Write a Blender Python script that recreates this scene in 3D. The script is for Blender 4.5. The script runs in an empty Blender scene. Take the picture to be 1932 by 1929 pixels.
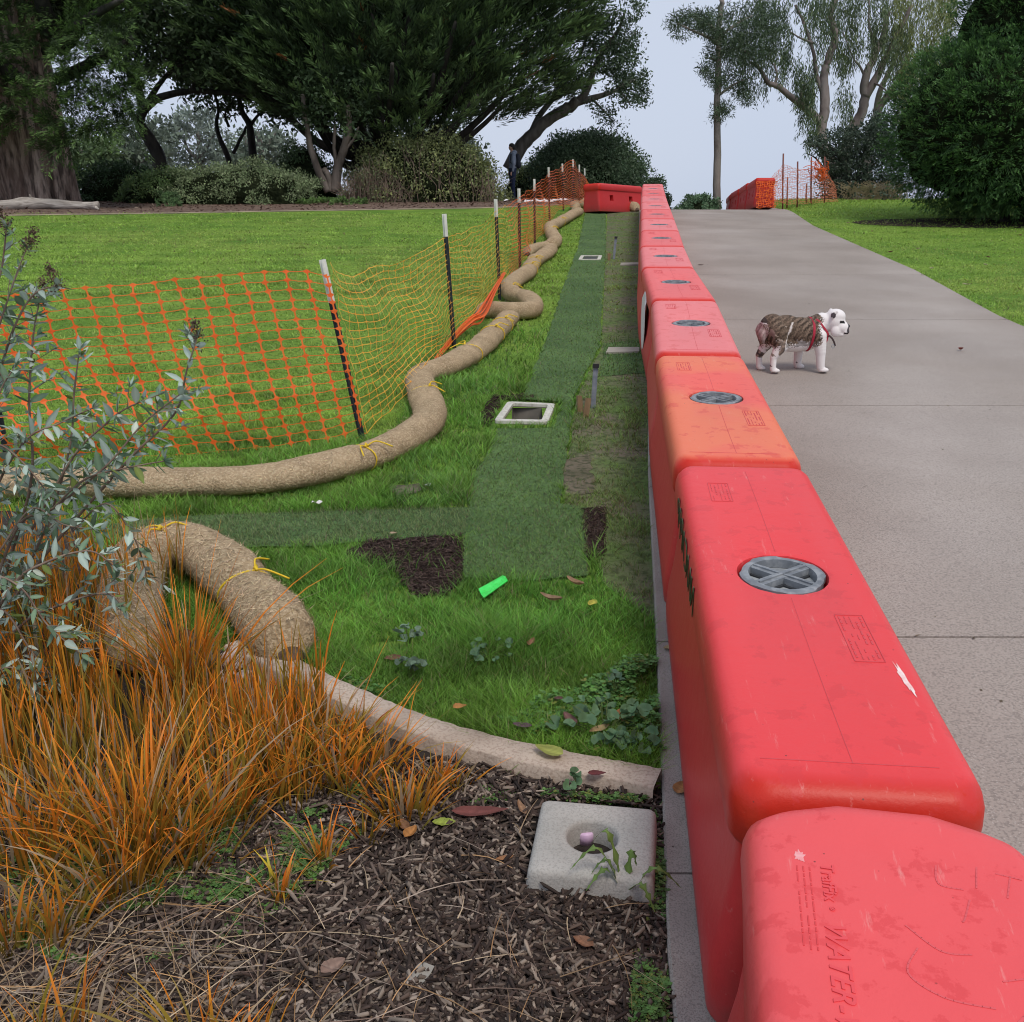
import bpy, bmesh, math, random
import numpy as np
from mathutils import Vector, Matrix
R = math.radians
rng = np.random.default_rng(7); random.seed(7)
scene = bpy.context.scene
COL = scene.collection

# ------------------------------------------------------------------ camera, light, sky
F = 1932.0; W0 = 1932.0; H0 = 1929.0; CX = 966.0; CY = 964.5
PITCH = math.atan((966 - 400) / F); SL = math.tan(math.atan((966 - 250) / F) - PITCH); ZC = 1.7174
cam_d = bpy.data.cameras.new('camera'); cam = bpy.data.objects.new('camera', cam_d); COL.objects.link(cam)
cam.location = (0, 0, ZC); cam.rotation_euler = (math.pi / 2 - PITCH, 0, 0)
cam_d.sensor_width = 36; cam_d.sensor_fit = 'HORIZONTAL'; cam_d.lens = 36 * F / W0
cam_d.clip_start = 0.05; cam_d.clip_end = 2000
scene.camera = cam
SUN_EL, SUN_AZ = R(58), R(150)
w = bpy.data.worlds.new('World'); scene.world = w; w.use_nodes = True
nt = w.node_tree; nt.nodes.clear()
sky = nt.nodes.new('ShaderNodeTexSky'); sky.sky_type = 'NISHITA'; sky.sun_disc = False
sky.sun_elevation = SUN_EL; sky.sun_rotation = SUN_AZ; sky.dust_density = 2.0
hs = nt.nodes.new('ShaderNodeHueSaturation'); hs.inputs['Saturation'].default_value = 0.35
mixw = nt.nodes.new('ShaderNodeMixRGB'); mixw.inputs[0].default_value = 0.86
mixw.inputs[2].default_value = (5.55, 6.35, 7.9, 1)          # even overcast cloud
tcw = nt.nodes.new('ShaderNodeTexCoord'); nzw = nt.nodes.new('ShaderNodeTexNoise'); nzw.inputs['Scale'].default_value = 1.6
nzw.inputs['Detail'].default_value = 3
rpw = nt.nodes.new('ShaderNodeValToRGB'); rpw.color_ramp.elements[0].color = (5.2, 6.1, 7.9, 1); rpw.color_ramp.elements[1].color = (6.4, 7.0, 8.3, 1)
rpw.color_ramp.elements[0].position = .3; rpw.color_ramp.elements[1].position = .7
bg = nt.nodes.new('ShaderNodeBackground'); bg.inputs['Strength'].default_value = 0.105
ow = nt.nodes.new('ShaderNodeOutputWorld')
nt.links.new(tcw.outputs['Generated'], nzw.inputs['Vector']); nt.links.new(nzw.outputs['Fac'], rpw.inputs['Fac'])
nt.links.new(rpw.outputs['Color'], mixw.inputs[2])
nt.links.new(sky.outputs['Color'], hs.inputs['Color']); nt.links.new(hs.outputs['Color'], mixw.inputs[1])
nt.links.new(mixw.outputs['Color'], bg.inputs['Color']); nt.links.new(bg.outputs['Background'], ow.inputs['Surface'])
sd = bpy.data.lights.new('sun', 'SUN'); sun = bpy.data.objects.new('sun', sd); COL.objects.link(sun)
sd.energy = 2.0; sd.angle = R(20); sd.color = (1.0, 0.94, 0.85)
sun.rotation_euler = (math.pi / 2 - SUN_EL, 0, R(25))
scene.view_settings.view_transform = 'Standard'; scene.view_settings.look = 'None'
scene.view_settings.exposure = 0.0; scene.view_settings.gamma = 1.0
scene.cycles.pixel_filter_type = 'BLACKMAN_HARRIS'; scene.cycles.filter_width = 1.05; scene.cycles.max_bounces = 6; scene.cycles.transparent_max_bounces = 6

# ------------------------------------------------------------------ terrain and pixel -> place helpers
def prof(y, pts):
    xs = [p[0] for p in pts]; zs = [p[1] for p in pts]
    return np.interp(y, xs, zs)
_ys = np.linspace(22, 200, 1781)
def _smooth(pts):
    z = prof(_ys, pts); k = 31; zz = np.concatenate([np.full(k, z[0]) - SL * .1 * np.arange(k, 0, -1), z, np.full(k, z[-1])])
    ker = np.ones(k) / k; zz = np.convolve(zz, ker, 'same')[k:-k]; return zz
_L = _smooth([(22, SL*22), (24.3, SL*24.3), (30, 1.96), (36, 2.13), (50, 2.3), (200, 2.3)])
_P = _smooth([(22, SL*22), (24.6, 1.735), (26, 1.75), (32, 1.45), (50, 0), (200, -16)])
_Rr = _smooth([(22, SL*22), (25, 1.76), (28, 2.0), (31, 2.05), (40, 1.6), (60, 0), (200, -16)])
def sst(a, b, x):
    t = np.clip((x - a) / (b - a), 0, 1); return t * t * (3 - 2 * t)
def zg(x, y):
    x = np.asarray(x, float); y = np.asarray(y, float)
    lin = SL * y
    l = np.interp(y, _ys, _L); p = np.interp(y, _ys, _P); r = np.interp(y, _ys, _Rr)
    a = sst(2.4, 3.4, x); b = sst(6.3, 7.6, x)
    far = l * (1 - a) + p * a; far = far * (1 - b) + r * b
    return np.where(y < 22, lin, far)
def ray(px, py):
    u = (px - CX) / F; v = (py - CY) / F
    return np.array([u, math.cos(PITCH) - v * math.sin(PITCH), -math.sin(PITCH) - v * math.cos(PITCH)])
def G(px, py, h=0.0):
    d = ray(px, py); t = (ZC - h) / (SL * d[1] - d[2]) if SL * d[1] - d[2] > 1e-6 else 1e9
    if t * d[1] < 22 and t > 0: return Vector((t * d[0], t * d[1], ZC + t * d[2]))
    y = 20.0
    while y < 80:
        k = y / d[1]; x = k * d[0]; z = ZC + k * d[2]
        if z <= zg(x, y) + h: break
        y += .05
    return Vector((x, y, float(zg(x, y)) + h))
def at(px, py, Y):
    d = ray(px, py); t = Y / d[1]; return Vector((t * d[0], Y, ZC + t * d[2]))
def Gn(px, py):      # vectorised, sloped plane only
    u = (px - CX) / F; v = (py - CY) / F
    dy = math.cos(PITCH) - v * math.sin(PITCH); dz = -math.sin(PITCH) - v * math.cos(PITCH)
    t = ZC / (SL * dy - dz); return t * u, t * dy
def onG(x, y, h=0.0): return Vector((x, y, float(zg(x, y)) + h))
def inpoly(x, y, poly):
    x = np.asarray(x); y = np.asarray(y); c = np.zeros(x.shape, bool); n = len(poly); j = n - 1
    for i in range(n):
        xi, yi = poly[i][0], poly[i][1]; xj, yj = poly[j][0], poly[j][1]
        if yi != yj:
            c ^= ((yi > y) != (yj > y)) & (x < (xj - xi) * (y - yi) / (yj - yi) + xi)
        j = i
    return c
def wpoly(pts): return [tuple(G(*p)[:2]) for p in pts]

# ------------------------------------------------------------------ materials
def M(name, c1, c2=None, scale=5.0, rough=.75, bump=0.0, bscale=40.0, c3=None, s3=200.0, f3=.5, attr=False, transl=0.0,
      detail=5.0, metal=0.0, spec=.35, lo=.35, hi=.65, stretch=None, bdist=.01, sheen=0):
    m = bpy.data.materials.new(name); m.use_nodes = True; n = m.node_tree; n.nodes.clear(); L = n.links.new
    out = n.nodes.new('ShaderNodeOutputMaterial'); b = n.nodes.new('ShaderNodeBsdfPrincipled')
    b.inputs['Roughness'].default_value = rough; b.inputs['Metallic'].default_value = metal
    b.inputs['Specular IOR Level'].default_value = spec
    tc = n.nodes.new('ShaderNodeTexCoord'); vec = tc.outputs['Object']
    if stretch:
        mp = n.nodes.new('ShaderNodeMapping'); mp.inputs['Scale'].default_value = stretch; L(vec, mp.inputs['Vector']); vec = mp.outputs['Vector']
    if attr:
        a = n.nodes.new('ShaderNodeAttribute'); a.attribute_name = 'Col'; col = a.outputs['Color']
    elif c2 is not None:
        nz = n.nodes.new('ShaderNodeTexNoise'); nz.inputs['Scale'].default_value = scale; nz.inputs['Detail'].default_value = detail
        L(vec, nz.inputs['Vector']); r = n.nodes.new('ShaderNodeValToRGB')
        r.color_ramp.elements[0].position = lo; r.color_ramp.elements[1].position = hi
        r.color_ramp.elements[0].color = (*c1, 1); r.color_ramp.elements[1].color = (*c2, 1)
        L(nz.outputs['Fac'], r.inputs['Fac']); col = r.outputs['Color']
    else:
        rg = n.nodes.new('ShaderNodeRGB'); rg.outputs[0].default_value = (*c1, 1); col = rg.outputs[0]
    if c3 is not None:
        n3 = n.nodes.new('ShaderNodeTexNoise'); n3.inputs['Scale'].default_value = s3; n3.inputs['Detail'].default_value = 3; L(vec, n3.inputs['Vector'])
        r3 = n.nodes.new('ShaderNodeValToRGB'); r3.color_ramp.elements[0].position = .48; r3.color_ramp.elements[1].position = .62
        r3.color_ramp.elements[0].color = (0, 0, 0, 1); r3.color_ramp.elements[1].color = (f3, f3, f3, 1)
        L(n3.outputs['Fac'], r3.inputs['Fac']); mx = n.nodes.new('ShaderNodeMixRGB'); L(r3.outputs['Color'], mx.inputs[0])
        L(col, mx.inputs[1]); mx.inputs[2].default_value = (*c3, 1); col = mx.outputs[0]
    L(col, b.inputs['Base Color'])
    if bump:
        nb = n.nodes.new('ShaderNodeTexNoise'); nb.inputs['Scale'].default_value = bscale; nb.inputs['Detail'].default_value = 6; L(vec, nb.inputs['Vector'])
        bp = n.nodes.new('ShaderNodeBump'); bp.inputs['Strength'].default_value = bump; bp.inputs['Distance'].default_value = bdist
        L(nb.outputs['Fac'], bp.inputs['Height']); L(bp.outputs['Normal'], b.inputs['Normal'])
    if transl:
        t = n.nodes.new('ShaderNodeBsdfTranslucent'); L(col, t.inputs['Color']); ms = n.nodes.new('ShaderNodeMixShader')
        ms.inputs[0].default_value = transl; L(b.outputs[0], ms.inputs[1]); L(t.outputs[0], ms.inputs[2]); L(ms.outputs[0], out.inputs['Surface'])
    else: L(b.outputs[0], out.inputs['Surface'])
    m['_c'] = 1
    return m
leafm = M('leaf', (0, 0, 0), attr=True, rough=.55, transl=.22, spec=.3)
bladem = M('grass_blade', (0, 0, 0), attr=True, rough=.5, transl=.3, spec=.35)
attrm = M('dyed', (0, 0, 0), attr=True, rough=.8, spec=.2)
bark_grey = M('bark_grey', (.10, .085, .075), (.22, .20, .18), scale=6, stretch=(1, 1, .25), bump=.8, bscale=14, bdist=.04)
bark_dark = M('bark_dark', (.018, .016, .014), (.05, .043, .036), scale=6, stretch=(1, 1, .3), bump=.7, bscale=12, bdist=.03)
bark_fluted = M('bark_fluted', (.19, .125, .10), (.50, .38, .32), scale=4.5, stretch=(1.6, 1.6, .35), bump=1, bscale=14, bdist=.07, c3=(.045, .03, .025), s3=5, f3=.8)
bark_red = M('bark_red', (.07, .055, .045), (.19, .155, .13), scale=4, stretch=(1, 1, .3), bump=.4, bscale=14, bdist=.02)

# ------------------------------------------------------------------ object helpers
def tag(o, label=None, cat=None, group=None, kind=None):
    if label: o['label'] = label
    if cat: o['category'] = cat
    if group: o['group'] = group
    if kind: o['kind'] = kind
    return o
def empty(name, loc, label, cat, group=None, rz=0):
    o = bpy.data.objects.new(name, None); COL.objects.link(o); o.location = loc; o.rotation_euler = (0, 0, rz)
    o.empty_display_size = .1
    return tag(o, label, cat, group)
def link(name, me, mats, parent=None, world=True):
    o = bpy.data.objects.new(name, me); COL.objects.link(o)
    for m in (mats if isinstance(mats, (list, tuple)) else [mats]): me.materials.append(m)
    if parent is not None:
        o.parent = parent
        if world:   # verts given in world coords: bring them to the parent's frame
            pm = wm(parent); me.transform(pm.inverted())
    return o
def wm(o):
    m = Matrix.LocRotScale(o.location, o.rotation_euler, o.scale)
    return (wm(o.parent) @ m) if o.parent else m
def np_mesh(name, V, Fq, mats, parent=None, col=None, smooth=False, world=True, midx=None):
    V = np.asarray(V, np.float32).reshape(-1, 3); Fq = np.asarray(Fq, np.int32); k = Fq.shape[1]
    me = bpy.data.meshes.new(name); me.vertices.add(len(V)); me.vertices.foreach_set('co', V.ravel())
    me.loops.add(Fq.size); me.loops.foreach_set('vertex_index', Fq.ravel()); me.polygons.add(len(Fq))
    me.polygons.foreach_set('loop_start', np.arange(0, Fq.size, k, dtype=np.int32))
    try: me.polygons.foreach_set('loop_total', np.full(len(Fq), k, np.int32))
    except Exception: pass
    if smooth: me.polygons.foreach_set('use_smooth', np.ones(len(Fq), bool))
    if midx is not None: me.polygons.foreach_set('material_index', np.asarray(midx, np.int32))
    me.update(calc_edges=True)
    if col is not None:
        a = me.color_attributes.new('Col', 'FLOAT_COLOR', 'POINT'); c = np.ones((len(V), 4), np.float32); c[:, :3] = col
        a.data.foreach_set('color', c.ravel())
    return link(name, me, mats, parent, world)
def bm_obj(name, bm, mats, parent=None, world=True, smooth=False):
    me = bpy.data.meshes.new(name); bmesh.ops.recalc_face_normals(bm, faces=bm.faces[:])
    bm.to_mesh(me); bm.free()
    if smooth: me.polygons.foreach_set('use_smooth', np.ones(len(me.polygons), bool))
    return link(name, me, mats, parent, world)
def pydata(name, vs, fs, mats, parent=None, world=True, smooth=False):
    me = bpy.data.meshes.new(name); me.from_pydata([tuple(v) for v in vs], [], fs); me.update()
    if smooth: me.polygons.foreach_set('use_smooth', np.ones(len(me.polygons), bool))
    return link(name, me, mats, parent, world)
def crom(P, n=6, closed=False):
    P = [np.array(p, float) for p in P]; out = []
    m = len(P)
    for i in range(m - 1):
        p0 = P[max(i - 1, 0)]; p1 = P[i]; p2 = P[i + 1]; p3 = P[min(i + 2, m - 1)]
        for k in range(n):
            t = k / n
            out.append(.5 * ((2 * p1) + (-p0 + p2) * t + (2 * p0 - 5 * p1 + 4 * p2 - p3) * t * t + (-p0 + 3 * p1 - 3 * p2 + p3) * t ** 3))
    out.append(P[-1]); return np.array(out)
class TB:   # tubes collected in one mesh
    def __init__(s): s.V = []; s.Fc = []; s.n = 0
    def tube(s, pts, rad, sides=8, cap=True, flat=1.0, noise=0.0, upref=None):
        pts = np.asarray(pts, float); m = len(pts); rad = np.broadcast_to(np.asarray(rad, float), (m,)) if np.ndim(rad) == 0 else np.interp(np.linspace(0, 1, m), np.linspace(0, 1, len(rad)), rad)
        T = np.gradient(pts, axis=0); T /= np.maximum(np.linalg.norm(T, axis=1)[:, None], 1e-9)
        up = np.array(upref if upref is not None else (0.13, .07, 1.0)); rings = []
        for i in range(m):
            a = np.cross(T[i], up)
            if np.linalg.norm(a) < .15: a = np.cross(T[i], np.array([0, 1., .1]))
            a /= np.linalg.norm(a); b = np.cross(a, T[i])
            th = np.arange(sides) / sides * 2 * math.pi
            rr = rad[i] * (1 + noise * np.sin(3 * th + i * .9) * rng.uniform(.3, 1))
            rings.append(pts[i] + np.outer(np.cos(th) * rr, a) + np.outer(np.sin(th) * rr * flat, b))
        V = np.concatenate(rings); base = s.n; q = []
        for i in range(m - 1):
            for j in range(sides):
                k = (j + 1) % sides
                q.append((base + i * sides + j, base + i * sides + k, base + (i + 1) * sides + k, base + (i + 1) * sides + j))
        s.V.append(V); s.Fc += q; s.n += len(V)
        if cap:
            s.Fc.append(tuple(base + j for j in range(sides))[::-1]); s.Fc.append(tuple(base + (m - 1) * sides + j for j in range(sides)))
        return s
    def box(s, c, size, M3=None):
        c = np.array(c, float); h = np.array(size) / 2; b = s.n
        v = np.array([[x, y, z] for z in (-1, 1) for y in (-1, 1) for x in (-1, 1)], float) * h
        if M3 is not None: v = v @ np.array(M3).T
        s.V.append(v + c); s.n += 8
        s.Fc += [(b, b+2, b+3, b+1), (b+4, b+5, b+7, b+6), (b, b+1, b+5, b+4), (b+2, b+6, b+7, b+3), (b, b+4, b+6, b+2), (b+1, b+3, b+7, b+5)]
        return s
    def obj(s, name, mats, parent=None, smooth=True, world=True):
        return pydata(name, np.concatenate(s.V), s.Fc, mats, parent, world, smooth)
def unit(v): v = np.asarray(v, float); return v / np.maximum(np.linalg.norm(v, axis=-1, keepdims=True), 1e-9)
def rdir(n, up=0.0):
    v = rng.normal(size=(n, 3)); v[:, 2] += up; return unit(v)
def leaves_mesh(P, D, Lg, Wd, Cc, name, parent=None, N=None, mat=None, curl=0.0):
    """diamond leaves: base P, direction D, length, width, colour"""
    n = len(P); Lg = np.broadcast_to(Lg, (n,)); Wd = np.broadcast_to(Wd, (n,))
    if N is None: N = rdir(n, .6)
    S = unit(np.cross(D, N)); U = unit(np.cross(S, D))
    tip = P + D * Lg[:, None]; mid = P + D * (Lg * .45)[:, None] + U * (Lg * curl)[:, None]
    V = np.stack([P, mid + S * (Wd / 2)[:, None], tip, mid - S * (Wd / 2)[:, None]], 1)
    Fq = np.arange(n * 4).reshape(n, 4); c = np.repeat(Cc, 4, axis=0)
    return np_mesh(name, V, Fq, mat or leafm, parent, c)
def blades_mesh(P, D, Hh, Wd, Cb, Ct, name, parent=None, bend=.5, lv=3, mat=None, droop=None):
    """blades: base P, horizontal lean D, height, width, colour base and tip"""
    n = len(P); lev = np.linspace(0, 1, lv); az = rng.uniform(0, 2 * math.pi, n)
    S = np.stack([np.cos(az), np.sin(az), np.zeros(n)], 1); V = np.zeros((n, lv, 2, 3)); C = np.zeros((n, lv, 2, 3))
    dr = np.zeros(n) if droop is None else droop
    for i, t in enumerate(lev):
        c = P + D * (Hh * (t * .35 + bend * t * t))[:, None]; c[:, 2] += Hh * (t - dr * t * t * t)
        wd = Wd * (1 - t ** 1.6 * .93) * (.75 + .25 * min(1, t * 4))
        V[:, i, 0] = c - S * (wd / 2)[:, None]; V[:, i, 1] = c + S * (wd / 2)[:, None]
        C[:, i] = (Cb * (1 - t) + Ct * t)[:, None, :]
    idx = np.arange(n * lv * 2).reshape(n, lv, 2)
    q = np.stack([idx[:, :-1, 0], idx[:, :-1, 1], idx[:, 1:, 1], idx[:, 1:, 0]], -1).reshape(-1, 4)
    return np_mesh(name, V, q, mat or bladem, parent, C.reshape(-1, 3))
def cvar(n, c, v=.25, hue=.08):
    c = np.asarray(c, float); k = rng.uniform(1 - v, 1 + v, (n, 1)); return np.clip(c * k * rng.uniform(1 - hue, 1 + hue, (n, 3)), 0, 1)

# ------------------------------------------------------------------ ground sheets
BED = [(1247, 1497), (1160, 1497), (1080, 1488), (960, 1468), (860, 1432), (700, 1362), (560, 1290), (420, 1225), (250, 1130), (190, 1060), (150, 990), (20, 965), (-300, 975), (-900, 1100), (-1500, 2300), (1275, 2300)]
SOD_A = [(1104, 403), (1143, 403), (1143, 470), (1138, 560), (1132, 655), (1083, 750), (1070, 850), (1056, 955), (1102, 962), (1112, 1092), (1000, 1100), (872, 1096), (884, 985), (893, 900), (935, 835), (940, 812), (1043, 812), (1058, 762), (985, 757), (988, 745), (1030, 645), (1062, 545), (1090, 470)]
SOD_B = [(190, 995), (330, 978), (500, 972), (650, 966), (800, 962), (888, 960), (880, 1012), (740, 1022), (600, 1034), (440, 1038), (330, 1036), (220, 1030)]
SOD_C = [(1140, 650), (1222, 640), (1224, 705), (1130, 712)]
SOIL = [[(690, 1024), (876, 1012), (873, 1092), (840, 1130), (780, 1128), (745, 1080), (650, 1050)], [(1098, 965), (1142, 962), (1138, 1050), (1108, 1060)],
        [(912, 778), (930, 750), (1010, 746), (1012, 756), (950, 757), (922, 806), (914, 800)], [(1060, 870), (1110, 860), (1120, 930), (1062, 940)], [(740, 920), (800, 912), (790, 935), (745, 940)]]
PATHL = [(1.0, -4), (.43, -2), (.43, 1.0)]
bandL = [(G(1262, 1929)), G(1255, 1740), G(1247, 1500), G(1240, 1300), G(1234, 1150), G(1222, 900), G(1222, 700), G(1205, 560), G(1205, 450), G(1206, 400)]
bx = [p.x for p in bandL]; by = [p.y for p in bandL]
bx = [bx[0]] + bx; by = [-5.0] + by
def xl(y): return np.interp(y, by, bx)          # left edge of the concrete band
s98 = .9893
pr_px = [(1473, 396), (1551, 433), (1648, 476), (1746, 519), (1823, 562), (1901, 605), (1953, 628)]
prw = [G(a * s98, b * s98) for a, b in pr_px][::-1]
rx = [5.2, 4.95] + [p.x for p in prw] + [6.6]; ry = [-5, 5.0] + [p.y for p in prw] + [36]
def xr(y): return np.interp(y, ry, rx)
ground_mat = M('lawn_ground', (.11, .21, .03), (.20, .30, .05), scale=1.1, c3=(.06, .12, .02), s3=26, f3=.75, bump=.7, bscale=60, rough=.95, bdist=.02, spec=.1)
bed_mat = M('mulch_ground', (.016, .012, .010), (.045, .034, .028), scale=35, bump=1, bscale=70, rough=.95, bdist=.02)
farmulch_mat = M('bark_mulch', (.15, .095, .07), (.24, .165, .125), scale=3, c3=(.055, .034, .026), s3=22, f3=.8, bump=.8, bscale=30, rough=.95, bdist=.04)
path_mat = M('path_concrete', (.335, .29, .258), (.405, .355, .318), scale=1.0, c3=(.20, .175, .16), s3=110, f3=.6, bump=.25, bscale=240, rough=.92, bdist=.004, spec=.2)
def _speckle(m):
    n = m.node_tree; b = [x for x in n.nodes if x.type == 'BSDF_PRINCIPLED'][0]; src = b.inputs['Base Color'].links[0].from_socket
    tc = [x for x in n.nodes if x.type == 'TEX_COORD'][0]
    v = n.nodes.new('ShaderNodeTexVoronoi'); v.inputs['Scale'].default_value = 95; n.links.new(tc.outputs['Object'], v.inputs['Vector'])
    r = n.nodes.new('ShaderNodeValToRGB'); r.color_ramp.elements[0].position = .1; r.color_ramp.elements[0].color = (.5, .5, .5, 1)
    r.color_ramp.elements[1].position = .26; r.color_ramp.elements[1].color = (0, 0, 0, 1); n.links.new(v.outputs['Distance'], r.inputs['Fac'])
    mx = n.nodes.new('ShaderNodeMixRGB'); n.links.new(r.outputs['Color'], mx.inputs[0]); n.links.new(src, mx.inputs[1]); mx.inputs[2].default_value = (.62, .58, .54, 1)
    n2 = n.nodes.new('ShaderNodeTexNoise'); n2.inputs['Scale'].default_value = .55; n2.inputs['Detail'].default_value = 6; n.links.new(tc.outputs['Object'], n2.inputs['Vector'])
    r2 = n.nodes.new('ShaderNodeValToRGB'); r2.color_ramp.elements[0].position = .42; r2.color_ramp.elements[0].color = (.86, .84, .82, 1)
    r2.color_ramp.elements[1].position = .66; r2.color_ramp.elements[1].color = (1, 1, 1, 1); n.links.new(n2.outputs['Fac'], r2.inputs['Fac'])
    m2 = n.nodes.new('ShaderNodeMixRGB'); m2.blend_type = 'MULTIPLY'; m2.inputs[0].default_value = 1; n.links.new(mx.outputs[0], m2.inputs[1]); n.links.new(r2.outputs['Color'], m2.inputs[2])
    n.links.new(m2.outputs[0], b.inputs['Base Color'])
_speckle(path_mat)
band_mat = M('band_concrete', (.28, .245, .215), (.36, .32, .285), scale=4, c3=(.16, .14, .125), s3=240, f3=.6, bump=.4, bscale=250, rough=.95, bdist=.004)
sod_mat = M('sod_base', (.06, .12, .035), (.10, .18, .055), scale=2, c3=(.03, .05, .018), s3=60, f3=.8, bump=.6, bscale=120, rough=.95)
soil_mat = M('soil', (.022, .014, .012), (.055, .038, .032), scale=14, bump=1, bscale=60, rough=1, bdist=.03, spec=.1)
patch_mat = M('bare_soil', (.17, .14, .10), (.10, .09, .055), scale=5, c3=(.04, .05, .02), s3=30, f3=.8, bump=.8, bscale=50, rough=1, bdist=.02)

def grid_sheet(name, xs, ys, mat, h=0.0, keep=None, xf=None):
    X, Y = np.meshgrid(xs, ys); 
    if xf is not None: X = xf(X, Y)
    Z = zg(X, Y) + h; V = np.stack([X, Y, Z], -1).reshape(-1, 3); nx = len(xs); ny = len(ys)
    i = np.arange(nx * ny).reshape(ny, nx); q = np.stack([i[:-1, :-1], i[:-1, 1:], i[1:, 1:], i[1:, :-1]], -1).reshape(-1, 4)
    if keep is not None:
        c = V[q].mean(1); q = q[keep(c[:, 0], c[:, 1])]
    o = np_mesh(name, V, q, mat, smooth=True); return tag(o, kind='structure')
ysG = np.concatenate([np.linspace(-8, 20, 30), np.linspace(20.5, 60, 80), np.linspace(62, 200, 40)])
UBQ = [(932, 801), (1034, 803), (1048, 768), (958, 764)]; _u = [G(*p) for p in UBQ]      # opening for the utility box
ux0 = max(_u[0].x, _u[3].x) + .028; ux1 = min(_u[1].x, _u[2].x) - .028; uy0 = max(_u[0].y, _u[1].y) + .028; uy1 = min(_u[2].y, _u[3].y) - .028
xsG = np.sort(np.concatenate([np.linspace(-110, -12, 30), np.linspace(-11, 14, 60), np.linspace(15, 110, 30), [ux0, ux1]])); ysG = np.sort(np.concatenate([ysG, [uy0, uy1]]))
grid_sheet('ground', xsG, ysG, ground_mat, keep=lambda x, y: ~((x > ux0) & (x < ux1) & (y > uy0) & (y < uy1)))
def flat_poly(name, poly, h, mat, dens=6, jit=.012):
    """densified polygon laid on the slope"""
    pts = []
    for i in range(len(poly)):
        a = Vector(poly[i][:2]); b = Vector(poly[(i + 1) % len(poly)][:2]); n = max(1, int((b - a).length / (.12 if jit < .02 else .06))) if (b - a).length < 8 else 1
        for k in range(n):
            p = a.lerp(b, k / n); j = jit if n > 1 else 0; pts.append((p.x + random.uniform(-j, j), p.y + random.uniform(-j, j)))
    me = bpy.data.meshes.new(name); me.from_pydata([(x, y, SL * y + h) for x, y in pts], [], [tuple(range(len(pts)))]); me.update()
    if me.polygons[0].normal.z < 0: me.flip_normals()
    o = link(name, me, mat); return tag(o, kind='structure')
BEDw = wpoly(BED); flat_poly('planting_bed', BEDw, .004, bed_mat)
SODw = [wpoly(p) for p in (SOD_A, SOD_B, SOD_C)]
flat_poly('sod_strip', SODw[0], .014, sod_mat); flat_poly('sod_strip', SODw[1], .010, sod_mat); flat_poly('sod_strip', SODw[2], .008, sod_mat)
SOILw = [wpoly(p) for p in SOIL]
for i, p in enumerate(SOILw): flat_poly('bare_soil_patch', p, .006 + .0005 * i, soil_mat if i < 3 else patch_mat, jit=.026)
patchy_mat = M('worn_lawn_soil', (.15, .13, .09), (.10, .17, .04), scale=3.5, c3=(.05, .07, .022), s3=26, f3=.8, bump=.8, bscale=50, rough=1, bdist=.02)
PATCHY_PX = [(1145, 400), (1206, 400), (1206, 560), (1222, 700), (1224, 900), (1236, 1100), (1236, 1180), (1140, 1100), (1112, 1000), (1065, 955), (1075, 840), (1090, 750), (1135, 655)]
flat_poly('worn_lawn', wpoly(PATCHY_PX), .0045, patchy_mat)
# path slabs with open joints, following the crest
jy = [-6.5, -3.2, .09, 3.38, 6.67, 9.93, 13.2, 16.5, 19.8, 23.1, 26.4, 29.7, 33, 36]
Vp = []; Fp = []
for a, b in zip(jy[:-1], jy[1:]):
    yy = np.linspace(a + .006, b - .006, 14); b0 = len(Vp)
    for y in yy:
        for t in np.linspace(0, 1, 12):
            x = (xl(y) + .17) * (1 - t) + xr(y) * t; Vp.append((x, y, float(zg(x, y)) + .022))
    for i in range(13):
        for j in range(11): k = b0 + i * 12 + j; Fp.append((k, k + 1, k + 13, k + 12))
    e = len(Vp)      # skirts down to the ground at both ends and the right edge
    for (ring) in ([b0 + j for j in range(12)], [b0 + 13 * 12 + j for j in range(11, -1, -1)], [b0 + i * 12 + 11 for i in range(14)]):
        s0 = len(Vp)
        for k in ring: Vp.append((Vp[k][0], Vp[k][1], Vp[k][2] - .03))
        for i in range(len(ring) - 1): Fp.append((ring[i], s0 + i, s0 + i + 1, ring[i + 1]))
tag(pydata('path', Vp, Fp, path_mat), kind='structure')
# joint bottoms
Vj = []; Fj = []
for y in jy[1:-1]:
    k = len(Vj)
    for (x, yy) in ((xl(y) + .17, y - .01), (xr(y), y - .01), (xr(y), y + .01), (xl(y) + .17, y + .01)): Vj.append((x, yy, float(zg(x, yy)) + .010))
    Fj.append((k, k + 1, k + 2, k + 3))
tag(pydata('path_joint', Vj, Fj, M('joint_dirt', (.10, .085, .07))), kind='structure')
# concrete band at the left of the path, slabs with joints
Vb = []; Fb = []; bj = [-5, 0.4, G(1280, 1668).y, G(1240, 1226).y, 5.0, 6.9, 8.6, 10.4, 12.2, 14, 15.8, 17.6, 19.4, 21.2, 23, 24.6]
for a, b in zip(bj[:-1], bj[1:]):
    yy = np.linspace(a + .004, b - .004, 8); k0 = len(Vb)
    for y in yy:
        X = float(xl(y)); z = float(zg(X, y))
        for (dx, dz) in ((0, 0), (.002, .024), (.008, .03), (.16, .03)): Vb.append((X + dx, y, z + dz))
    for i in range(7):
        for j in range(3): k = k0 + i * 4 + j; Fb.append((k, k + 1, k + 5, k + 4))
    Fb.append((k0, k0 + 1, k0 + 2, k0 + 3)); k = k0 + 28; Fb.append((k + 3, k + 2, k + 1, k))
    # small drop to the path level
tag(pydata('path_edge', Vb, Fb, band_mat), kind='structure')
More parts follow.
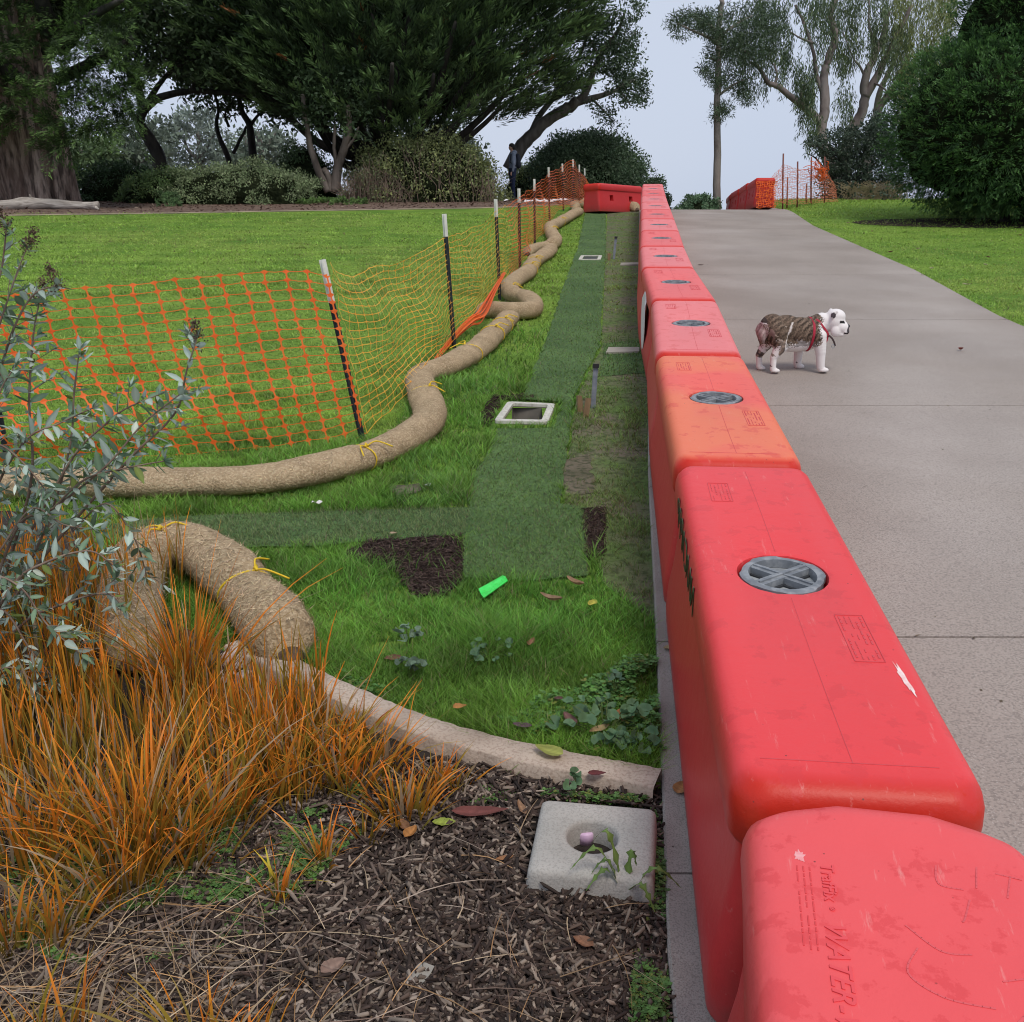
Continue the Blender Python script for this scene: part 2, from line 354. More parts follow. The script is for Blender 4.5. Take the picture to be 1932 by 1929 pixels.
# far bark mulch under the trees
edge_px = [(-300, 412), (5, 408), (300, 404), (650, 398), (900, 394), (960, 392), (1100, 386)]
ew = [G(*p) for p in edge_px]; ewx = [p.x for p in ew]; ewy = [p.y for p in ew]
ewx = [-60] + ewx + [4.5]; ewy = [23] + ewy + [27.5]
def yedge(x): return np.interp(x, ewx, ewy)
ts = np.linspace(0, 1, 60); XX = np.linspace(-60, 3.6, 130)
grid_sheet('mulch_ground', XX, ts, farmulch_mat, 0, xf=None) if False else None
Xm, Tm = np.meshgrid(XX, ts); Ym = yedge(Xm) + Tm * (75 - yedge(Xm)) * Tm; Zm = zg(Xm, Ym) + .012
im = np.arange(Xm.size).reshape(Xm.shape); qm = np.stack([im[:-1, :-1], im[:-1, 1:], im[1:, 1:], im[1:, :-1]], -1).reshape(-1, 4)
tag(np_mesh('mulch_ground', np.stack([Xm, Ym, Zm], -1), qm, farmulch_mat, smooth=True), kind='structure')
tb = TB(); xe = np.linspace(-30, 1.2, 80)
tb.tube([(x, float(yedge(x)) - .02, float(zg(x, yedge(x))) + .005) for x in xe], .022, 4)
tag(tb.obj('lawn_edging', M('pale_timber', (.30, .25, .17), (.20, .17, .12), scale=2, rough=.9), smooth=False), 'thin pale timber edging between the far lawn and the brown mulch', 'edging')
# mulch disc under the big round conifer at the right
hc = at(1835, 418, 20.8)
flat_poly('tree_base_soil', [(9.9 - .5 + 2.6 * math.cos(a), 21.2 + 1.15 * math.sin(a)) for a in np.linspace(0, 2 * math.pi, 40)[:-1]], .008, soil_mat)

# ------------------------------------------------------------------ water filled barriers
def red_mat(name, side, top, worn, fade=.75, orange=None, seed=0, rough=.42):
    m = bpy.data.materials.new(name); m.use_nodes = True; n = m.node_tree; n.nodes.clear(); L = n.links.new; N = n.nodes.new
    out = N('ShaderNodeOutputMaterial'); b = N('ShaderNodeBsdfPrincipled'); L(b.outputs[0], out.inputs[0])
    b.inputs['Roughness'].default_value = rough; b.inputs['Specular IOR Level'].default_value = .3
    tc = N('ShaderNodeTexCoord'); mp = N('ShaderNodeMapping'); mp.inputs['Location'].default_value = (seed * 3.7, seed * 1.3, 0); L(tc.outputs['Object'], mp.inputs['Vector'])
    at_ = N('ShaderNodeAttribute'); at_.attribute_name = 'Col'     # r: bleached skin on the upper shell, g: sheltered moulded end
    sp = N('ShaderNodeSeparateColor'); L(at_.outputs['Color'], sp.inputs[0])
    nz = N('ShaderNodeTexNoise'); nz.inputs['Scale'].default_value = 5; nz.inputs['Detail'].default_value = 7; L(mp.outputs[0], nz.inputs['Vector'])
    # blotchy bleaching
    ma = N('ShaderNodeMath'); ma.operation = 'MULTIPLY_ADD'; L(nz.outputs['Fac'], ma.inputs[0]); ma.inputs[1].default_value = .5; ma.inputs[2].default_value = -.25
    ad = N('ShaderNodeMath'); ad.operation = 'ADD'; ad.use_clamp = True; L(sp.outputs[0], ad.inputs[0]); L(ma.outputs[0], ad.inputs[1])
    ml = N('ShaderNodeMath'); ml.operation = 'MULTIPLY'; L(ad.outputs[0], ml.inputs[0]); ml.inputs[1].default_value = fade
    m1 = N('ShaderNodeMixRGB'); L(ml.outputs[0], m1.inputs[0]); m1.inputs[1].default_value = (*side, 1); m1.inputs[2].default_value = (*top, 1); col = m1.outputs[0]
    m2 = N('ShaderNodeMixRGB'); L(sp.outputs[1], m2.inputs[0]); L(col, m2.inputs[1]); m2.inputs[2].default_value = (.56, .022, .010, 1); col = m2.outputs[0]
    if orange:
        n2 = N('ShaderNodeTexNoise'); n2.inputs['Scale'].default_value = 2.2; n2.inputs['Detail'].default_value = 4; L(mp.outputs[0], n2.inputs['Vector'])
        r2 = N('ShaderNodeValToRGB'); r2.color_ramp.elements[0].position = .38; r2.color_ramp.elements[1].position = .56; L(n2.outputs['Fac'], r2.inputs['Fac'])
        mm = N('ShaderNodeMath'); mm.operation = 'MULTIPLY'; mm0 = N('ShaderNodeMath'); mm0.operation = 'MULTIPLY'; L(r2.outputs['Color'], mm0.inputs[0]); mm0.inputs[1].default_value = .62; L(mm0.outputs[0], mm.inputs[0]); L(sp.outputs[0], mm.inputs[1])
        m3 = N('ShaderNodeMixRGB'); L(mm.outputs[0], m3.inputs[0]); L(col, m3.inputs[1]); m3.inputs[2].default_value = (*orange, 1); col = m3.outputs[0]
    # darker rain and scuff blots, pale scratches
    n4 = N('ShaderNodeTexNoise'); n4.inputs['Scale'].default_value = 13; n4.inputs['Detail'].default_value = 8; n4.inputs['Roughness'].default_value = .65; L(mp.outputs[0], n4.inputs['Vector'])
    r4 = N('ShaderNodeValToRGB'); r4.color_ramp.elements[0].position = .565; r4.color_ramp.elements[1].position = .60; r4.color_ramp.elements[1].color = (.42, .42, .42, 1); L(n4.outputs['Fac'], r4.inputs['Fac'])
    m4 = N('ShaderNodeMixRGB'); L(r4.outputs['Color'], m4.inputs[0]); L(col, m4.inputs[1]); m4.inputs[2].default_value = (*side, 1); col = m4.outputs[0]
    mq = N('ShaderNodeMapping'); mq.inputs['Scale'].default_value = (9, 1.2, 6); mq.inputs['Rotation'].default_value = (0, 0, .25); L(tc.outputs['Object'], mq.inputs['Vector'])
    n5 = N('ShaderNodeTexNoise'); n5.inputs['Scale'].default_value = 6; n5.inputs['Detail'].default_value = 8; n5.inputs['Roughness'].default_value = .7; L(mq.outputs[0], n5.inputs['Vector'])
    r5 = N('ShaderNodeValToRGB'); r5.color_ramp.elements[0].position = .62; r5.color_ramp.elements[1].position = .74; r5.color_ramp.elements[1].color = (.4, .4, .4, 1); L(n5.outputs['Fac'], r5.inputs['Fac'])
    m5 = N('ShaderNodeMixRGB'); L(r5.outputs['Color'], m5.inputs[0]); L(col, m5.inputs[1]); m5.inputs[2].default_value = (*worn, 1); col = m5.outputs[0]
    n6 = N('ShaderNodeTexVoronoi'); n6.inputs['Scale'].default_value = 26; L(mp.outputs[0], n6.inputs['Vector'])
    r6 = N('ShaderNodeValToRGB'); r6.color_ramp.elements[0].position = .03; r6.color_ramp.elements[0].color = (.9, .9, .9, 1); r6.color_ramp.elements[1].position = .06; r6.color_ramp.elements[1].color = (0, 0, 0, 1); L(n6.outputs['Distance'], r6.inputs['Fac'])
    n7 = N('ShaderNodeTexNoise'); n7.inputs['Scale'].default_value = 9; L(mp.outputs[0], n7.inputs['Vector']); r7 = N('ShaderNodeValToRGB'); r7.color_ramp.elements[0].position = .52; r7.color_ramp.elements[1].position = .55; L(n7.outputs['Fac'], r7.inputs['Fac'])
    m7 = N('ShaderNodeMath'); m7.operation = 'MULTIPLY'; L(r6.outputs['Color'], m7.inputs[0]); L(r7.outputs['Color'], m7.inputs[1])
    m6 = N('ShaderNodeMixRGB'); L(m7.outputs[0], m6.inputs[0]); L(col, m6.inputs[1]); m6.inputs[2].default_value = (.09, .03, .025, 1); col = m6.outputs[0]
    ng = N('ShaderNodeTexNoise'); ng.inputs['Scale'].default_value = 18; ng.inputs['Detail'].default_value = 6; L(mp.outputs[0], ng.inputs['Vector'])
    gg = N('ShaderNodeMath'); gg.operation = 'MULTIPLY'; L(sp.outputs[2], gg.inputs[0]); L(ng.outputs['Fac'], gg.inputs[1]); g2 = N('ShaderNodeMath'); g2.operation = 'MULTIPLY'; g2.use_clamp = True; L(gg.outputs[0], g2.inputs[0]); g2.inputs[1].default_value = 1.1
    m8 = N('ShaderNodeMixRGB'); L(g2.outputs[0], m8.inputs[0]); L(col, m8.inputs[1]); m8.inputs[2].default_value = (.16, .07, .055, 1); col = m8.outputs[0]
    L(col, b.inputs['Base Color'])
    nb = N('ShaderNodeTexNoise'); nb.inputs['Scale'].default_value = 7; nb.inputs['Detail'].default_value = 9; nb.inputs['Roughness'].default_value = .6; L(tc.outputs['Object'], nb.inputs['Vector'])
    bp = N('ShaderNodeBump'); bp.inputs['Strength'].default_value = .25; bp.inputs['Distance'].default_value = .02; L(nb.outputs['Fac'], bp.inputs['Height']); L(bp.outputs['Normal'], b.inputs['Normal'])
    return m
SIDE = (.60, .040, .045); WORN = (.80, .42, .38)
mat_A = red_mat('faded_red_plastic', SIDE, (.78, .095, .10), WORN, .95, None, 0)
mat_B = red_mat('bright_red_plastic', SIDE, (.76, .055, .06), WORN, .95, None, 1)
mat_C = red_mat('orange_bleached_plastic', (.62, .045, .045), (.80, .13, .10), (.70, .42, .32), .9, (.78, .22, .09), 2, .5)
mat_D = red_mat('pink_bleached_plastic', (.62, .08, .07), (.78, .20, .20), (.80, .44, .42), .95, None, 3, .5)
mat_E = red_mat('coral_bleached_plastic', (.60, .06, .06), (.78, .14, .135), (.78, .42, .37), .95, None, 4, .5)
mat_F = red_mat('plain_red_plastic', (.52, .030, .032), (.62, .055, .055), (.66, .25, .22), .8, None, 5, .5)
pocket_m = M('pocket_dark', (.06, .010, .009)); cap_grey = M('cap_plastic', (.14, .15, .165), (.23, .245, .265), scale=12, rough=.6, c3=(.34, .35, .36), s3=30, f3=.6)
cap_pale = M('cap_inner_dust', (.24, .255, .27), (.38, .395, .40), scale=9, rough=.8, c3=(.10, .11, .11), s3=24, f3=.7)
cap_black = M('cap_painted_shade', (.035, .037, .042), rough=.6)
ink = M('marker_ink', (.035, .05, .02), rough=.5); white_paint = M('white_sheet', (.72, .68, .66), rough=.6)
seam_m = M('moulding_line', (.60, .07, .08), rough=.6); emboss_m = M('moulded_lettering', (.74, .075, .085), rough=.5)
scar_m = M('scraped_plastic', (.84, .70, .66), (.78, .45, .42), scale=60, rough=.8)
BH = .60
def ring(a, b, r, z):
    """rounded rectangle, fixed stations on the long sides for the fork pockets"""
    pts = []; st = [-.66, -.45, -.31, -.1, .1, .31, .45, .66]
    def corner(cx, cy, a0):
        return [(cx + r * math.cos(a0 + k * math.pi / 12), cy + r * math.sin(a0 + k * math.pi / 12)) for k in range(7)]
    pts += [(b, y) for y in st]; pts += corner(b - r, a - r, 0); pts += [(x, a) for x in (b * .35, -b * .35)]
    pts += corner(-b + r, a - r, math.pi / 2); pts += [(-b, y) for y in st[::-1]]; pts += corner(-b + r, -a + r, math.pi)
    pts += [(x, -a) for x in (-b * .35, b * .35)]; pts += corner(b - r, -a + r, 1.5 * math.pi)
    return [(x, y, z) for x, y in pts]
RINGS = [(0, .838, .225), (.012, .85, .236), (.08, .858, .240), (.16, .858, .236), (.24, .856, .222), (.36, .856, .210), (.42, .858, .206), (.447, .860, .207), (.458, .866, .221),
         (.475, .872, .227), (.52, .875, .228), (.548, .873, .2275), (.572, .866, .222), (.588, .852, .213), (.597, .834, .199), (.600, .818, .185), (.6003, .78, .16)]
def barrier_body(variant=0, pockets=True, name='barrier_shell'):
    bm = bmesh.new(); rows = []
    for z, a, b in RINGS:
        r = .06 if z < .45 else .065
        if z > .59: r = max(.03, .065 - (.228 - b))
        pts = ring(a, b, max(r, .03), z)
        if variant == 1 and z > .5:    # swollen, dented near barrier: far end domes up, middle sags
            pts = [(x + .012 * math.sin(y * 5) * (1 if x > 0 else .5), y + (.02 * math.exp(-(x - .0) ** 2 / .02) if y > .8 else 0), zz + .024 * math.exp(-((y - .86) ** 2) / .004) * max(0, math.cos(x * 9)) ) for x, y, zz in pts]
        rows.append([bm.verts.new(p) for p in pts])
    if variant == 1: rows.append([bm.verts.new(p) for p in ring(.74, .145, .03, .6003)])
    n = len(rows[0])
    side = {}
    for i in range(len(rows) - 1):
        for j in range(n):
            k = (j + 1) % n; f = bm.faces.new((rows[i][j], rows[i][k], rows[i + 1][k], rows[i + 1][j])); side[(i, j)] = f
    bm.faces.new(rows[0][::-1])
    # top plate: round hole bridged to the rim
    cr = .115; last = rows[-1]
    def circ(rad, z):
        out = []
        for v in last:
            x, y = v.co.x / .16, v.co.y / .78
            # squarish angle -> circle angle
            m_ = max(abs(x), abs(y), 1e-6); 
            if abs(x) >= abs(y): t = (y / abs(x)) * math.pi / 4; th = t if x > 0 else math.pi - t
            else: t = (x / abs(y)) * math.pi / 4; th = math.pi / 2 - t if y > 0 else -math.pi / 2 + t
            out.append(bm.verts.new((rad * math.cos(th), rad * math.sin(th), z)))
        return out
    c0 = circ(cr + .012, .6003); c1 = circ(cr + .003, .597); c2 = circ(cr, .585); c3 = circ(cr, .555)
    prev = last
    for c in (c0, c1, c2, c3):
        for j in range(n):
            k = (j + 1) % n
            try: bm.faces.new((prev[j], prev[k], c[k], c[j]))
            except ValueError: pass
        prev = c
    bm.faces.new(c3)
    # fork pockets pushed in on both long sides
    pk = []
    for i in (4,):
        for j0 in (1, 5):
            pk += [side[(i, j0)]]
    m0 = 8 + 7 + 2 + 7
    for i in (4,):
        for j0 in (m0 + 1, m0 + 5): pk += [side[(i, j0)]]
    if not pockets: pk = []
    if pk: bmesh.ops.inset_individual(bm, faces=pk, thickness=.012, depth=0)
    for f in pk:
        nrm = f.normal.copy(); f.normal_update(); nrm = f.normal.copy(); nrm = Vector((1 if f.calc_center_median().x > 0 else -1, 0, 0))
        ex = bmesh.ops.extrude_discrete_faces(bm, faces=[f]); nf = ex['faces'][0]
        for v in nf.verts: v.co -= nrm * .09
        nf.material_index = 1
        for e in nf.edges:
            for g in e.link_faces: g.material_index = 1
    bmesh.ops.remove_doubles(bm, verts=bm.verts[:], dist=1e-5)
    bmesh.ops.recalc_face_normals(bm, faces=bm.faces[:])
    me = bpy.data.meshes.new(name); bm.to_mesh(me); bm.free()
    me.polygons.foreach_set('use_smooth', np.ones(len(me.polygons), bool)); me.set_sharp_from_angle(angle=R(38))
    a = me.color_attributes.new('Col', 'FLOAT_COLOR', 'POINT'); co = np.zeros(len(me.vertices) * 3); me.vertices.foreach_get('co', co); co = co.reshape(-1, 3)
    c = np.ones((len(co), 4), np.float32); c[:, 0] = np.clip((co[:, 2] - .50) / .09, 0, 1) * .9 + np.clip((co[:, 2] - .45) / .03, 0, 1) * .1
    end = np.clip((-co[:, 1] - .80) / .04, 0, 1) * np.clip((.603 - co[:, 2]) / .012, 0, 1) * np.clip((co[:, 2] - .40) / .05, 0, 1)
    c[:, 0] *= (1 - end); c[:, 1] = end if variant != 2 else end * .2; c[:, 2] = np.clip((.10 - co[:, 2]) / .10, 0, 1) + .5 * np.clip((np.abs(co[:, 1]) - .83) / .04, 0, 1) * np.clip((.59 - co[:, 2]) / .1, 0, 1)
    a.data.foreach_set('color', c.ravel())
    return me
me_pock = barrier_body(0); me_norm = barrier_body(0, pockets=False); me_dent = barrier_body(1, pockets=False)
def cap_meshes():
    out = []
    t = TB(); n = 40
    # outer ring with four lugs
    V = []; Fc = []
    for i in range(n):
        th = 2 * math.pi * i / n; lug = 1.0 if (i % 10) < 5 else .94
        for (r, z) in ((.112 * lug, .578), (.112 * lug, .5965), (.105 * lug, .599), (.088, .598), (.086, .575)):
            V.append((r * math.cos(th), r * math.sin(th), z))
    for i in range(n):
        k = (i + 1) % n
        for j in range(4): Fc.append((i * 5 + j, k * 5 + j, k * 5 + j + 1, i * 5 + j + 1))
    out.append(('cap_rim', V, Fc, cap_grey))
    V = [(.09 * math.cos(2 * math.pi * i / n), .09 * math.sin(2 * math.pi * i / n), .574) for i in range(n)]
    out.append(('cap_dish', V, [tuple(range(n))], cap_pale))
    t = TB()
    for a in (R(38), R(-38)):
        M3 = [[math.cos(a), -math.sin(a), 0], [math.sin(a), math.cos(a), 0], [0, 0, 1]]
        for off in (0,):
            t.box((0, 0, .586 + (.0015 if a > 0 else 0)), (.176, .030, .018), M3)
            t.box((0, 0, .5965 + (.0015 if a > 0 else 0)), (.170, .006, .006), M3)
    out.append(('cap_cross', np.concatenate(t.V), t.Fc, cap_grey))
    t = TB()
    for a in (R(38), R(-38)):
        for s in (-1, 1):
            M3 = [[math.cos(a), -math.sin(a), 0], [math.sin(a), math.cos(a), 0], [0, 0, 1]]
            t.box(np.array([-math.sin(a) * .019 * s, math.cos(a) * .019 * s, .5765 + (.001 if a > 0 else 0)]), (.168, .007, .004), M3)
    out.append(('cap_shade_strips', np.concatenate(t.V), t.Fc, cap_black))  # thin dark strips beside the arms, painted in as their shade
    res = []
    for nm, V, Fc, m in out:
        me = bpy.data.meshes.new(nm); me.from_pydata([tuple(v) for v in V], [], Fc); me.materials.append(m); res.append((nm, me))
    return res
capm = cap_meshes()
def strip(tb_, p, q, wdt, z=.6035, th=.003):
    p = np.array(p, float); q = np.array(q, float); d = q - p; L_ = np.linalg.norm(d); a = math.atan2(d[1], d[0])
    M3 = [[math.cos(a), -math.sin(a), 0], [math.sin(a), math.cos(a), 0], [0, 0, 1]]
    tb_.box(((p[0] + q[0]) / 2, (p[1] + q[1]) / 2, z), (L_, wdt, th), M3)
def label_mesh(x0, x1, y0, y1, frame=True, seed=0, z=.6008):
    rr = random.Random(seed); t = TB(); wf = .0018
    if frame:
        for p, q in (((x0, y0), (x1, y0)), ((x1, y0), (x1, y1)), ((x1, y1), (x0, y1)), ((x0, y1), (x0, y0))): strip(t, p, q, wf, z, .0016)
    cols = max(3, int((x1 - x0) / .011)); 
    for c in range(cols):      # tiny moulded print, rows running along the barrier
        x = x0 + (x1 - x0) * (c + .7) / (cols + .4); y = y1 - .008; big = rr.random() < .25
        while y > y0 + .012:
            l = rr.uniform(.006, .022)
            if rr.random() < .82: strip(t, (x, y), (x, y - min(l, y - y0 - .008)), .0042 if big else .0022, z, .0012)
            y -= l + .004
    me = bpy.data.meshes.new('label_panel'); me.from_pydata([tuple(v) for v in np.concatenate(t.V)], [], t.Fc); me.materials.append(seam_m); return me
lab1 = label_mesh(.085, .150, -.43, -.22, seed=3); lab2 = label_mesh(-.135, -.07, .50, .66, seed=5)
def seam_mesh(part):
    t = TB(); rr = random.Random(4)
    y = -.79 if part == 0 else .13
    while y < (-.14 if part == 0 else .78):
        if True: strip(t, (.0 + .004 * math.sin(y * 3), y), (.004 * math.sin((y + .05) * 3), y + .05), .0014, .6006, .001)
        y += .05
    if part == 0: strip(t, (-.17, -.786), (.15, -.79), .002, .6004, .0012)
    me = bpy.data.meshes.new('mould_seam'); me.from_pydata([tuple(v) for v in np.concatenate(t.V)], [], t.Fc); me.materials.append(seam_m); return me
seams = [seam_mesh(0), seam_mesh(1)]
def text_part(name, body, size, loc, rotz, parent, mat, depth=.0012, shear=0, space=1.0):
    cu = bpy.data.curves.new(name, 'FONT'); cu.body = body; cu.size = size; cu.extrude = depth; cu.shear = shear; cu.space_character = space
    cu.bevel_depth = .0004
    tmp = bpy.data.objects.new('tmp', cu); COL.objects.link(tmp); dg = bpy.context.evaluated_depsgraph_get()
    me = bpy.data.meshes.new_from_object(tmp.evaluated_get(dg)); bpy.data.objects.remove(tmp)
    me.name = name; me.materials.clear(); me.materials.append(mat)
    o = bpy.data.objects.new(name, me); COL.objects.link(o); o.parent = parent; o.location = loc; o.rotation_euler = (0, 0, rotz); return o
ordn = ['nearest', 'second nearest', 'third nearest', 'fourth nearest', 'fifth nearest', 'sixth', 'seventh', 'eighth', 'ninth', 'tenth', 'eleventh', 'twelfth', 'thirteenth', 'fourteenth']
joints_px = [(1505, 1372, 1876), (880, 1268, 1520), (677, 1238, 1400), (574, 1232, 1352), (513, 1213, 1310), (475, 1209, 1292), (443, 1209, 1283), (418, 1208, 1275), (402, 1208, 1269), (388, 1208, 1263), (376, 1208, 1259), (366, 1209, 1256), (358, 1211, 1253), (350, 1213, 1250)]
JC = []
for y, l, r in joints_px:
    a = ray(l, y); b = ray(r, y); 
    def hit(d): t = (ZC - BH) / (SL * d[1] - d[2]); return np.array([t * d[0], t * d[1]])
    JC.append((hit(a) + hit(b)) / 2)
JC = np.array(JC); seg = np.linalg.norm(np.diff(JC, axis=0), axis=1); cum = np.concatenate([[0], np.cumsum(seg)])
# barriers share one length: respace the joints evenly along the measured line
S0 = 1.83; n_b = 13
def linept(s):
    s = np.asarray(s); x = np.interp(s, cum, JC[:, 0]); y = np.interp(s, cum, JC[:, 1])
    return x, y
sj = np.array([0, 1.94, 3.81, 5.66, 7.45] + [7.45 + 1.73 * k for k in range(1, 10)])
sj = np.minimum(sj, cum[-1] + 0) if sj[-1] > cum[-1] + .5 else sj
jx = np.interp(sj, cum, JC[:, 0]); jyy = np.interp(sj, cum, JC[:, 1])
over = sj - cum[-1]; dl = (JC[-1] - JC[-3]) / np.linalg.norm(JC[-1] - JC[-3])
for k in range(len(sj)):
    if over[k] > 0: jx[k] = JC[-1][0] + dl[0] * over[k]; jyy[k] = JC[-1][1] + dl[1] * over[k]
def make_barrier(p, q, mat, me, labels=True, seam_on=True, label='', group=None, first_len=None, roll=0, pitch=None, dz=0):
    """p near joint centre, q far joint centre at top height"""
    p = np.array(p); q = np.array(q); c = (p + q) / 2; d = q - p; Ln = np.linalg.norm(d); yaw = math.atan2(-d[0], d[1])
    e = empty('water_barrier', (c[0], c[1], float(zg(c[0], c[1])) + .026 + dz), label, 'barrier', group)
    ph = math.atan(SL * d[1] / Ln) if pitch is None else pitch
    e.rotation_euler = (ph, roll, yaw)
    s = (first_len or (Ln - .014)) / 1.75
    e.scale = (1, s, 1)
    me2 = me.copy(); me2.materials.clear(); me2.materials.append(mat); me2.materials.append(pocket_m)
    o = bpy.data.objects.new('shell', me2); COL.objects.link(o); o.parent = e
    lid = bpy.data.objects.new('fill_cap', capm[0][1]); COL.objects.link(lid); lid.parent = e
    for nm, m in capm[1:]:
        k = bpy.data.objects.new(nm, m); COL.objects.link(k); k.parent = lid
    if labels:
        for m in (lab1, lab2): k = bpy.data.objects.new('label_panel', m); COL.objects.link(k); k.parent = e
    if seam_on:
        for sm_ in seams: k = bpy.data.objects.new('mould_seam', sm_); COL.objects.link(k); k.parent = e
    return e
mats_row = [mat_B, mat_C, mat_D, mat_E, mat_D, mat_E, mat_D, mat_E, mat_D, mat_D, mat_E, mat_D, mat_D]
blabels = ['bright red water barrier with a large grey cap and black scribble on its side',
 'orange and pink sun bleached water barrier, third in the row beside the path',
 'pale pink water barrier right behind the orange bleached one, level with the bulldog',
 'coral red water barrier with a white round sheet on its left side',
 'pink water barrier just beyond the one with the white sheet']
for k in range(6, 15): blabels.append('red pink water barrier, number %s of the row from the camera' % ['seven', 'eight', 'nine', 'ten', 'eleven', 'twelve', 'thirteen', 'fourteen', 'fifteen'][k - 6])
GR = 'red water barriers in a row along the path'
bars = []
for i in range(n_b):
    gap = .012
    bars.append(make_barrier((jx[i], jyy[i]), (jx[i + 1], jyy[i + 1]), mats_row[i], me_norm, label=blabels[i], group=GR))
# nearest barrier, dented and turned a little more to the right
pA = G(1412, 2100, BH); 
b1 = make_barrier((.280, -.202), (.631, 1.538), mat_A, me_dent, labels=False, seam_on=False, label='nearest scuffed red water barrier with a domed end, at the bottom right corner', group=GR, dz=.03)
text_part('raised_lettering', 'TrafFix', .0285, (-.118, .722, .6008), R(-90), b1, emboss_m, shear=.05)
text_part('raised_lettering', '\u00ae', .010, (-.112, .628, .6008), R(-90), b1, emboss_m)
text_part('raised_lettering', 'WATER-WALL', .042, (-.122, .598, .6008), R(-90), b1, emboss_m, shear=.3, space=1.05)
k = bpy.data.objects.new('label_panel', label_mesh(-.160, -.128, .53, .72, frame=False, seed=9, z=.6006)); COL.objects.link(k); k.parent = b1; k.data.materials.clear(); k.data.materials.append(M('faint_print', (.66, .055, .06), rough=.5))
# faint grey marker scrawl on the near barrier
t = TB(); gm = M('grey_scrawl', (.68, .10, .11), rough=.6)
def scr(pts, wd=.0026, z=.6008): 
    t = TB(); pts = crom([(x, .47 + (y - .26) * .70, 0) for x, y in pts], 6)
    for a, b in zip(pts[:-1], pts[1:]): strip(t, a[:2], b[:2] + (b[:2] - a[:2]) * .1, wd, z, .0008)
    k = t.obj('marker_stroke', gm, None, smooth=False); k.parent = b1
scr([(.055, .66), (.052, .60), (.085, .59)]); scr([(.115, .67), (.105, .60)]); scr([(.16, .65), (.145, .58)]); scr([(.14, .655), (.175, .645)])
scr([(.09, .56), (.075, .50), (.07, .49)]); scr([(-.01, .46), (.03, .40), (.07, .40)])
scr([(.0, .40), (-.02, .33), (.02, .28), (.08, .27)]); scr([(.10, .34), (.16, .36), (.19, .30)])
scr([(.09, .22), (.14, .30), (.19, .33)], .004)
# dark dirt and black scribble on barrier two, side panel x = -.228
def side_marks(parent, y0, y1, n_, mat):
    t = TB(); rr = random.Random(2)
    for i in range(n_):
        y = y0 + (y1 - y0) * i / n_; w_ = abs(y1 - y0) / n_ * .75
        sh = rr.choice([[(0, .02), (0, .1), (w_, .09), (w_ * .4, .06)], [(w_, .1), (0, .09), (.0, .03), (w_, .02)], [(0, .02), (w_ * .5, .1), (w_, .02)], [(0, .1), (0, .02), (w_, .02), (w_, .1)], [(0, .02), (0, .1), (w_, .02), (w_, .1)]])
        P_ = crom([(-.2296 if True else 0, y + a, .455 + b) for a, b in sh], 4)
        for a, b in zip(P_[:-1], P_[1:]):
            c = (a + b) / 2; L_ = np.linalg.norm(b - a) * 1.15; an = math.atan2(b[2] - a[2], b[1] - a[1])
            M3 = [[1, 0, 0], [0, math.cos(an), -math.sin(an)], [0, math.sin(an), math.cos(an)]]
            t.box(c, (.002, L_, .010), M3)
    o = t.obj('marker_scribble', mat, None, smooth=False); o.parent = parent
side_marks(bars[0], .58, -.10, 8, ink)
t = TB(); t.box((0, 0, 0), (.001, .001, .001)); 
def blot(parent, name, cx, cy, rx_, ry_, mat, z=.6009, seed=1, n=22, pw=.35, rot=0):
    rr = random.Random(seed); V = [(cx, cy, z)]
    for i in range(n):
        a = 2 * math.pi * i / n; r = 1 + rr.uniform(-pw, pw); x = rx_ * r * math.cos(a); y = ry_ * r * math.sin(a)
        V.append((cx + x * math.cos(rot) - y * math.sin(rot), cy + x * math.sin(rot) + y * math.cos(rot), z))
    o = pydata(name, V, [(0, i + 1, (i + 1) % n + 1) for i in range(n)], mat, None); o.parent = parent; return o
blot(bars[0], 'paint_scar', .172, -.49, .006, .06, scar_m, seed=3, rot=.06, z=.6010)
blot(bars[0], 'paint_scar', .186, -.60, .004, .022, scar_m, seed=6, rot=.2, z=.5985)
blot(b1, 'paint_scar', -.148, .735, .008, .013, M('scuff', (.80, .38, .38), (.80, .25, .26), scale=90), seed=8, z=.6008, pw=.35)
# white round sheet on the left side of the fifth barrier
V = []; n = 28
for i in range(n):
    a = 2 * math.pi * i / n; V.append((-.2305 - .004 * math.cos(a) * 0, .16 * math.cos(a) * 1.9, .30 + .22 * math.sin(a)))
V = [(min(x, -.2305) - .012 * (1 if z < .44 else 0), y, z) for x, y, z in V]
o = pydata('white_sheet', V + [(x + .003, y, z) for x, y, z in V], [tuple(range(n)), tuple(range(2 * n - 1, n - 1, -1))] + [(i, (i + 1) % n, n + (i + 1) % n, n + i) for i in range(n)], white_paint, None); o.parent = bars[3]
# barrier lying across the end of the work strip, and the row beyond the crest on the right
def free_barrier(px0, py0, px1, py1, label, group, mat=mat_F, pitch=0.0, L_=1.7, dz=0, yaw=None, roll=0):
    a = G(px0, py0); b = G(px1, py1)
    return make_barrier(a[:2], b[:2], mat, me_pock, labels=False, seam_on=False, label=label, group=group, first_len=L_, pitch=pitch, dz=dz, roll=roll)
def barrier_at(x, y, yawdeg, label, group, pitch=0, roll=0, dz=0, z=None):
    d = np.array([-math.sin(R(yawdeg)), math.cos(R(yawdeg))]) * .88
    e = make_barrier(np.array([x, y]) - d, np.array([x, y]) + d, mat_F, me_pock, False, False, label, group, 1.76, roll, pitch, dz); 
    if z is not None: e.location.z = z
    return e
c = G(1150, 389)
barrier_at(2.30, 24.2, -40, 'red water barrier set across the head of the turf strip, two square holes', None, pitch=R(-1.5), roll=R(-3), dz=.04, z=float(zg(2.2, 24)) + .0)
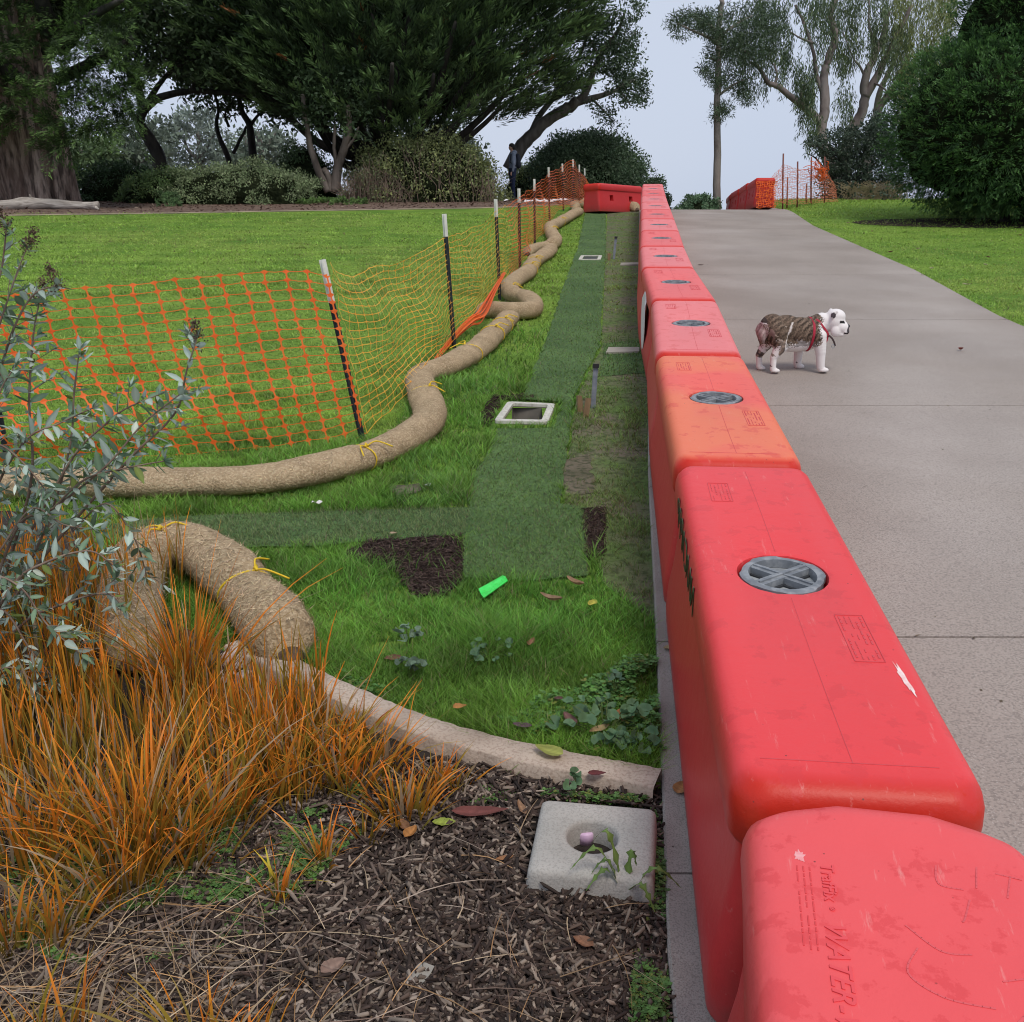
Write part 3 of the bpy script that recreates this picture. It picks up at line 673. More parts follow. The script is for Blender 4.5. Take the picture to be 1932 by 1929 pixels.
GR2 = 'red water barriers curving down beyond the crest'
lb = ['red water barrier at the right edge of the path crest, netting on its end', 'red water barrier just behind the netted one at the path crest', 'third red water barrier of the group right of the path crest, sinking behind it', 'last red water barrier visible beside the tall thin tree trunk']
for (x, y, yw), l, zz in zip([(6.02, 26.0, -6), (6.2, 27.8, -6), (6.36, 29.6, -5), (6.56, 31.4, -8)], lb, [1.75, 1.68, 1.58, 1.47]):
    e = barrier_at(x, y, yw, l, GR2, pitch=R(-3), z=zz); e.scale = (1, 1, 1.12)

# ------------------------------------------------------------------ straw wattles
straw_m = M('straw', (.42, .31, .19), (.30, .22, .13), scale=9, c3=(.56, .44, .29), s3=85, f3=.7, rough=.95, bump=1, bscale=90, bdist=.012, spec=.1)
straw_dark = M('straw_end', (.13, .085, .06), (.08, .055, .04), scale=40, rough=1, bump=1, bscale=60, bdist=.01)
rope_m = M('yellow_rope', (.78, .55, .03), (.68, .45, .02), scale=40, rough=.6)
def wattle(px, rx_, rz_, label, group, ties=(), fibres=2500, seed=0, endcap=True, lift=None, closeup=1.0):
    P = [np.array(G(a, b)) for a, b in px]
    P = crom(P, 10); 
    # resample
    s = np.concatenate([[0], np.cumsum(np.linalg.norm(np.diff(P, axis=0), axis=1))]); n = max(12, int(s[-1] / .045)); ss = np.linspace(0, s[-1], n)
    P = np.stack([np.interp(ss, s, P[:, i]) for i in range(3)], 1)
    rr = np.random.default_rng(seed); T = unit(np.gradient(P, axis=0)); side = unit(np.cross(T, [0, 0, 1.])); up = unit(np.cross(side, T))
    m = 22; th = np.arange(m) / m * 2 * math.pi
    k1 = np.interp(np.arange(n), np.arange(0, n + 9, 5), 1 + rr.uniform(-.07, .07, len(np.arange(0, n + 9, 5))))
    ed_ = np.clip(np.minimum(ss, s[-1] - ss) / .10, 0, 1); endf = .45 + .55 * np.sqrt(1 - (1 - ed_) ** 2); k1 = k1 * endf
    lf = np.zeros(n) if lift is None else np.interp(ss / s[-1], [a for a, b in lift], [b for a, b in lift])
    for t_ in ties: k1 = k1 * (1 - .10 * np.exp(-((ss / s[-1] - t_[0]) * s[-1] / .03) ** 2))
    base = P + up * (rz_ * k1 * .93 + lf)[:, None]
    V = np.zeros((n, m, 3)); nj = rr.normal(0, .012, (n, m)) + .03 * np.sin(3 * th[None, :] + rr.uniform(0, 6) + ss[:, None] * 2)
    cs = np.cos(th); sn = np.sin(th); sn = np.where(sn < -.75, -.75 - (sn + .75) * .1, sn)
    V = base[:, None, :] + side[:, None, :] * (cs[None, :] * rx_ * k1[:, None] * (1 + nj))[..., None] + up[:, None, :] * (sn[None, :] * rz_ * k1[:, None] * (1 + nj))[..., None]
    idx = np.arange(n * m).reshape(n, m); q = np.stack([idx[:-1], np.roll(idx, -1, 1)[:-1], np.roll(idx, -1, 1)[1:], idx[1:]], -1).reshape(-1, 4)
    mid = base[n // 2]; e = empty('straw_wattle', tuple(P[n // 2]), label, 'straw wattle', group)
    o = np_mesh('straw_roll', V.reshape(-1, 3), q, straw_m, e, smooth=True)
    # straw fibres lying in the net skin
    fi = rr.integers(1, n - 1, fibres); fj = rr.uniform(0, 2 * math.pi, fibres); sj_ = np.where(np.sin(fj) < -.75, -.75, np.sin(fj))
    r1 = k1[fi] * rr.uniform(.985, 1.03, fibres)
    Pf = base[fi] + side[fi] * (np.cos(fj) * rx_ * r1)[:, None] + up[fi] * (sj_ * rz_ * r1)[:, None]
    rad = unit(side[fi] * (np.cos(fj) / rx_)[:, None] + up[fi] * (sj_ / rz_)[:, None]); tan = unit(np.cross(rad, T[fi]))
    D = unit(tan * rr.uniform(-1, 1, fibres)[:, None] + T[fi] * rr.uniform(-1, 1, fibres)[:, None] * 1.1 + rad * rr.uniform(-.05, .20, fibres)[:, None])
    c = cvar(fibres, (.56, .43, .27), .38); dk = rr.random(fibres) < .3; c[dk] *= .45
    leaves_mesh(Pf, D, rr.uniform(.014, .042, fibres) * closeup, .0024 * closeup, c, 'straw_fibres', e, N=rad, mat=attrm)
    for end, i, d_ in ((0, 0, -1), (1, n - 1, 1)):
        if not endcap: continue
        Vc = [base[i] + T[i] * d_ * .05]; 
        for j in range(m): Vc.append(V[i, j])
        oo = pydata('straw_end', Vc, [(0, 1 + j, 1 + (j + 1) % m) for j in range(m)], straw_dark, e, smooth=False)
    for t_, tail in ties:
        i = int(t_ * (n - 1)); tb_ = TB(); rg = []
        for a in np.linspace(0, 2 * math.pi, 25):
            s_ = max(math.sin(a), -.7); rg.append(base[i] + T[i] * .012 * math.sin(a * 2 + 1) + side[i] * math.cos(a) * rx_ * k1[i] * 1.03 + up[i] * s_ * rz_ * k1[i] * 1.04)
        tb_.tube(rg, .0045, 5, cap=False)
        kn = base[i] + up[i] * rz_ * k1[i] * .98 + side[i] * rx_ * .35 * tail
        tb_.tube([kn + T[i] * .012, kn + up[i] * .016, kn - T[i] * .012, kn + up[i] * .004], .008, 6)
        for sg in (-1, 1):
            a0 = kn; tb_.tube(crom([a0, a0 + T[i] * sg * .06 + side[i] * .02 * tail + up[i] * .02, a0 + T[i] * sg * .11 + side[i] * .09 * tail - up[i] * .012], 5), .0042, 5)
        tb_.obj('rope_tie', rope_m, e)
    return e
GW = 'straw wattles laid along the grass'
def X7(x, y): return ((x / 2.76) * s98, (860 + y / 2.76) * s98)
wattle([(548, 1262), (505, 1200), (462, 1148), (412, 1100), (360, 1068), (306, 1066), (268, 1100), (252, 1160), (250, 1215), (258, 1275)], .117, .095,
       'straw wattle end curled into a horseshoe behind the orange sedge', GW, ties=[(.24, 1), (.56, -1)], fibres=9000, seed=1, closeup=1.15)
wattle([(-160, 930), (-40, 938), (90, 938), (220, 938), (370, 936), (500, 930), (600, 912), (700, 882), (775, 845), (812, 808), (800, 765), (795, 728), (848, 708), (900, 676), (935, 642), (962, 612)], .105, .078,
       'long straw wattle sweeping from the left edge round below the leaning fence post', GW, ties=[(.34, 1), (.54, 1), (.75, -1), (.87, 1), (.94, 1)], fibres=9000, seed=2)
def C5(x, y): return ((600 + x / 2.927) * s98, (300 + y / 2.927) * s98)
wattle([C5(x, y + 18) for x, y in [(905, 885), (1000, 878), (1100, 890), (1195, 885), (1222, 850), (1175, 808), (1105, 788), (1085, 745), (1130, 700), (1190, 660), (1225, 600), (1290, 555), (1322, 520)]], .105, .085,
       'middle straw wattle bending sharply where it meets the long front one', GW, ties=[(.30, 1), (.6, 1), (.72, 1)], fibres=3500, seed=3, closeup=1.3)
wattle([C5(x, y + 14) for x, y in [(1190, 540), (1240, 515), (1300, 500), (1335, 488)]], .09, .07,
       'short weathered grey wattle stub poking left from the bend under the fence', GW, fibres=600, seed=5, closeup=1.4)
wattle([C5(x, y + 14) for x, y in [(1322, 505), (1345, 480), (1325, 445), (1315, 405), (1355, 382), (1400, 355), (1440, 330), (1478, 312)]], .11, .09,
       'straw wattle climbing the slope beside the far fence posts', GW, ties=[(.3, 1), (.6, 1)], fibres=1500, seed=4, closeup=1.6)
wattle([C5(x, y + 10) for x, y in [(1462, 300), (1450, 278), (1490, 276), (1525, 258), (1540, 275)]], .11, .10,
       'knotted straw wattle end at the top left of the turf strip', GW, fibres=600, seed=6, closeup=1.8)
wattle([C5(x, y + 8) for x, y in [(1545, 280), (1620, 284), (1700, 292), (1800, 300)]], .12, .11,
       'straw wattle lying straight below the crosswise red barrier', GW, fibres=600, seed=7, closeup=1.8)
wattle([C5(x, y + 6) for x, y in [(1762, 268), (1800, 262), (1830, 280)]], .13, .12,
       'stubby straw wattle stacked at the right end of the crosswise one', GW, fibres=300, seed=8, closeup=1.8)

# ------------------------------------------------------------------ safety fence
post_dark = M('post_green_black', (.012, .018, .022), (.03, .038, .042), scale=20, rough=.55); post_white = M('post_white', (.72, .72, .66), (.60, .60, .54), scale=15, rough=.6)
net_orange = M('net_orange', (.92, .155, .03), (.95, .22, .045), scale=3, rough=.45, transl=.25)
net_orange2 = M('net_orange_thin', (.95, .42, .05), (.95, .56, .09), scale=3, rough=.5, transl=.3)
PB = [((-2.78, 5.5), None, 1.15), ((685, 835), (608, 490), 0), ((857, 657), (838, 404), 0), ((943, 568), (935, 376), 0), ((981, 508), (979, 356), 0), ((1009, 461), (1008, 338), 0), ((1037, 423), (1035, 316), 0), ((1063, 398), (1061, 309), 0), ((1081, 395), (1081, 301), 0), ((1093, 388), (1093, 311), 0), ((1104, 386), (1103, 318), 0)]
posts = []
for i, (b_, t_, h_) in enumerate(PB):
    if t_ is None: base = onG(*b_); top = base + Vector((-.06, 0, 1.18))
    else:
        base = G(*b_); top = at(t_[0], t_[1], base.y + .02)
    posts.append((np.array(base), np.array(top)))
plab = ['dark fence post half hidden by the grey shrub at the left edge', 'leaning dark fence post with a white top where the orange net turns the corner', 'upright dark fence post with a white top, second along the receding net', 'dark fence post with a white top above the sharp bend of the wattle', 'slim dark fence post, fourth from the leaning corner post',
        'dark fence post, fifth from the leaning corner post', 'dark fence post, sixth from the leaning corner post', 'dark fence post, seventh from the leaning corner post', 'tallest looking far fence post at the peak of the orange net', 'far fence post just right of the net peak', 'last fence post beside the crosswise red barrier']
for i, (b, t_) in enumerate(posts):
    ax = unit(t_ - b); L_ = np.linalg.norm(t_ - b); e = empty('fence_post', tuple(b), plab[i], 'fence post', 'fence posts carrying the orange net')
    wl = .24 if i < 2 else .18
    for nm, m, a0, a1, k in (('post_shaft', post_dark, -.05, L_ - wl, 1.0), ('white_top', post_white, L_ - wl, L_, 1.06)):
        tb_ = TB(); X = unit(np.cross(ax, [0, 1., 0])); Y = np.cross(X, ax); M3 = np.stack([X, Y, ax], 1); c = b + ax * (a0 + a1) / 2; l = a1 - a0
        tb_.box(c, (.036 * k, .006 * k, l), M3); tb_.box(c - Y * .014, (.006 * k, .026, l - .002), M3)
        if nm == 'post_shaft':
            for s_ in np.arange(a0 + .1, a1 - .02, .055): tb_.box(b + ax * s_ - Y * .0, (.012, .014, .012), M3)
        tb_.obj(nm, m, e, smooth=False)
def ribbon(Vl, Fl, A, B, wa, wb, nrm):
    d = B - A; s_ = np.cross(d, nrm); l = np.linalg.norm(s_)
    if l < 1e-9: return
    s_ = s_ / l; k = len(Vl); Vl += [A - s_ * wa / 2, A + s_ * wa / 2, B + s_ * wb / 2, B - s_ * wb / 2]; Fl.append((k, k + 1, k + 2, k + 3))
def net(name, Gp, label, group, hw, vn, vm, mat, cat='safety net'):
    """Gp[i][j]: node grid (i along, j up). hw strand width, vn node width, vm width between nodes"""
    n, m, _ = Gp.shape; Vl = []; Fl = []
    for i in range(n):
        for j in range(m):
            a = Gp[min(i + 1, n - 1), j] - Gp[max(i - 1, 0), j]; b = Gp[i, min(j + 1, m - 1)] - Gp[i, max(j - 1, 0)]; nr = unit(np.cross(a, b))
            if i < n - 1:
                A = Gp[i, j]; B = Gp[i + 1, j]; sag = np.array([0, 0, -.003 * random.random()]); Mx = (A + B) / 2 + sag; q = A * .82 + B * .18; q2 = A * .18 + B * .82
                ribbon(Vl, Fl, A, q, vn * .55, hw, nr); ribbon(Vl, Fl, q, Mx, hw, hw, nr); ribbon(Vl, Fl, Mx, q2, hw, hw, nr); ribbon(Vl, Fl, q2, B, hw, vn * .55, nr)
            if j < m - 1:
                A = Gp[i, j]; B = Gp[i, j + 1]; q = (A + B) / 2; off = nr * .0015
                ribbon(Vl, Fl, A + off, A * .75 + B * .25 + off, vn, vm, nr); ribbon(Vl, Fl, A * .75 + B * .25 + off, A * .25 + B * .75 + off, vm, vm, nr); ribbon(Vl, Fl, A * .25 + B * .75 + off, B + off, vm, vn, nr)
    o = pydata(name, Vl, Fl, mat); return tag(o, label, cat, group)
def bil(n, m, bot, top, jit=.004, slant=0.0):
    """bot/top: polylines of world points, resampled to n"""
    def rs(P, n):
        P = np.array(P, float); s = np.concatenate([[0], np.cumsum(np.linalg.norm(np.diff(P, axis=0), axis=1))]); ss = np.linspace(0, s[-1], n)
        return np.stack([np.interp(ss, s, P[:, i]) for i in range(3)], 1)
    a = rs(bot, n); b = rs(top, n); v = np.linspace(0, 1, m)
    Gp = a[:, None] * (1 - v)[None, :, None] + b[:, None] * v[None, :, None]
    return Gp + rng.normal(0, jit, Gp.shape)
# left panel between the hidden post and the leaning corner post
pw = posts[1]; pl = posts[0]
Yl = lambda x: 5.5 + (x + 2.78) * (5.89 - 5.5) / 1.9
def lp(px, py): # point on the left panel's plane, a bit bowed
    d = ray(px, py)
    # plane y = 5.5 + k (x+2.78)
    k = .205; t = (5.5 + k * 2.78) / (d[1] - k * d[0]); return np.array([t * d[0], t * d[1], ZC + t * d[2]])
topL = crom([lp(*p) for p in [(-290, 575), (-95, 562), (30, 556), (118, 545), (190, 540), (330, 528), (430, 518), (520, 512), (580, 513), (617, 523)]], 6)
botL = crom([lp(*p) for p in [(-60, 905), (60, 897), (160, 885), (240, 874), (330, 872), (450, 862), (560, 850), (640, 838), (686, 822)]], 6)
gl = bil(22, 20, botL, topL, .003)
for i in range(gl.shape[0]):      # slack folds in the lower half at the left
    for j in range(gl.shape[1]):
        u = i / 21; v = j / 19
        gl[i, j] += np.array([.05 * math.sin(v * 6 + u * 3) * (1 - u) + .03 * math.exp(-((v - .3) / .1) ** 2) * (1 - u), -.10 * math.exp(-((v - .28) / .12) ** 2) * (1 - u) - .05 * math.sin(u * math.pi), -.012 * math.sin(u * 17 * 0) - .02 * math.exp(-((v - .32) / .08) ** 2) * (1 - u)])
net('safety_net', gl, 'orange plastic safety net stretched wide between the left edge and the leaning post', None, .0040, .040, .009, net_orange)
# long receding net
def onp(px, py, Y): return np.array(at(px, py, Y))
tops = []; bots = []
tp = [(622, 494, 5.93), (632, 512, 6.05), (655, 520, 6.3), (690, 515, 6.7), (735, 500, 7.2), (780, 482, 7.8), (815, 463, 8.4), (844, 447, 8.72), (865, 443, 9.2), (900, 428, 10.3), (937, 398, 11.24), (960, 388, 12.6), (981, 372, 13.96), (996, 364, 15.3), (1009, 350, 16.7), (1022, 342, 18.4), (1036, 326, 20.4), (1050, 321, 22), (1062, 314, 23.4), (1082, 303, 24.3), (1088, 318, 24.9), (1094, 326, 25.4), (1103, 334, 25.9), (1110, 345, 26.1)]
bp_ = [(692, 818, 5.93), (705, 800, 6.05), (727, 778, 6.3), (760, 745, 6.7), (800, 705, 7.2), (832, 675, 7.8), (850, 650, 8.4), (862, 635, 8.72), (880, 612, 9.2), (915, 578, 10.3), (944, 552, 11.24), (965, 528, 12.6), (983, 498, 13.96), (998, 474, 15.3), (1011, 452, 16.7), (1024, 438, 18.4), (1038, 418, 20.4), (1050, 402, 22), (1064, 392, 23.4), (1082, 388, 24.3), (1088, 386, 24.9), (1094, 383, 25.4), (1103, 380, 25.9), (1110, 378, 26.1)]
topR = crom([onp(*p) for p in tp], 8); botR = crom([onp(*p) for p in bp_], 8)
def resamp_pair(T_, B_, step):
    mid = (T_ + B_) / 2; s = np.concatenate([[0], np.cumsum(np.linalg.norm(np.diff(mid, axis=0), axis=1))]); n = int(s[-1] / step); ss = np.linspace(0, s[-1], n)
    f = lambda P: np.stack([np.interp(ss, s, P[:, i]) for i in range(3)], 1)
    return f(T_), f(B_), ss
Tt, Bt, ss = resamp_pair(topR, botR, .135); v = np.linspace(0, 1, 20)
Gp = Bt[:, None] * (1 - v)[None, :, None] + Tt[:, None] * v[None, :, None]
py_ = np.array([p[0][1] for p in posts])
for i in range(len(ss)):
    y = Gp[i, 0, 1]; k = np.searchsorted(py_[1:], y); 
    a = py_[max(1, k)] if k > 0 else py_[1]; b = py_[min(k + 1, len(py_) - 1)]; u = np.clip((y - a) / max(b - a, .1), 0, 1); bulge = math.sin(u * math.pi)
    for j in range(20):
        vv = v[j]; Gp[i, j, 0] += .10 * bulge * math.sin(vv * math.pi) * math.sin(i * .5) * .5 + .05 * bulge * math.sin(vv * 9 + i * .3) * .6
        Gp[i, j, 2] -= (.10 * bulge * math.sin(vv * math.pi)) * (1 if y > 8.8 else .5) + .015 * math.sin(i * .8 + vv * 5) * bulge
        Gp[i, j, 1] += .05 * math.sin(vv * 7 + i * .4) * bulge
Gp += rng.normal(0, .004, Gp.shape)
ncut = int(np.searchsorted(Gp[:, 0, 1], 12.6))
net('safety_net', Gp[:ncut + 1], 'slack yellowish orange safety net sagging between the leaning post and the fourth post', None, .0050, .015, .0065, net_orange2)
net('safety_net', Gp[ncut:], 'orange safety net running up the slope in dense folds along the far posts', None, .009, .018, .010, net_orange)
# net gathered into a rope low between posts two and three
tb_ = TB()
for k in range(12):
    o = rng.normal(0, .018, 3); ps = [onp(805, 700, 7.9) + o, onp(850, 640, 8.75) + o * 1.4, onp(885, 603, 9.3) + o * 2.2, onp(905, 590, 9.5) + o * 3, onp(928, 552, 10.4) + o * 1.6, onp(950, 515, 11.6) + o]
    tb_.tube(crom(ps, 6), .006, 4, cap=False)
tag(tb_.obj('gathered_net', net_orange), 'orange net bunched into a rope low between the second and third posts', 'safety net')
# right hand net and poles beyond the crest
pole_m = M('rust_pole', (.16, .05, .04), (.22, .09, .07), scale=9, rough=.8)
npx = [(1478, 290, 384), (1486, 335, 384), (1505, 305, 383), (1522, 347, 383), (1531, 296, 382), (1556, 296, 380)]
Yn = [25.8, 26.6, 26.2, 27.2, 26.6, 27.0]; pn = ['tallest', 'short second', 'third', 'short fourth', 'fifth', 'rightmost']
for (px, t0, b0), Y, nm in zip(npx, Yn, pn):
    b = np.array(at(px, b0, Y)); b[2] = float(zg(b[0], Y)) - .1; t_ = np.array(at(px, t0, Y)); tb_ = TB(); tb_.tube([b, (b + t_) / 2 + rng.normal(0, .008, 3), t_], .019, 6)
    tag(tb_.obj('net_pole', pole_m), '%s rusty pole of the netting enclosure right of the path crest' % nm, 'pole', 'poles of the far netting')
def quadnet(T, B, n, m, label, mat, hw=.009, vn=.012, vm=.009):
    g = bil(n, m, B, T, .012); net('safety_net', g, label, 'orange nets right of the path crest', hw, vn, vm, mat)
netfar = M('net_far_pink', (.85, .28, .16), rough=.5, transl=.4)
quadnet([onp(1447, 348, 25.4), onp(1462, 328, 25.6), onp(1478, 312, 25.8)], [onp(1447, 384, 25.4), onp(1478, 384, 25.8)], 13, 22, 'pale orange net rising from the red barrier to the tallest pole', netfar)
quadnet([onp(1478, 311, 25.8), onp(1505, 319, 26.2), onp(1531, 325, 26.6)], [onp(1478, 385, 25.8), onp(1531, 383, 26.6)], 16, 22, 'pale orange net hung between the middle poles right of the crest', netfar)
quadnet([onp(1531, 322, 26.6), onp(1545, 312, 26.8), onp(1558, 318, 27), onp(1575, 350, 27.4)], [onp(1531, 383, 26.6), onp(1580, 380, 27.4)], 14, 22, 'crumpled orange net against the dark shrub at the last pole', netfar)
tb_ = TB()
for k in range(60):
    a = onp(1545 + rng.normal(0, 8), 325 + rng.normal(0, 7), 26.5); b = a + rng.normal(0, .12, 3); tb_.tube(crom([a, (a + b) / 2 + rng.normal(0, .04, 3), b], 3), .009, 3, cap=False)
tag(tb_.obj('gathered_net', net_orange), 'bunched bright orange netting hooked near the rightmost rusty pole', 'safety net')
# netting stuffed over the end of the crest barrier
g = np.zeros((9, 14, 3))
for i in range(9):
    for j in range(14):
        g[i, j] = (5.72 + .44 * i / 8 + rng.normal(0, .015), 25.04 - .03 * math.sin(i * 2.1) - abs(rng.normal(0, .02)), 1.80 + .58 * j / 13 + rng.normal(0, .012))
net('safety_net', g, 'orange netting bunched over the open end of the crest barrier', None, .014, .026, .014, net_orange)

# ------------------------------------------------------------------ concrete edging, block and small fixtures
curb_m = M('curb_concrete', (.38, .30, .235), (.50, .41, .33), scale=5, c3=(.24, .17, .13), s3=110, f3=.5, bump=.5, bscale=80, rough=.95, bdist=.006)
cpx = [(1240, 1497), (1160, 1480), (1080, 1466), (960, 1440), (840, 1408), (760, 1380), (680, 1345), (600, 1308), (530, 1272), (450, 1232)]
cp = crom([np.array(G(*p)) for p in cpx], 8); n = len(cp); T = unit(np.gradient(cp, axis=0)); sd_ = unit(np.cross(T, [0, 0, 1.]))
prof_c = [(-.055, -.02), (-.054, .056), (-.050, .061), (.046, .062), (.051, .057), (.054, -.02)]
V = np.zeros((n, len(prof_c), 3))
for k, (a, b) in enumerate(prof_c): V[:, k] = cp + sd_ * (a + rng.normal(0, .0015, n))[:, None] + np.array([0, 0, 1.]) * (b - .012 + rng.normal(0, .0012, n))[:, None]
idx = np.arange(n * 6).reshape(n, 6); q = np.stack([idx[:-1, :-1], idx[:-1, 1:], idx[1:, 1:], idx[1:, :-1]], -1).reshape(-1, 4)
o = np_mesh('curb', V.reshape(-1, 3), q, curb_m, smooth=False); tag(o, 'pinkish concrete curb between the lawn corner and the mulch bed', 'curb')

def rounded_box_bm(cx, cy, top, bot, h, rr_=.018, seg=4):
    pass
blk_m = M('block_concrete', (.36, .35, .32), (.44, .42, .385), scale=7, c3=(.24, .23, .21), s3=200, f3=.5, bump=.5, bscale=120, rough=.95, bdist=.004)
e = empty('concrete_block', (.205, 2.215, SL * 2.215), 'square pale concrete block with a round hole, set in the mulch beside the band', 'concrete block', None, R(-11))
e.rotation_euler = (math.atan(SL), 0, R(-9))
bm = bmesh.new(); N_ = 96
def sq(hw, z, r):
    out = []
    for i in range(N_):
        a = 2 * math.pi * (i + .5) / N_; c_, s_ = math.cos(a), math.sin(a); k = 1 / (abs(c_) ** 26 + abs(s_) ** 26) ** (1 / 26.)
        out.append(bm.verts.new((c_ * k * hw, s_ * k * hw * .96, z)))
    return out
def ci(r, z): return [bm.verts.new((r * math.cos(2 * math.pi * (i + .5) / N_) - .005, r * .98 * math.sin(2 * math.pi * (i + .5) / N_) + .005, z)) for i in range(N_)]
rs = [sq(.158, -.03, 0), sq(.150, .052, 0), sq(.147, .063, 0), sq(.141, .069, 0), sq(.134, .0715, 0), sq(.120, .072, 0), ci(.072, .072), ci(.066, .069), ci(.062, .060), ci(.060, -.01)]
for a, b in zip(rs[:-1], rs[1:]):
    for i in range(N_): bm.faces.new((a[i], a[(i + 1) % N_], b[(i + 1) % N_], b[i]))
bm_obj('block_body', bm, blk_m, e, world=False, smooth=True)
tb_ = TB(); tb_.V.append(np.array([(.075 * math.cos(a), .075 * math.sin(a) + .02, -.002) for a in np.linspace(0, 2 * math.pi, 24)[:-1]])); tb_.Fc.append(tuple(range(23))); tb_.n = 23
tb_.obj('hole_soil', soil_mat, e, world=False)
# lilac valve cap in the hole
p = G(1104, 1584); e2 = empty('valve_cap', (p.x, p.y - .01, p.z + .022), 'small lilac plastic valve cap inside the hole of the concrete block', 'valve cap')
lil = M('lilac_plastic', (.62, .42, .62), (.70, .50, .68), scale=60, rough=.5)
tb_ = TB(); tb_.tube([(0, 0, -.02), (0, 0, .008), (0, 0, .012)], [.022, .022, .019], 18); tb_.obj('cap_body', lil, e2, world=False)
tb_ = TB(); tb_.tube([(0, 0, .012), (0, 0, .014)], [.010, .009], 12); tb_.obj('cap_core', M('dark_core', (.10, .06, .08)), e2, world=False)

# open utility box in the turf
def util_box(corners, label, deep=.28, rim=.045):
    c = [np.array(G(*p)) for p in corners]; ctr = sum(c) / 4; e = empty('utility_box', tuple(ctr), label, 'utility box', 'utility boxes in the turf')
    up = np.array([0, 0, 1.]); ins = []
    for k in range(4):
        a = c[k - 1] - c[k]; b = c[(k + 1) % 4] - c[k]; ins.append(c[k] + unit(a) * rim + unit(b) * rim)
    V = []; Fc = []
    # rounded outline: chamfered corners
    out = []; inn = []
    for k in range(4):
        a = unit(c[k - 1] - c[k]); b = unit(c[(k + 1) % 4] - c[k]); r = .03
        out += [c[k] + a * r, c[k] + a * r * .3 + b * r * .3, c[k] + b * r]; r = .012; inn += [ins[k] + a * r, ins[k] + a * r * .3 + b * r * .3, ins[k] + b * r]
    m = 12; lay = [[p + up * .004 for p in out], [p + up * .020 for p in out], [p * .985 + q * .015 + up * .024 for p, q in zip(out, inn)], [p + up * .024 for p in inn], [p + up * .006 for p in inn]]
    for l in lay: V += l
    for r in range(4):
        for j in range(m): k = (j + 1) % m; Fc.append((r * m + j, r * m + k, (r + 1) * m + k, (r + 1) * m + j))
    pydata('box_rim', V, Fc, M('box_rim_plastic', (.50, .49, .43), (.62, .60, .53), scale=20, rough=.7, c3=(.25, .22, .17), s3=40, f3=.5), e)
    V = [p + up * .0065 for p in inn] + [p * .9 + ctr * .1 - up * deep for p in inn]; Fc = [(j, (j + 1) % m, m + (j + 1) % m, m + j) for j in range(m)]
    pydata('box_wall', V, Fc, M('box_wall_dark', (.12, .11, .09), (.20, .18, .15), scale=9, rough=.9), e)  # inner walls much darker than the rim
    V = [p * .9 + ctr * .1 - up * (deep - .002) for p in inn]; pydata('box_floor', V, [tuple(range(m))], M('box_floor_dark', (.028, .034, .026), rough=.3), e)  # even, very dark floor
    return c, ins
ub1 = util_box([(932, 801), (1034, 803), (1048, 768), (958, 764)], 'open rectangular utility box with a cream rim beside the turf strip')
ub2 = util_box([(1091, 493), (1133, 493), (1136, 485), (1096, 485)], 'small far utility box with a pale rim by the second metal stake', deep=-.014, rim=.05)  # far box: dark floor plate set just above the ground
# cut the ground sheets open over the two boxes
def cut_hole(names, poly, cell=None):
    pass
paver_m = M('paver', (.30, .28, .24), (.36, .33, .28), scale=9, rough=.95, bump=.3, bscale=100)
for (pp, lab) in (([(1143, 670), (1206, 668), (1206, 660), (1148, 660)], 'pale flat paver in the grass level with the bulldog'), ([(1170, 503), (1206, 502), (1206, 498), (1172, 499)], 'narrow pale paver in the grass near the far metal stake')):
    c = [np.array(G(*p)) for p in pp]; up = np.array([0, 0, 1.]); V = [p - up * .02 for p in c] + [p + up * .022 for p in c]
    tag(pydata('paver', V, [(4, 5, 6, 7), (0, 1, 5, 4), (1, 2, 6, 5), (2, 3, 7, 6), (3, 0, 4, 7)], paver_m), lab, 'paver')
steel = M('galvanised', (.20, .23, .27), (.30, .33, .37), scale=25, rough=.5, metal=.5); blackp = M('black_plastic', (.02, .02, .022), rough=.5)
wood_m = M('split_wood', (.30, .20, .11), (.20, .13, .07), scale=8, stretch=(3, 3, .6), rough=.9, bump=.4)
def stake(b, t_, lab, rad=.016):
    B = np.array(G(*b)); Tt_ = np.array(at(t_[0], t_[1], B[1] + .02)); e = empty('metal_stake', tuple(B), lab, 'metal stake', 'metal stakes in the turf'); ax = unit(Tt_ - B)
    tb_ = TB(); X = unit(np.cross(ax, [0, 1., 0])); Y = np.cross(X, ax); M3 = np.stack([X, Y, ax], 1); L_ = np.linalg.norm(Tt_ - B)
    tb_.box(B + ax * L_ / 2, (.030, .006, L_ + .04), M3); tb_.box(B + ax * L_ / 2 + Y * .014 + X * .012, (.006, .028, L_ + .038), M3); tb_.obj('stake_shaft', steel, e, smooth=False)
    tb_ = TB(); tb_.box(Tt_ + ax * .012, (.04, .034, .026), M3); tb_.obj('stake_cap', blackp, e, smooth=False)
stake((1119, 772), (1124, 694), 'metal stake with a black cap standing behind the split wood blocks')
stake((1158, 490), (1162, 450), 'far metal stake with a black cap beside the small utility box')
stake((1202, 393), (1200, 368), 'thin metal stake before the crosswise red barrier')
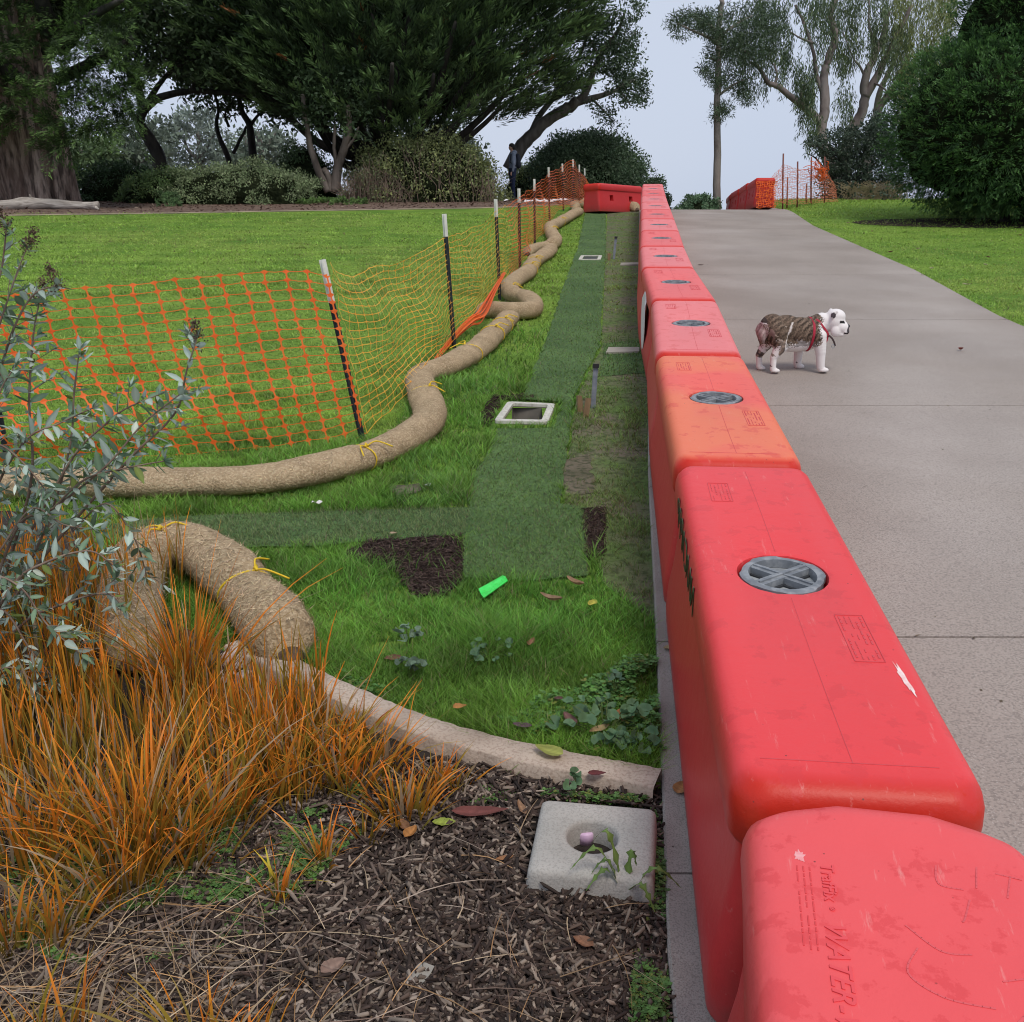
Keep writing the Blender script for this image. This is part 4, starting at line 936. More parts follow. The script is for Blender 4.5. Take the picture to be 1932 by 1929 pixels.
for (b, hh, ww, ln, lab) in (((1094, 778), .115, .035, -.05, 'split wooden block standing upright, left of the pair at the near stake'), ((1107, 788), .13, .040, .12, 'pale split wooden block leaning, right of the pair at the near stake'),
                             ((1149, 492), .10, .035, .0, 'small wooden block left of the far metal stake'), ((1180, 398), .05, .30, .1, 'thin wooden batten lying before the crosswise red barrier')):
    B = np.array(G(*b)); bm = bmesh.new(); bmesh.ops.create_cube(bm, size=1)
    for v_ in bm.verts: v_.co = Vector((v_.co.x * ww, v_.co.y * .035, (v_.co.z + .45) * hh)) + Vector((ln * v_.co.z * hh, 0, 0)) + Vector(rng.normal(0, .003, 3))
    bmesh.ops.bevel(bm, geom=bm.edges[:], offset=.003, segments=1)
    for v_ in bm.verts: v_.co += Vector(B)
    tag(bm_obj('wood_block', bm, wood_m), lab, 'wood block')
# fluorescent green tag
B = G(928, 1127); c = [np.array(G(*p)) for p in [(903, 1130), (948, 1108), (958, 1116), (913, 1144)]]; V = []
ups = [.042, .05, .046, .036]; c = [p + np.array([0, 0, u]) for p, u in zip(c, ups)]
mid1 = (c[0] + c[3]) / 2 - np.array([0, 0, .006]); mid2 = (c[1] + c[2]) / 2 + np.array([0, 0, .008]); V = [c[0], c[1], mid2, mid1, c[2], c[3]]; V = V + [p - np.array([0, 0, .004]) for p in V]
tag(pydata('plastic_tag', V, [(0, 3, 2, 1), (3, 5, 4, 2), (6, 7, 8, 9), (9, 8, 10, 11), (0, 1, 7, 6), (5, 11, 10, 4), (0, 6, 9, 3), (3, 9, 11, 5), (1, 2, 8, 7), (2, 4, 10, 8)], M('fluorescent_green', (.03, .66, .07), (.07, .74, .12), scale=30, rough=.35, spec=.5)), 'fluorescent green plastic tag lying on the grass tips', 'plastic tag')

# pale rocks at the near end of the curb
rock_m = M('rock', (.50, .40, .36), (.22, .17, .15), scale=16, c3=(.62, .52, .48), s3=30, f3=.8, bump=.9, bscale=30, rough=.95, bdist=.01, lo=.45, hi=.6)
def rock(px, sz, lab, seed):
    p = G(*px); bm = bmesh.new(); bmesh.ops.create_icosphere(bm, subdivisions=3, radius=1); rr = random.Random(seed); ks = [(rr.uniform(-3, 3), rr.uniform(-3, 3), rr.uniform(-3, 3), rr.uniform(0, 6)) for _ in range(6)]
    for v_ in bm.verts:
        d = 1 + .09 * sum(math.sin(v_.co.x * a + v_.co.y * b + v_.co.z * c_ + f_) for a, b, c_, f_ in ks); v_.co = Vector((v_.co.x * sz[0] * d, v_.co.y * sz[1] * d, v_.co.z * sz[2] * d)) + p + Vector((0, 0, sz[2] * .6))
    tag(bm_obj('rock', bm, rock_m, smooth=False), lab, 'rock', 'pale rocks at the curb end')
rock((440, 1262), (.055, .045, .05), 'rounded pale pink rock tucked under the end of the horseshoe wattle', 1)
rock((470, 1305), (.06, .045, .04), 'jagged pale rock beside the curb end, half behind the orange sedge', 2)
rock((425, 1290), (.04, .035, .03), 'small grey rock left of the two pale ones in the sedge', 3)

# ------------------------------------------------------------------ grass
lawn_far_poly = None
wx = lambda pts: [tuple(G(*p)[:2]) for p in pts]
XR_ = lambda y: np.interp(y, ry, rx)
def sample(n, x0, x1, y0, y1):
    px = rng.uniform(x0, x1, n); py = rng.uniform(y0, y1, n); x, y = Gn(px, py); return px, py, x, y
def fbm(x, y, s, seed=0):
    r = np.random.default_rng(seed); v = 0; a = 1; t = 0
    for o in range(4):
        th = r.uniform(0, 6.28, 3); ph = r.uniform(0, 6.28, 3); f = s * 1.9 ** o
        for k in range(3): v = v + a * np.sin((x * np.cos(th[k]) + y * np.sin(th[k])) * f + ph[k]); t += a
        a *= .6
    return v / t * 1.8
ubp = wx([(928, 804), (1038, 806), (1051, 765), (954, 761)]); ubp2 = wx([(1089, 495), (1136, 495), (1138, 483), (1094, 483)])
pav = wx([(1143, 671), (1206, 669), (1206, 659), (1148, 659)])
# curb strip exclusion
def near_curb(x, y, r=.066):
    d = np.full(x.shape, 9.); 
    for k in range(0, len(cp), 2): d = np.minimum(d, (x - cp[k, 0]) ** 2 + (y - cp[k, 1]) ** 2)
    return d < r * r
def in_any(x, y, polys):
    c = np.zeros(x.shape, bool)
    for p in polys: c |= inpoly(x, y, p)
    return c
PATCHY = wx(PATCHY_PX)
def lawn(name, n, box, kind, hscale=1.0, wscale=1.0, label=None, seed=1):
    px, py, x, y = sample(n, *box)
    bad = in_any(x, y, [BEDw, ubp, ubp2, pav]) | near_curb(x, y) | in_any(x + .022 * fbm(x, y, 30, 61), y + .03 * fbm(x, y, 26, 62), SODw)
    soil = in_any(x + .03 * fbm(x, y, 24, 63) + rng.normal(0, .008, n), y + .035 * fbm(x, y, 28, 64) + rng.normal(0, .008, n), SOILw); bad |= soil & (rng.random(n) < .965)
    left = x < xl(y) - .005; right = x > xr(y) - .015
    ok = ~bad & (left | right)
    pt = inpoly(x, y, PATCHY); f = fbm(x, y, 5, 3) + .3 * fbm(x, y, 22, 4)
    ok &= ~(pt & (f > -.12) & (rng.random(n) < .78))
    f2 = fbm(x, y, 3.5, 8); ok &= ~((f2 > .75) & (rng.random(n) < .8) & (y < 9))
    x, y, px, py, pt, f = x[ok], y[ok], px[ok], py[ok], pt[ok], f[ok]; m = len(x); d = y
    tall = np.clip(.5 + .5 * fbm(x, y, 4.0, 11), .15, 1.2); h = rng.uniform(.018, .045, m) * (1 + tall) * hscale
    h[pt] *= .7; h[(x < -1.2) | (x > 3)] *= .75
    # lawn beyond the net and right lawn are mown short
    mown = ((py < 830) & (x < -.7)) | (x > 3) | (y > 9.5); h[mown] *= .62
    w_ = (.0028 + .0009 * np.maximum(0, d - 3)) * wscale
    c = cvar(m, (.17, .40, .06), .42, .12); yl = np.clip(.5 + .5 * fbm(x, y, 2.2, 21), 0, 1)[:, None]; c = c * (1 - .5 * yl) + np.array([.34, .52, .07]) * .5 * yl * rng.uniform(.7, 1.2, (m, 1))
    c[mown] = c[mown] * .45 + np.array([.42, .56, .10]) * .62 * rng.uniform(.75, 1.2, (mown.sum(), 1))
    fy = mown & (fbm(x, y, .9, 31) > .25); c[fy] = c[fy] * .55 + np.array([.46, .50, .14]) * .45
    pv = 1 + .32 * fbm(x, y, 6.5, 71) + .22 * fbm(x, y, 19, 72); c = c * np.clip(pv, .45, 1.5)[:, None] * np.where((x < 1.5) & (y < 9.5) & ~mown, .84, .95)[:, None]; h *= np.clip(1 + .5 * fbm(x, y, 8, 73), .5, 1.6)
    c[pt] = c[pt] * .5 + np.array([.22, .26, .10]) * .5
    dry = rng.random(m) < np.where(pt, .22, .05); c[dry] = cvar(dry.sum(), (.26, .22, .11), .3)
    blue = (x > -.6) & (x < .0) & (y > 4.5) & (y < 9) & (fbm(x, y, 2.5, 5) > 0.2) & (rng.random(m) < .5); c[blue] = c[blue] * np.array([.9, .97, 1.35])
    P = np.stack([x, y, zg(x, y) - .002], 1); D = rdir(m); D[:, 2] = 0; D *= rng.uniform(.4, 1.6, (m, 1))
    o = blades_mesh(P, D, h, w_ * rng.uniform(.7, 1.3, m), c * .42, c * 1.25, name, bend=.75)  # blade bases darkened to paint the shadows between blades, tips lightened
    return tag(o, label, 'grass', kind='stuff')
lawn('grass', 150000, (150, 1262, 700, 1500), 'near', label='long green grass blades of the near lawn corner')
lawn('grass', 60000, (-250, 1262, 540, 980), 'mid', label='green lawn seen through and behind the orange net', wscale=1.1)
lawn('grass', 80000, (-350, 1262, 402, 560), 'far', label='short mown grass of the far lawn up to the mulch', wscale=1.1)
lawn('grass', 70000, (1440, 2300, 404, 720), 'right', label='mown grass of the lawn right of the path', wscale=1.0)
# crest of the right lawn: beyond the sloped plane
m = 26000; x = rng.uniform(6.2, 26, m); y = rng.uniform(22.5, 31, m); ok = (x > xr(y) + .02); x, y = x[ok], y[ok]; m = len(x)
c = cvar(m, (.32, .47, .08), .3); P = np.stack([x, y, zg(x, y)], 1); D = rdir(m); D[:, 2] = 0
tag(blades_mesh(P, D, rng.uniform(.02, .045, m), np.full(m, .022), c * .6, c * 1.2, 'grass', bend=.6), 'grass along the crest below the round conifer', 'grass', kind='stuff')
# turf strips: short dense dark blades
px, py, x, y = sample(170000, 180, 1240, 400, 1110); ok = in_any(x, y, SODw) & ~in_any(x, y, [ubp, ubp2, pav]); sx = fbm(x, y, 7, 40)
seamy = np.zeros(len(x), bool)
for yy in (G(1000, 962).y, G(1000, 845).y, G(1000, 750).y, G(1000, 700).y, G(1000, 655).y, G(1000, 560).y): seamy |= (np.abs(y - yy - .02 * np.sin(x * 9)) < .012)
ok &= ~(seamy & (rng.random(len(x)) < .75)); ok &= ~((sx > .7) & (rng.random(len(x)) < .4)); x, y = x[ok], y[ok]; m = len(x)
c = cvar(m, (.19, .31, .085), .42, .1); b2_ = inpoly(x, y, SODw[1]); c[b2_] = c[b2_] * .6 + np.array([.29, .31, .17]) * .4; dry = rng.random(m) < .12; c[dry] = cvar(dry.sum(), (.23, .21, .13), .25)
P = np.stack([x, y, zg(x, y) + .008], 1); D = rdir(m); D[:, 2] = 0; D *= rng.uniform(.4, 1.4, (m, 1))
tag(blades_mesh(P, D, rng.uniform(.010, .026, m), (.0026 + .0008 * np.maximum(0, y - 3)) * rng.uniform(.7, 1.2, m), c * .45, c * 1.1, 'turf_grass', bend=.8), 'short dark green turf of the newly laid strips', 'turf', kind='stuff')

# path litter: tiny dark debris along the joints and the barrier foot
m = 900; x = rng.uniform(.8, 6.5, m); y = rng.uniform(2.5, 23, m); k = rng.random(m) < .5; y[k] = np.array(jy)[rng.integers(3, 10, k.sum())] + rng.normal(0, .02, k.sum()); k2 = rng.random(m) < .25; x[k2] = xr(y[k2]) - abs(rng.normal(0, .05, k2.sum()))
ok = (x < xr(y)) & (x > xl(y) + .3); x, y = x[ok], y[ok]; m = len(x); P = np.stack([x, y, zg(x, y) + .0245], 1); D = rdir(m); D[:, 2] *= .1; D = unit(D); c = cvar(m, (.12, .09, .06), .5)
tag(leaves_mesh(P, D, rng.uniform(.006, .03, m), rng.uniform(.003, .012, m), c, 'path_litter', N=rdir(m, 6), mat=attrm), 'tiny dry bits of leaf and bark scattered on the concrete path', 'leaf litter', kind='stuff')

# ------------------------------------------------------------------ mulch bed: chips, straw, ground cover
def chips(name, n, box, poly, sz, lab, cols, excl=()):
    px, py, x, y = sample(n, *box); ok = inpoly(x, y, poly) if poly is not None else np.ones(n, bool)
    for p in excl: ok &= ~inpoly(x, y, p)
    x, y = x[ok], y[ok]; m = len(x); ax = rdir(m); ax[:, 2] *= .3; ax = unit(ax); u = unit(np.cross(ax, rdir(m, 2.0))); v_ = unit(np.cross(ax, u))
    l = rng.gamma(3, .0042, m)[:, None] * sz + .004; wd = rng.uniform(.002, .0048, m)[:, None] * sz; th = rng.uniform(.001, .003, m)[:, None] * sz
    C = np.stack([x, y, zg(x, y) + .006 + rng.uniform(0, .012, m)], 1); V = []
    for sx_, tp in ((-1, .7), (1, .55)):
        for (a, b) in ((-1, -1), (1, -1), (1, 1), (-1, 1)): V.append(C + ax * l * sx_ + u * wd * a * tp + v_ * th * b + ax * l * rng.uniform(-.2, .2, (m, 1)))
    V = np.stack(V, 1); b0 = np.arange(m)[:, None] * 8
    q = np.concatenate([b0 + np.array(f) for f in ((0, 1, 5, 4), (1, 2, 6, 5), (2, 3, 7, 6), (3, 0, 4, 7), (4, 5, 6, 7), (3, 2, 1, 0))]); ci_ = rng.integers(0, len(cols), m)
    c = np.array(cols)[ci_] * rng.uniform(.6, 1.4, (m, 1)); return tag(np_mesh(name, V.reshape(-1, 3), q, attrm, None, np.repeat(c, 8, 0)), lab, 'mulch', kind='stuff')
cc = [(.04, .028, .024), (.075, .052, .043), (.035, .026, .022), (.12, .09, .072), (.21, .165, .13), (.28, .225, .18), (.05, .034, .028), (.10, .07, .055), (.045, .032, .026)]
BLKp = wx([(1008, 1512), (1224, 1530), (1228, 1662), (985, 1680)])
chips('wood_chips', 33000, (-60, 1275, 1440, 2150), BEDw, 1.35, 'dark wood chip mulch covering the planting bed', cc, [BLKp])
chips('wood_chips', 9000, (640, 1150, 1005, 1135), SOILw[0], .7, 'dark crumbly soil and bark in the bare turf corner', [(.04, .025, .02), (.06, .04, .032), (.09, .06, .05)])
chips('wood_chips', 3000, (1080, 1150, 960, 1070), SOILw[1], .7, 'dark bark crumbs at the right edge of the turf strip', [(.04, .025, .02), (.06, .04, .032)])
chips('wood_chips', 2000, (900, 1010, 745, 805), SOILw[2], .8, 'dark soil crumbs around the open utility box', [(.04, .025, .02), (.06, .04, .032)], [ubp])
# far mulch debris
m = 9000; x = rng.uniform(-22, 3, m); y = rng.uniform(23.5, 34, m); ok = y > yedge(x) + .1; x, y = x[ok], y[ok]; m = len(x); P = np.stack([x, y, zg(x, y) + .02], 1); D = rdir(m); D[:, 2] *= .2; D = unit(D)
c = np.array([(.10, .055, .04), (.20, .14, .10), (.07, .04, .03), (.34, .26, .2)])[rng.choice(4, m, p=[.4, .25, .3, .05])] * rng.uniform(.7, 1.3, (m, 1))
tag(leaves_mesh(P, D, rng.uniform(.04, .12, m), rng.uniform(.02, .05, m), c, 'bark_litter', N=rdir(m, 2), mat=attrm), 'bark and leaf litter on the brown mulch under the trees', 'leaf litter', kind='stuff')
def straws(name, n, box, lab, lens, cols, zr=(.008, .05), keep=None):
    px, py, x, y = sample(n, *box); ok = inpoly(x, y, BEDw) & ~inpoly(x, y, BLKp)
    if keep is not None: ok &= keep(px, py)
    x, y = x[ok], y[ok]; m = len(x); az = rng.uniform(0, 6.283, m); D = np.stack([np.cos(az), np.sin(az), rng.uniform(-.06, .06, m)], 1); L_ = rng.uniform(*lens, m); k = rng.normal(0, .14, m)
    S = np.stack([-np.sin(az), np.cos(az), np.zeros(m)], 1); P = np.stack([x, y, zg(x, y) + rng.uniform(*zr, m)], 1); wd = rng.uniform(.0012, .0032, m); V = np.zeros((m, 5, 2, 3))
    for i, t in enumerate(np.linspace(0, 1, 5)):
        c = P + D * (L_ * (t - .5))[:, None] + S * (L_ * k * (t - .5) ** 2 * 2)[:, None]; c[:, 2] += .008 * np.sin(t * 3.1) ; c[:, 2] = np.maximum(c[:, 2], zg(c[:, 0], c[:, 1]) + .008)
        V[:, i, 0] = c - S * (wd * (1 - t * .7) / 2)[:, None]; V[:, i, 1] = c + S * (wd * (1 - t * .7) / 2)[:, None] + np.array([0, 0, .001])
    idx = np.arange(m * 10).reshape(m, 5, 2); q = np.stack([idx[:, :-1, 0], idx[:, :-1, 1], idx[:, 1:, 1], idx[:, 1:, 0]], -1).reshape(-1, 4)
    c = np.array(cols)[rng.integers(0, len(cols), m)] * rng.uniform(.6, 1.3, (m, 1)); return tag(np_mesh(name, V.reshape(-1, 3), q, attrm, None, np.repeat(c, 10, 0)), lab, 'dry grass', kind='stuff')
dcols = [(.36, .26, .16), (.46, .36, .24), (.24, .16, .09), (.42, .25, .12), (.30, .24, .19), (.20, .14, .11)]
straws('dry_blades', 1000, (-80, 620, 1560, 2100), 'dead tan sedge blades littering the mulch at the bottom left', (.12, .42), dcols, keep=lambda a, b: rng.random(len(a)) < np.clip(1.25 - a / 560, .1, 1) * np.clip((b - 1560) / 200 + .25, .2, 1))
straws('dry_blades', 130, (560, 1200, 1540, 2100), 'scattered dry stems on the wood chips', (.06, .28), dcols)
def cover(name, n, polys_px, lab, size=.0085, col=(.11, .21, .055), hmax=.03, thresh=-.3, sc=14):
    polys = [wx(p) for p in polys_px]; xs_ = [q[0] for p in polys for q in p]; ys_ = [q[1] for p in polys for q in p]
    x = rng.uniform(min(xs_), max(xs_), n); y = rng.uniform(min(ys_), max(ys_), n); ok = in_any(x, y, polys) & (fbm(x, y, sc, 77) > thresh) & ~inpoly(x, y, BLKp); x, y = x[ok], y[ok]; m = len(x)
    hh = rng.uniform(.006, hmax, m) * np.clip(.8 + .5 * fbm(x, y, 20, 5), .3, 1.4); P = np.stack([x, y, zg(x, y) + hh], 1); c = cvar(m, col, .4, .12); sel = rng.random(m) < .12; c[sel] = cvar(sel.sum(), (.19, .22, .05), .25)
    rep = 3; az = rng.uniform(0, 6.28, m); Ps = []; Ds = []; 
    for k in range(rep): a = az + k * 2.09; Ds.append(np.stack([np.cos(a), np.sin(a), rng.uniform(-.1, .4, m)], 1)); Ps.append(P)
    s_ = rng.uniform(.6, 1.3, m) * size; return tag(leaves_mesh(np.concatenate(Ps), unit(np.concatenate(Ds)), np.tile(s_, rep), np.tile(s_ * .95, rep), np.tile(c, (rep, 1)), name, N=rdir(m * rep, 5)), lab, 'ground cover', kind='stuff')
cover('clover_cover', 34000, [[(20, 1640), (250, 1560), (420, 1520), (640, 1470), (740, 1540), (640, 1620), (560, 1720), (420, 1800), (200, 1850), (20, 1800)]], 'small round leaved green ground cover between the sedge clumps')
cover('clover_cover', 9000, [[(1228, 1540), (1252, 1500), (1258, 1700), (1264, 2000), (1180, 2000), (1200, 1800), (1235, 1700)]], 'green ground cover creeping along the concrete band', thresh=-.5)
cover('clover_cover', 5000, [[(860, 1480), (1000, 1500), (1240, 1515), (1245, 1540), (1000, 1508), (900, 1530), (820, 1510)]], 'green ground cover at the foot of the curb', thresh=-.4)
cover('clover_cover', 2500, [[(1066, 1562), (1160, 1562), (1160, 1612), (1066, 1612)]], 'tiny green leaves in the hole of the concrete block', thresh=-2, hmax=.022) if False else None
cover('clover_cover', 16000, [[(880, 1480 - 90), (1240, 1250), (1245, 1490), (1100, 1470), (960, 1430), (760, 1370), (640, 1290), (800, 1330)]], 'low broad leaved weeds woven into the lawn corner', size=.012, col=(.11, .24, .06), hmax=.055, thresh=.1, sc=6)

# ------------------------------------------------------------------ sedge clumps
sed_b = (.13, .115, .018); sed_t = (1.0, .31, .03)
def sedge(px, n, hgt, lab, spread=.05, lean=(0, 0), seed=0, col=1.0, wd=.0105, name='orange_sedge', kind=None, group='orange sedge clumps in the bed', area=None, flop=1.0):
    r = np.random.default_rng(seed); b = G(*px)
    bx_ = r.normal(0, spread, n); by_ = r.normal(0, spread * .8, n)
    if area is not None: bx_ = r.uniform(-area[0], area[0], n); by_ = r.uniform(-area[1], area[1], n)
    x = b.x + bx_; y = b.y + by_; P = np.stack([x, y, zg(x, y) - .003], 1); az = r.uniform(0, 6.283, n); out = np.stack([np.cos(az), np.sin(az), np.zeros(n)], 1)
    sp = np.stack([bx_, by_, 0 * bx_], 1) / max(spread, 1e-3)
    if area is not None: sp = np.zeros((n, 3))
    D = out * (r.uniform(.05, .85, n) ** 1.4)[:, None] * flop + sp * .35 + np.array([lean[0], lean[1], 0]); h = hgt * r.uniform(.45, 1.1, n)
    kb = r.uniform(.6, 1.5, n)[:, None]; cb = np.array(sed_b) * kb * r.uniform(.8, 1.2, (n, 3)); ct = np.array(sed_t) * r.uniform(.55, 1.35, n)[:, None] * r.uniform(.85, 1.15, (n, 3)) * col
    ol = r.random(n) < .36; ct[ol] = np.array([.46, .30, .045]) * r.uniform(.6, 1.2, (ol.sum(), 1)); dd = r.random(n) < .14; ct[dd] = np.array([.55, .42, .27]) * r.uniform(.6, 1.1, (dd.sum(), 1)); cb[dd] = ct[dd] * .6
    global rng
    keep = rng; rng = r; o = blades_mesh(P, D, h, wd * r.uniform(.4, 1.2, n), cb, ct, name, bend=.5, lv=6, droop=r.uniform(0, .28, n)); rng = keep
    return tag(o, lab, 'sedge', group if kind is None else None, kind)
S = [((60, 1640), 140, .30, 'orange sedge clump on the left edge beside the dense one', .06, (0, 0), 21),
     ((215, 1700), 110, .26, 'orange sedge clump just below the largest one, over the clover', .05, (0, 0), 22),
     ((355, 1640), 90, .26, 'orange sedge clump below and right of the largest one', .04, (.05, 0), 23),
     ((560, 1500), 120, .24, 'orange sedge clump on the clover between the curb end and the mulch', .05, (.05, 0), 24),
     ((655, 1490), 100, .20, 'olive orange sedge clump against the front face of the curb', .04, (.08, 0), 25),
     ((715, 1450), 80, .17, 'upright sedge clump hugging the curb left of the spiky one', .03, (.05, 0), 26),
     ((820, 1500), 60, .15, 'small sedge clump right of the spiky one at the curb', .025, (.08, 0), 27),
     ((362, 1330), 240, .46, 'tall upright orange sedge clump rising through the horseshoe wattle', .035, (0, 0), 1),
     ((268, 1625), 210, .40, 'largest orange sedge clump fanning out over the green ground cover', .05, (0, 0), 2),
     ((150, 1590), 150, .34, 'dense orange sedge clump left of the largest one', .06, (-.1, 0), 3),
     ((420, 1560), 120, .30, 'orange sedge clump right of the largest one, arching over the clover', .05, (.1, 0), 4),
     ((505, 1440), 170, .27, 'bright orange sedge clump in front of the pale rocks', .06, (.05, 0), 5),
     ((610, 1440), 150, .24, 'orange sedge clump leaning over the left end of the curb', .055, (.1, 0), 6),
     ((665, 1405), 70, .16, 'small orange sedge clump touching the top of the curb', .03, (.1, 0), 7),
     ((758, 1545), 120, .16, 'spiky olive orange sedge clump at the curb, right of the others', .035, (.0, 0), 8),
     ((858, 1495), 30, .13, 'sparse little sedge tuft at the foot of the curb, farthest right', .015, (.1, 0), 9),
     ((612, 1635), 40, .16, 'small reddish sedge tuft on the clover edge', .015, (0, 0), 10),
     ((528, 1705), 22, .15, 'thin forked sedge tuft beside yellow blades', .012, (0, 0), 11),
     ((690, 1590), 30, .13, 'low sedge tuft between the mulch and the spiky clump', .02, (0, 0), 12),
     ((108, 1780), 60, .22, 'orange sedge clump on the bare mulch at the lower left', .03, (.1, 0), 13),
     ((15, 1800), 60, .24, 'orange sedge clump at the left edge above the straw litter', .03, (0, 0), 14),
     ((60, 2010), 40, .22, 'red orange sedge clump cut by the bottom edge at the far left', .04, (0, 0), 15),
     ((150, 2020), 40, .24, 'red orange sedge clump at the bottom edge, second from the left', .03, (0, 0), 16),
     ((395, 2010), 50, .22, 'red orange sedge clump at the bottom edge among dead straw', .035, (-.1, 0), 17),
     ((480, 2020), 30, .20, 'rightmost red orange sedge clump at the bottom edge', .03, (.1, 0), 18)]
for px, n, h, lab, sp, ln, sd0 in S: sedge(px, int(n * .95), h, lab, sp, ln, sd0, col=1.0 if sd0 < 13 else 1.15)
o = sedge((190, 1420), 1350, .35, 'thick mass of orange and olive sedge filling the left of the bed', .1, (0, 0), 30, area=(.62, .30), kind='stuff', name='sedge_mass', flop=.5)
o = sedge((20, 1200), 1150, .42, 'orange sedge mass behind the grey shrub', .1, (0, 0), 31, area=(.50, .50), kind='stuff', name='sedge_mass', flop=.5)
o = sedge((470, 1385), 300, .25, 'orange sedge mass in front of the horseshoe wattle', .1, (0, 0), 32, area=(.24, .07), kind='stuff', name='sedge_mass', flop=.5)
yb = sedge((520, 1690), 14, .13, 'few bright yellow sedge blades lying on the ground cover', .02, (0, -.4), 44, flop=2.2, col=np.array([1.1, 2.3, 2.0]))

# ------------------------------------------------------------------ broad leaved weeds, dandelion, fallen leaves
def mallow(px, nl, rad, lab, seed, size=.045, col=(.12, .22, .11), off=.0):
    col = tuple(k * 1.35 for k in col) if col[0] != .12 else col; nl = int(nl * 1.35)
    r = random.Random(seed); b = G(*px); e = empty('mallow_plant', tuple(b), lab, 'weed', 'mallow weeds in the grass'); V = []; Fc = []; C = []; tb_ = TB()
    for i in range(nl):
        a = r.uniform(0, 6.28); d = rad * math.sqrt(r.random()); c = np.array([b.x + d * math.cos(a), b.y + d * .8 * math.sin(a), 0]); c[2] = float(zg(c[0], c[1])) + r.uniform(.03, .075) + off
        s_ = size * r.uniform(.6, 1.15); tilt = Vector((r.uniform(-.5, .5), r.uniform(-.6, .3), 1)).normalized(); X = tilt.cross(Vector((0, 1, .1))).normalized(); Y = tilt.cross(X); sp_ = r.uniform(0, 6.28); k0 = len(V); V.append(tuple(c)); n = 36
        kk_ = r.uniform(.7, 1.25); cl = [k * kk_ for k in col]; C.append(cl)
        for k in range(n + 1):
            t = k / n; ang = sp_ + t * 5.6; lob = .74 + .26 * abs(math.cos(t * 5.6 * 1.4)) ** .7 + .035 * math.sin(k * 3.1); zz = .24 * abs(math.sin(t * 5.6 * 1.4)) * s_ * .9 + .12 * s_
            for f_ in (.55, 1.0):
                p = Vector(c) + X * math.cos(ang) * s_ * lob * f_ * .5 + Y * math.sin(ang) * s_ * lob * f_ * .5 + tilt * (zz * f_ * f_); V.append(tuple(p)); C.append([q * (.85 if f_ < .9 else 1.05) for q in cl])
        for k in range(n):
            a0 = k0 + 1 + 2 * k; Fc.append((k0, a0, a0 + 2)); Fc.append((a0, a0 + 1, a0 + 3, a0 + 2))
        tb_.tube(crom([tuple(b), ((b.x + c[0]) / 2, (b.y + c[1]) / 2, c[2] * .6 + b.z * .4 + .02), tuple(c)], 3), .0012, 4, cap=False)
    me = bpy.data.meshes.new('leaves'); me.from_pydata(V, [], Fc); me.update(); me.polygons.foreach_set('use_smooth', np.ones(len(me.polygons), bool)); at_ = me.color_attributes.new('Col', 'FLOAT_COLOR', 'POINT'); cc_ = np.ones((len(V), 4), np.float32); cc_[:, :3] = C; at_.data.foreach_set('color', cc_.ravel())
    link('leaves', me, leafm, e); tb_.obj('stems', M('weed_stem', (.10, .14, .04)), e)
mallow((1140, 1400), 26, .15, 'largest mallow weed with scalloped leaves at the corner of curb and band', 1, .052, off=.01)
mallow((1205, 1425), 9, .07, 'mallow weed leaves hanging over the concrete band', 2, .04)
mallow((1085, 1510), 3, .03, 'single mallow sprig at the foot of the curb above the block', 3, .04)
mallow((775, 1290), 7, .05, 'grey green mallow weed in the lawn below the dark soil', 4, .045, (.12, .18, .12), off=.02)
mallow((770, 1225), 6, .05, 'pale mallow weed beside a fallen brown leaf in the lawn', 5, .04, (.13, .19, .13), off=.01)
mallow((925, 1255), 9, .09, 'mallow weed in the middle of the lawn corner', 6, .038, (.08, .15, .08))
mallow((1160, 1320), 3, .03, 'single mallow leaf standing above a rusty fallen leaf', 7, .04, (.09, .16, .10), off=.03)
def blade_leaf(path, w0, teeth, colr, e, seed, up=Vector((0, 0, 1))):
    r = random.Random(seed); P = crom(path, 10); n = len(P); V = []; Fc = []; C = []
    T = unit(np.gradient(P, axis=0)); S_ = unit(np.cross(T, np.array(up)))
    for i in range(n):
        t = i / (n - 1); w_ = w0 * (math.sin(math.pi * min(1, t * .9 + .12)) ** .8) * (1 + teeth * (1 if i % 3 == 0 else -.6)) ; back = -T[i] * (w_ * .35 if i % 3 == 0 else 0)
        w_ = max(w_, .0012); V += [P[i] - S_[i] * w_ + back + np.array([0, 0, .15 * w_]), P[i], P[i] + S_[i] * w_ + back + np.array([0, 0, .15 * w_])]; k = r.uniform(.8, 1.2); C += [[q * k for q in colr], [q * k * 1.5 for q in colr], [q * k for q in colr]]
    for i in range(n - 1):
        for j in range(2): a = i * 3 + j; Fc.append((a, a + 1, a + 4, a + 3))
    me = bpy.data.meshes.new('leaf'); me.from_pydata([tuple(v_) for v_ in V], [], Fc); me.update(); at_ = me.color_attributes.new('Col', 'FLOAT_COLOR', 'POINT'); cc_ = np.ones((len(V), 4), np.float32); cc_[:, :3] = C; at_.data.foreach_set('color', cc_.ravel()); return link('leaf', me, leafm, e)
b = G(1178, 1700); e = empty('dandelion_plant', tuple(b), 'jagged dandelion plant sprawling across the front of the concrete block', 'weed'); rr = random.Random(3)
for k, (ex, ey, hh) in enumerate([(1075, 1655, .09), (1112, 1610, .11), (1200, 1648, .07), (1285, 1690, .04), (1105, 1695, .04), (1235, 1735, .02), (1110, 1668, .05)]):
    q = G(ex, ey, hh * .8); q = q + Vector((0, 0, .02)); mid = (np.array(b) + np.array(q)) / 2 + np.array([0, 0, hh * .55 + .05]); blade_leaf([np.array(b) + np.array([0, 0, .008]), mid, np.array(q)], .0085, .7, (.12, .19, .05), e, k)
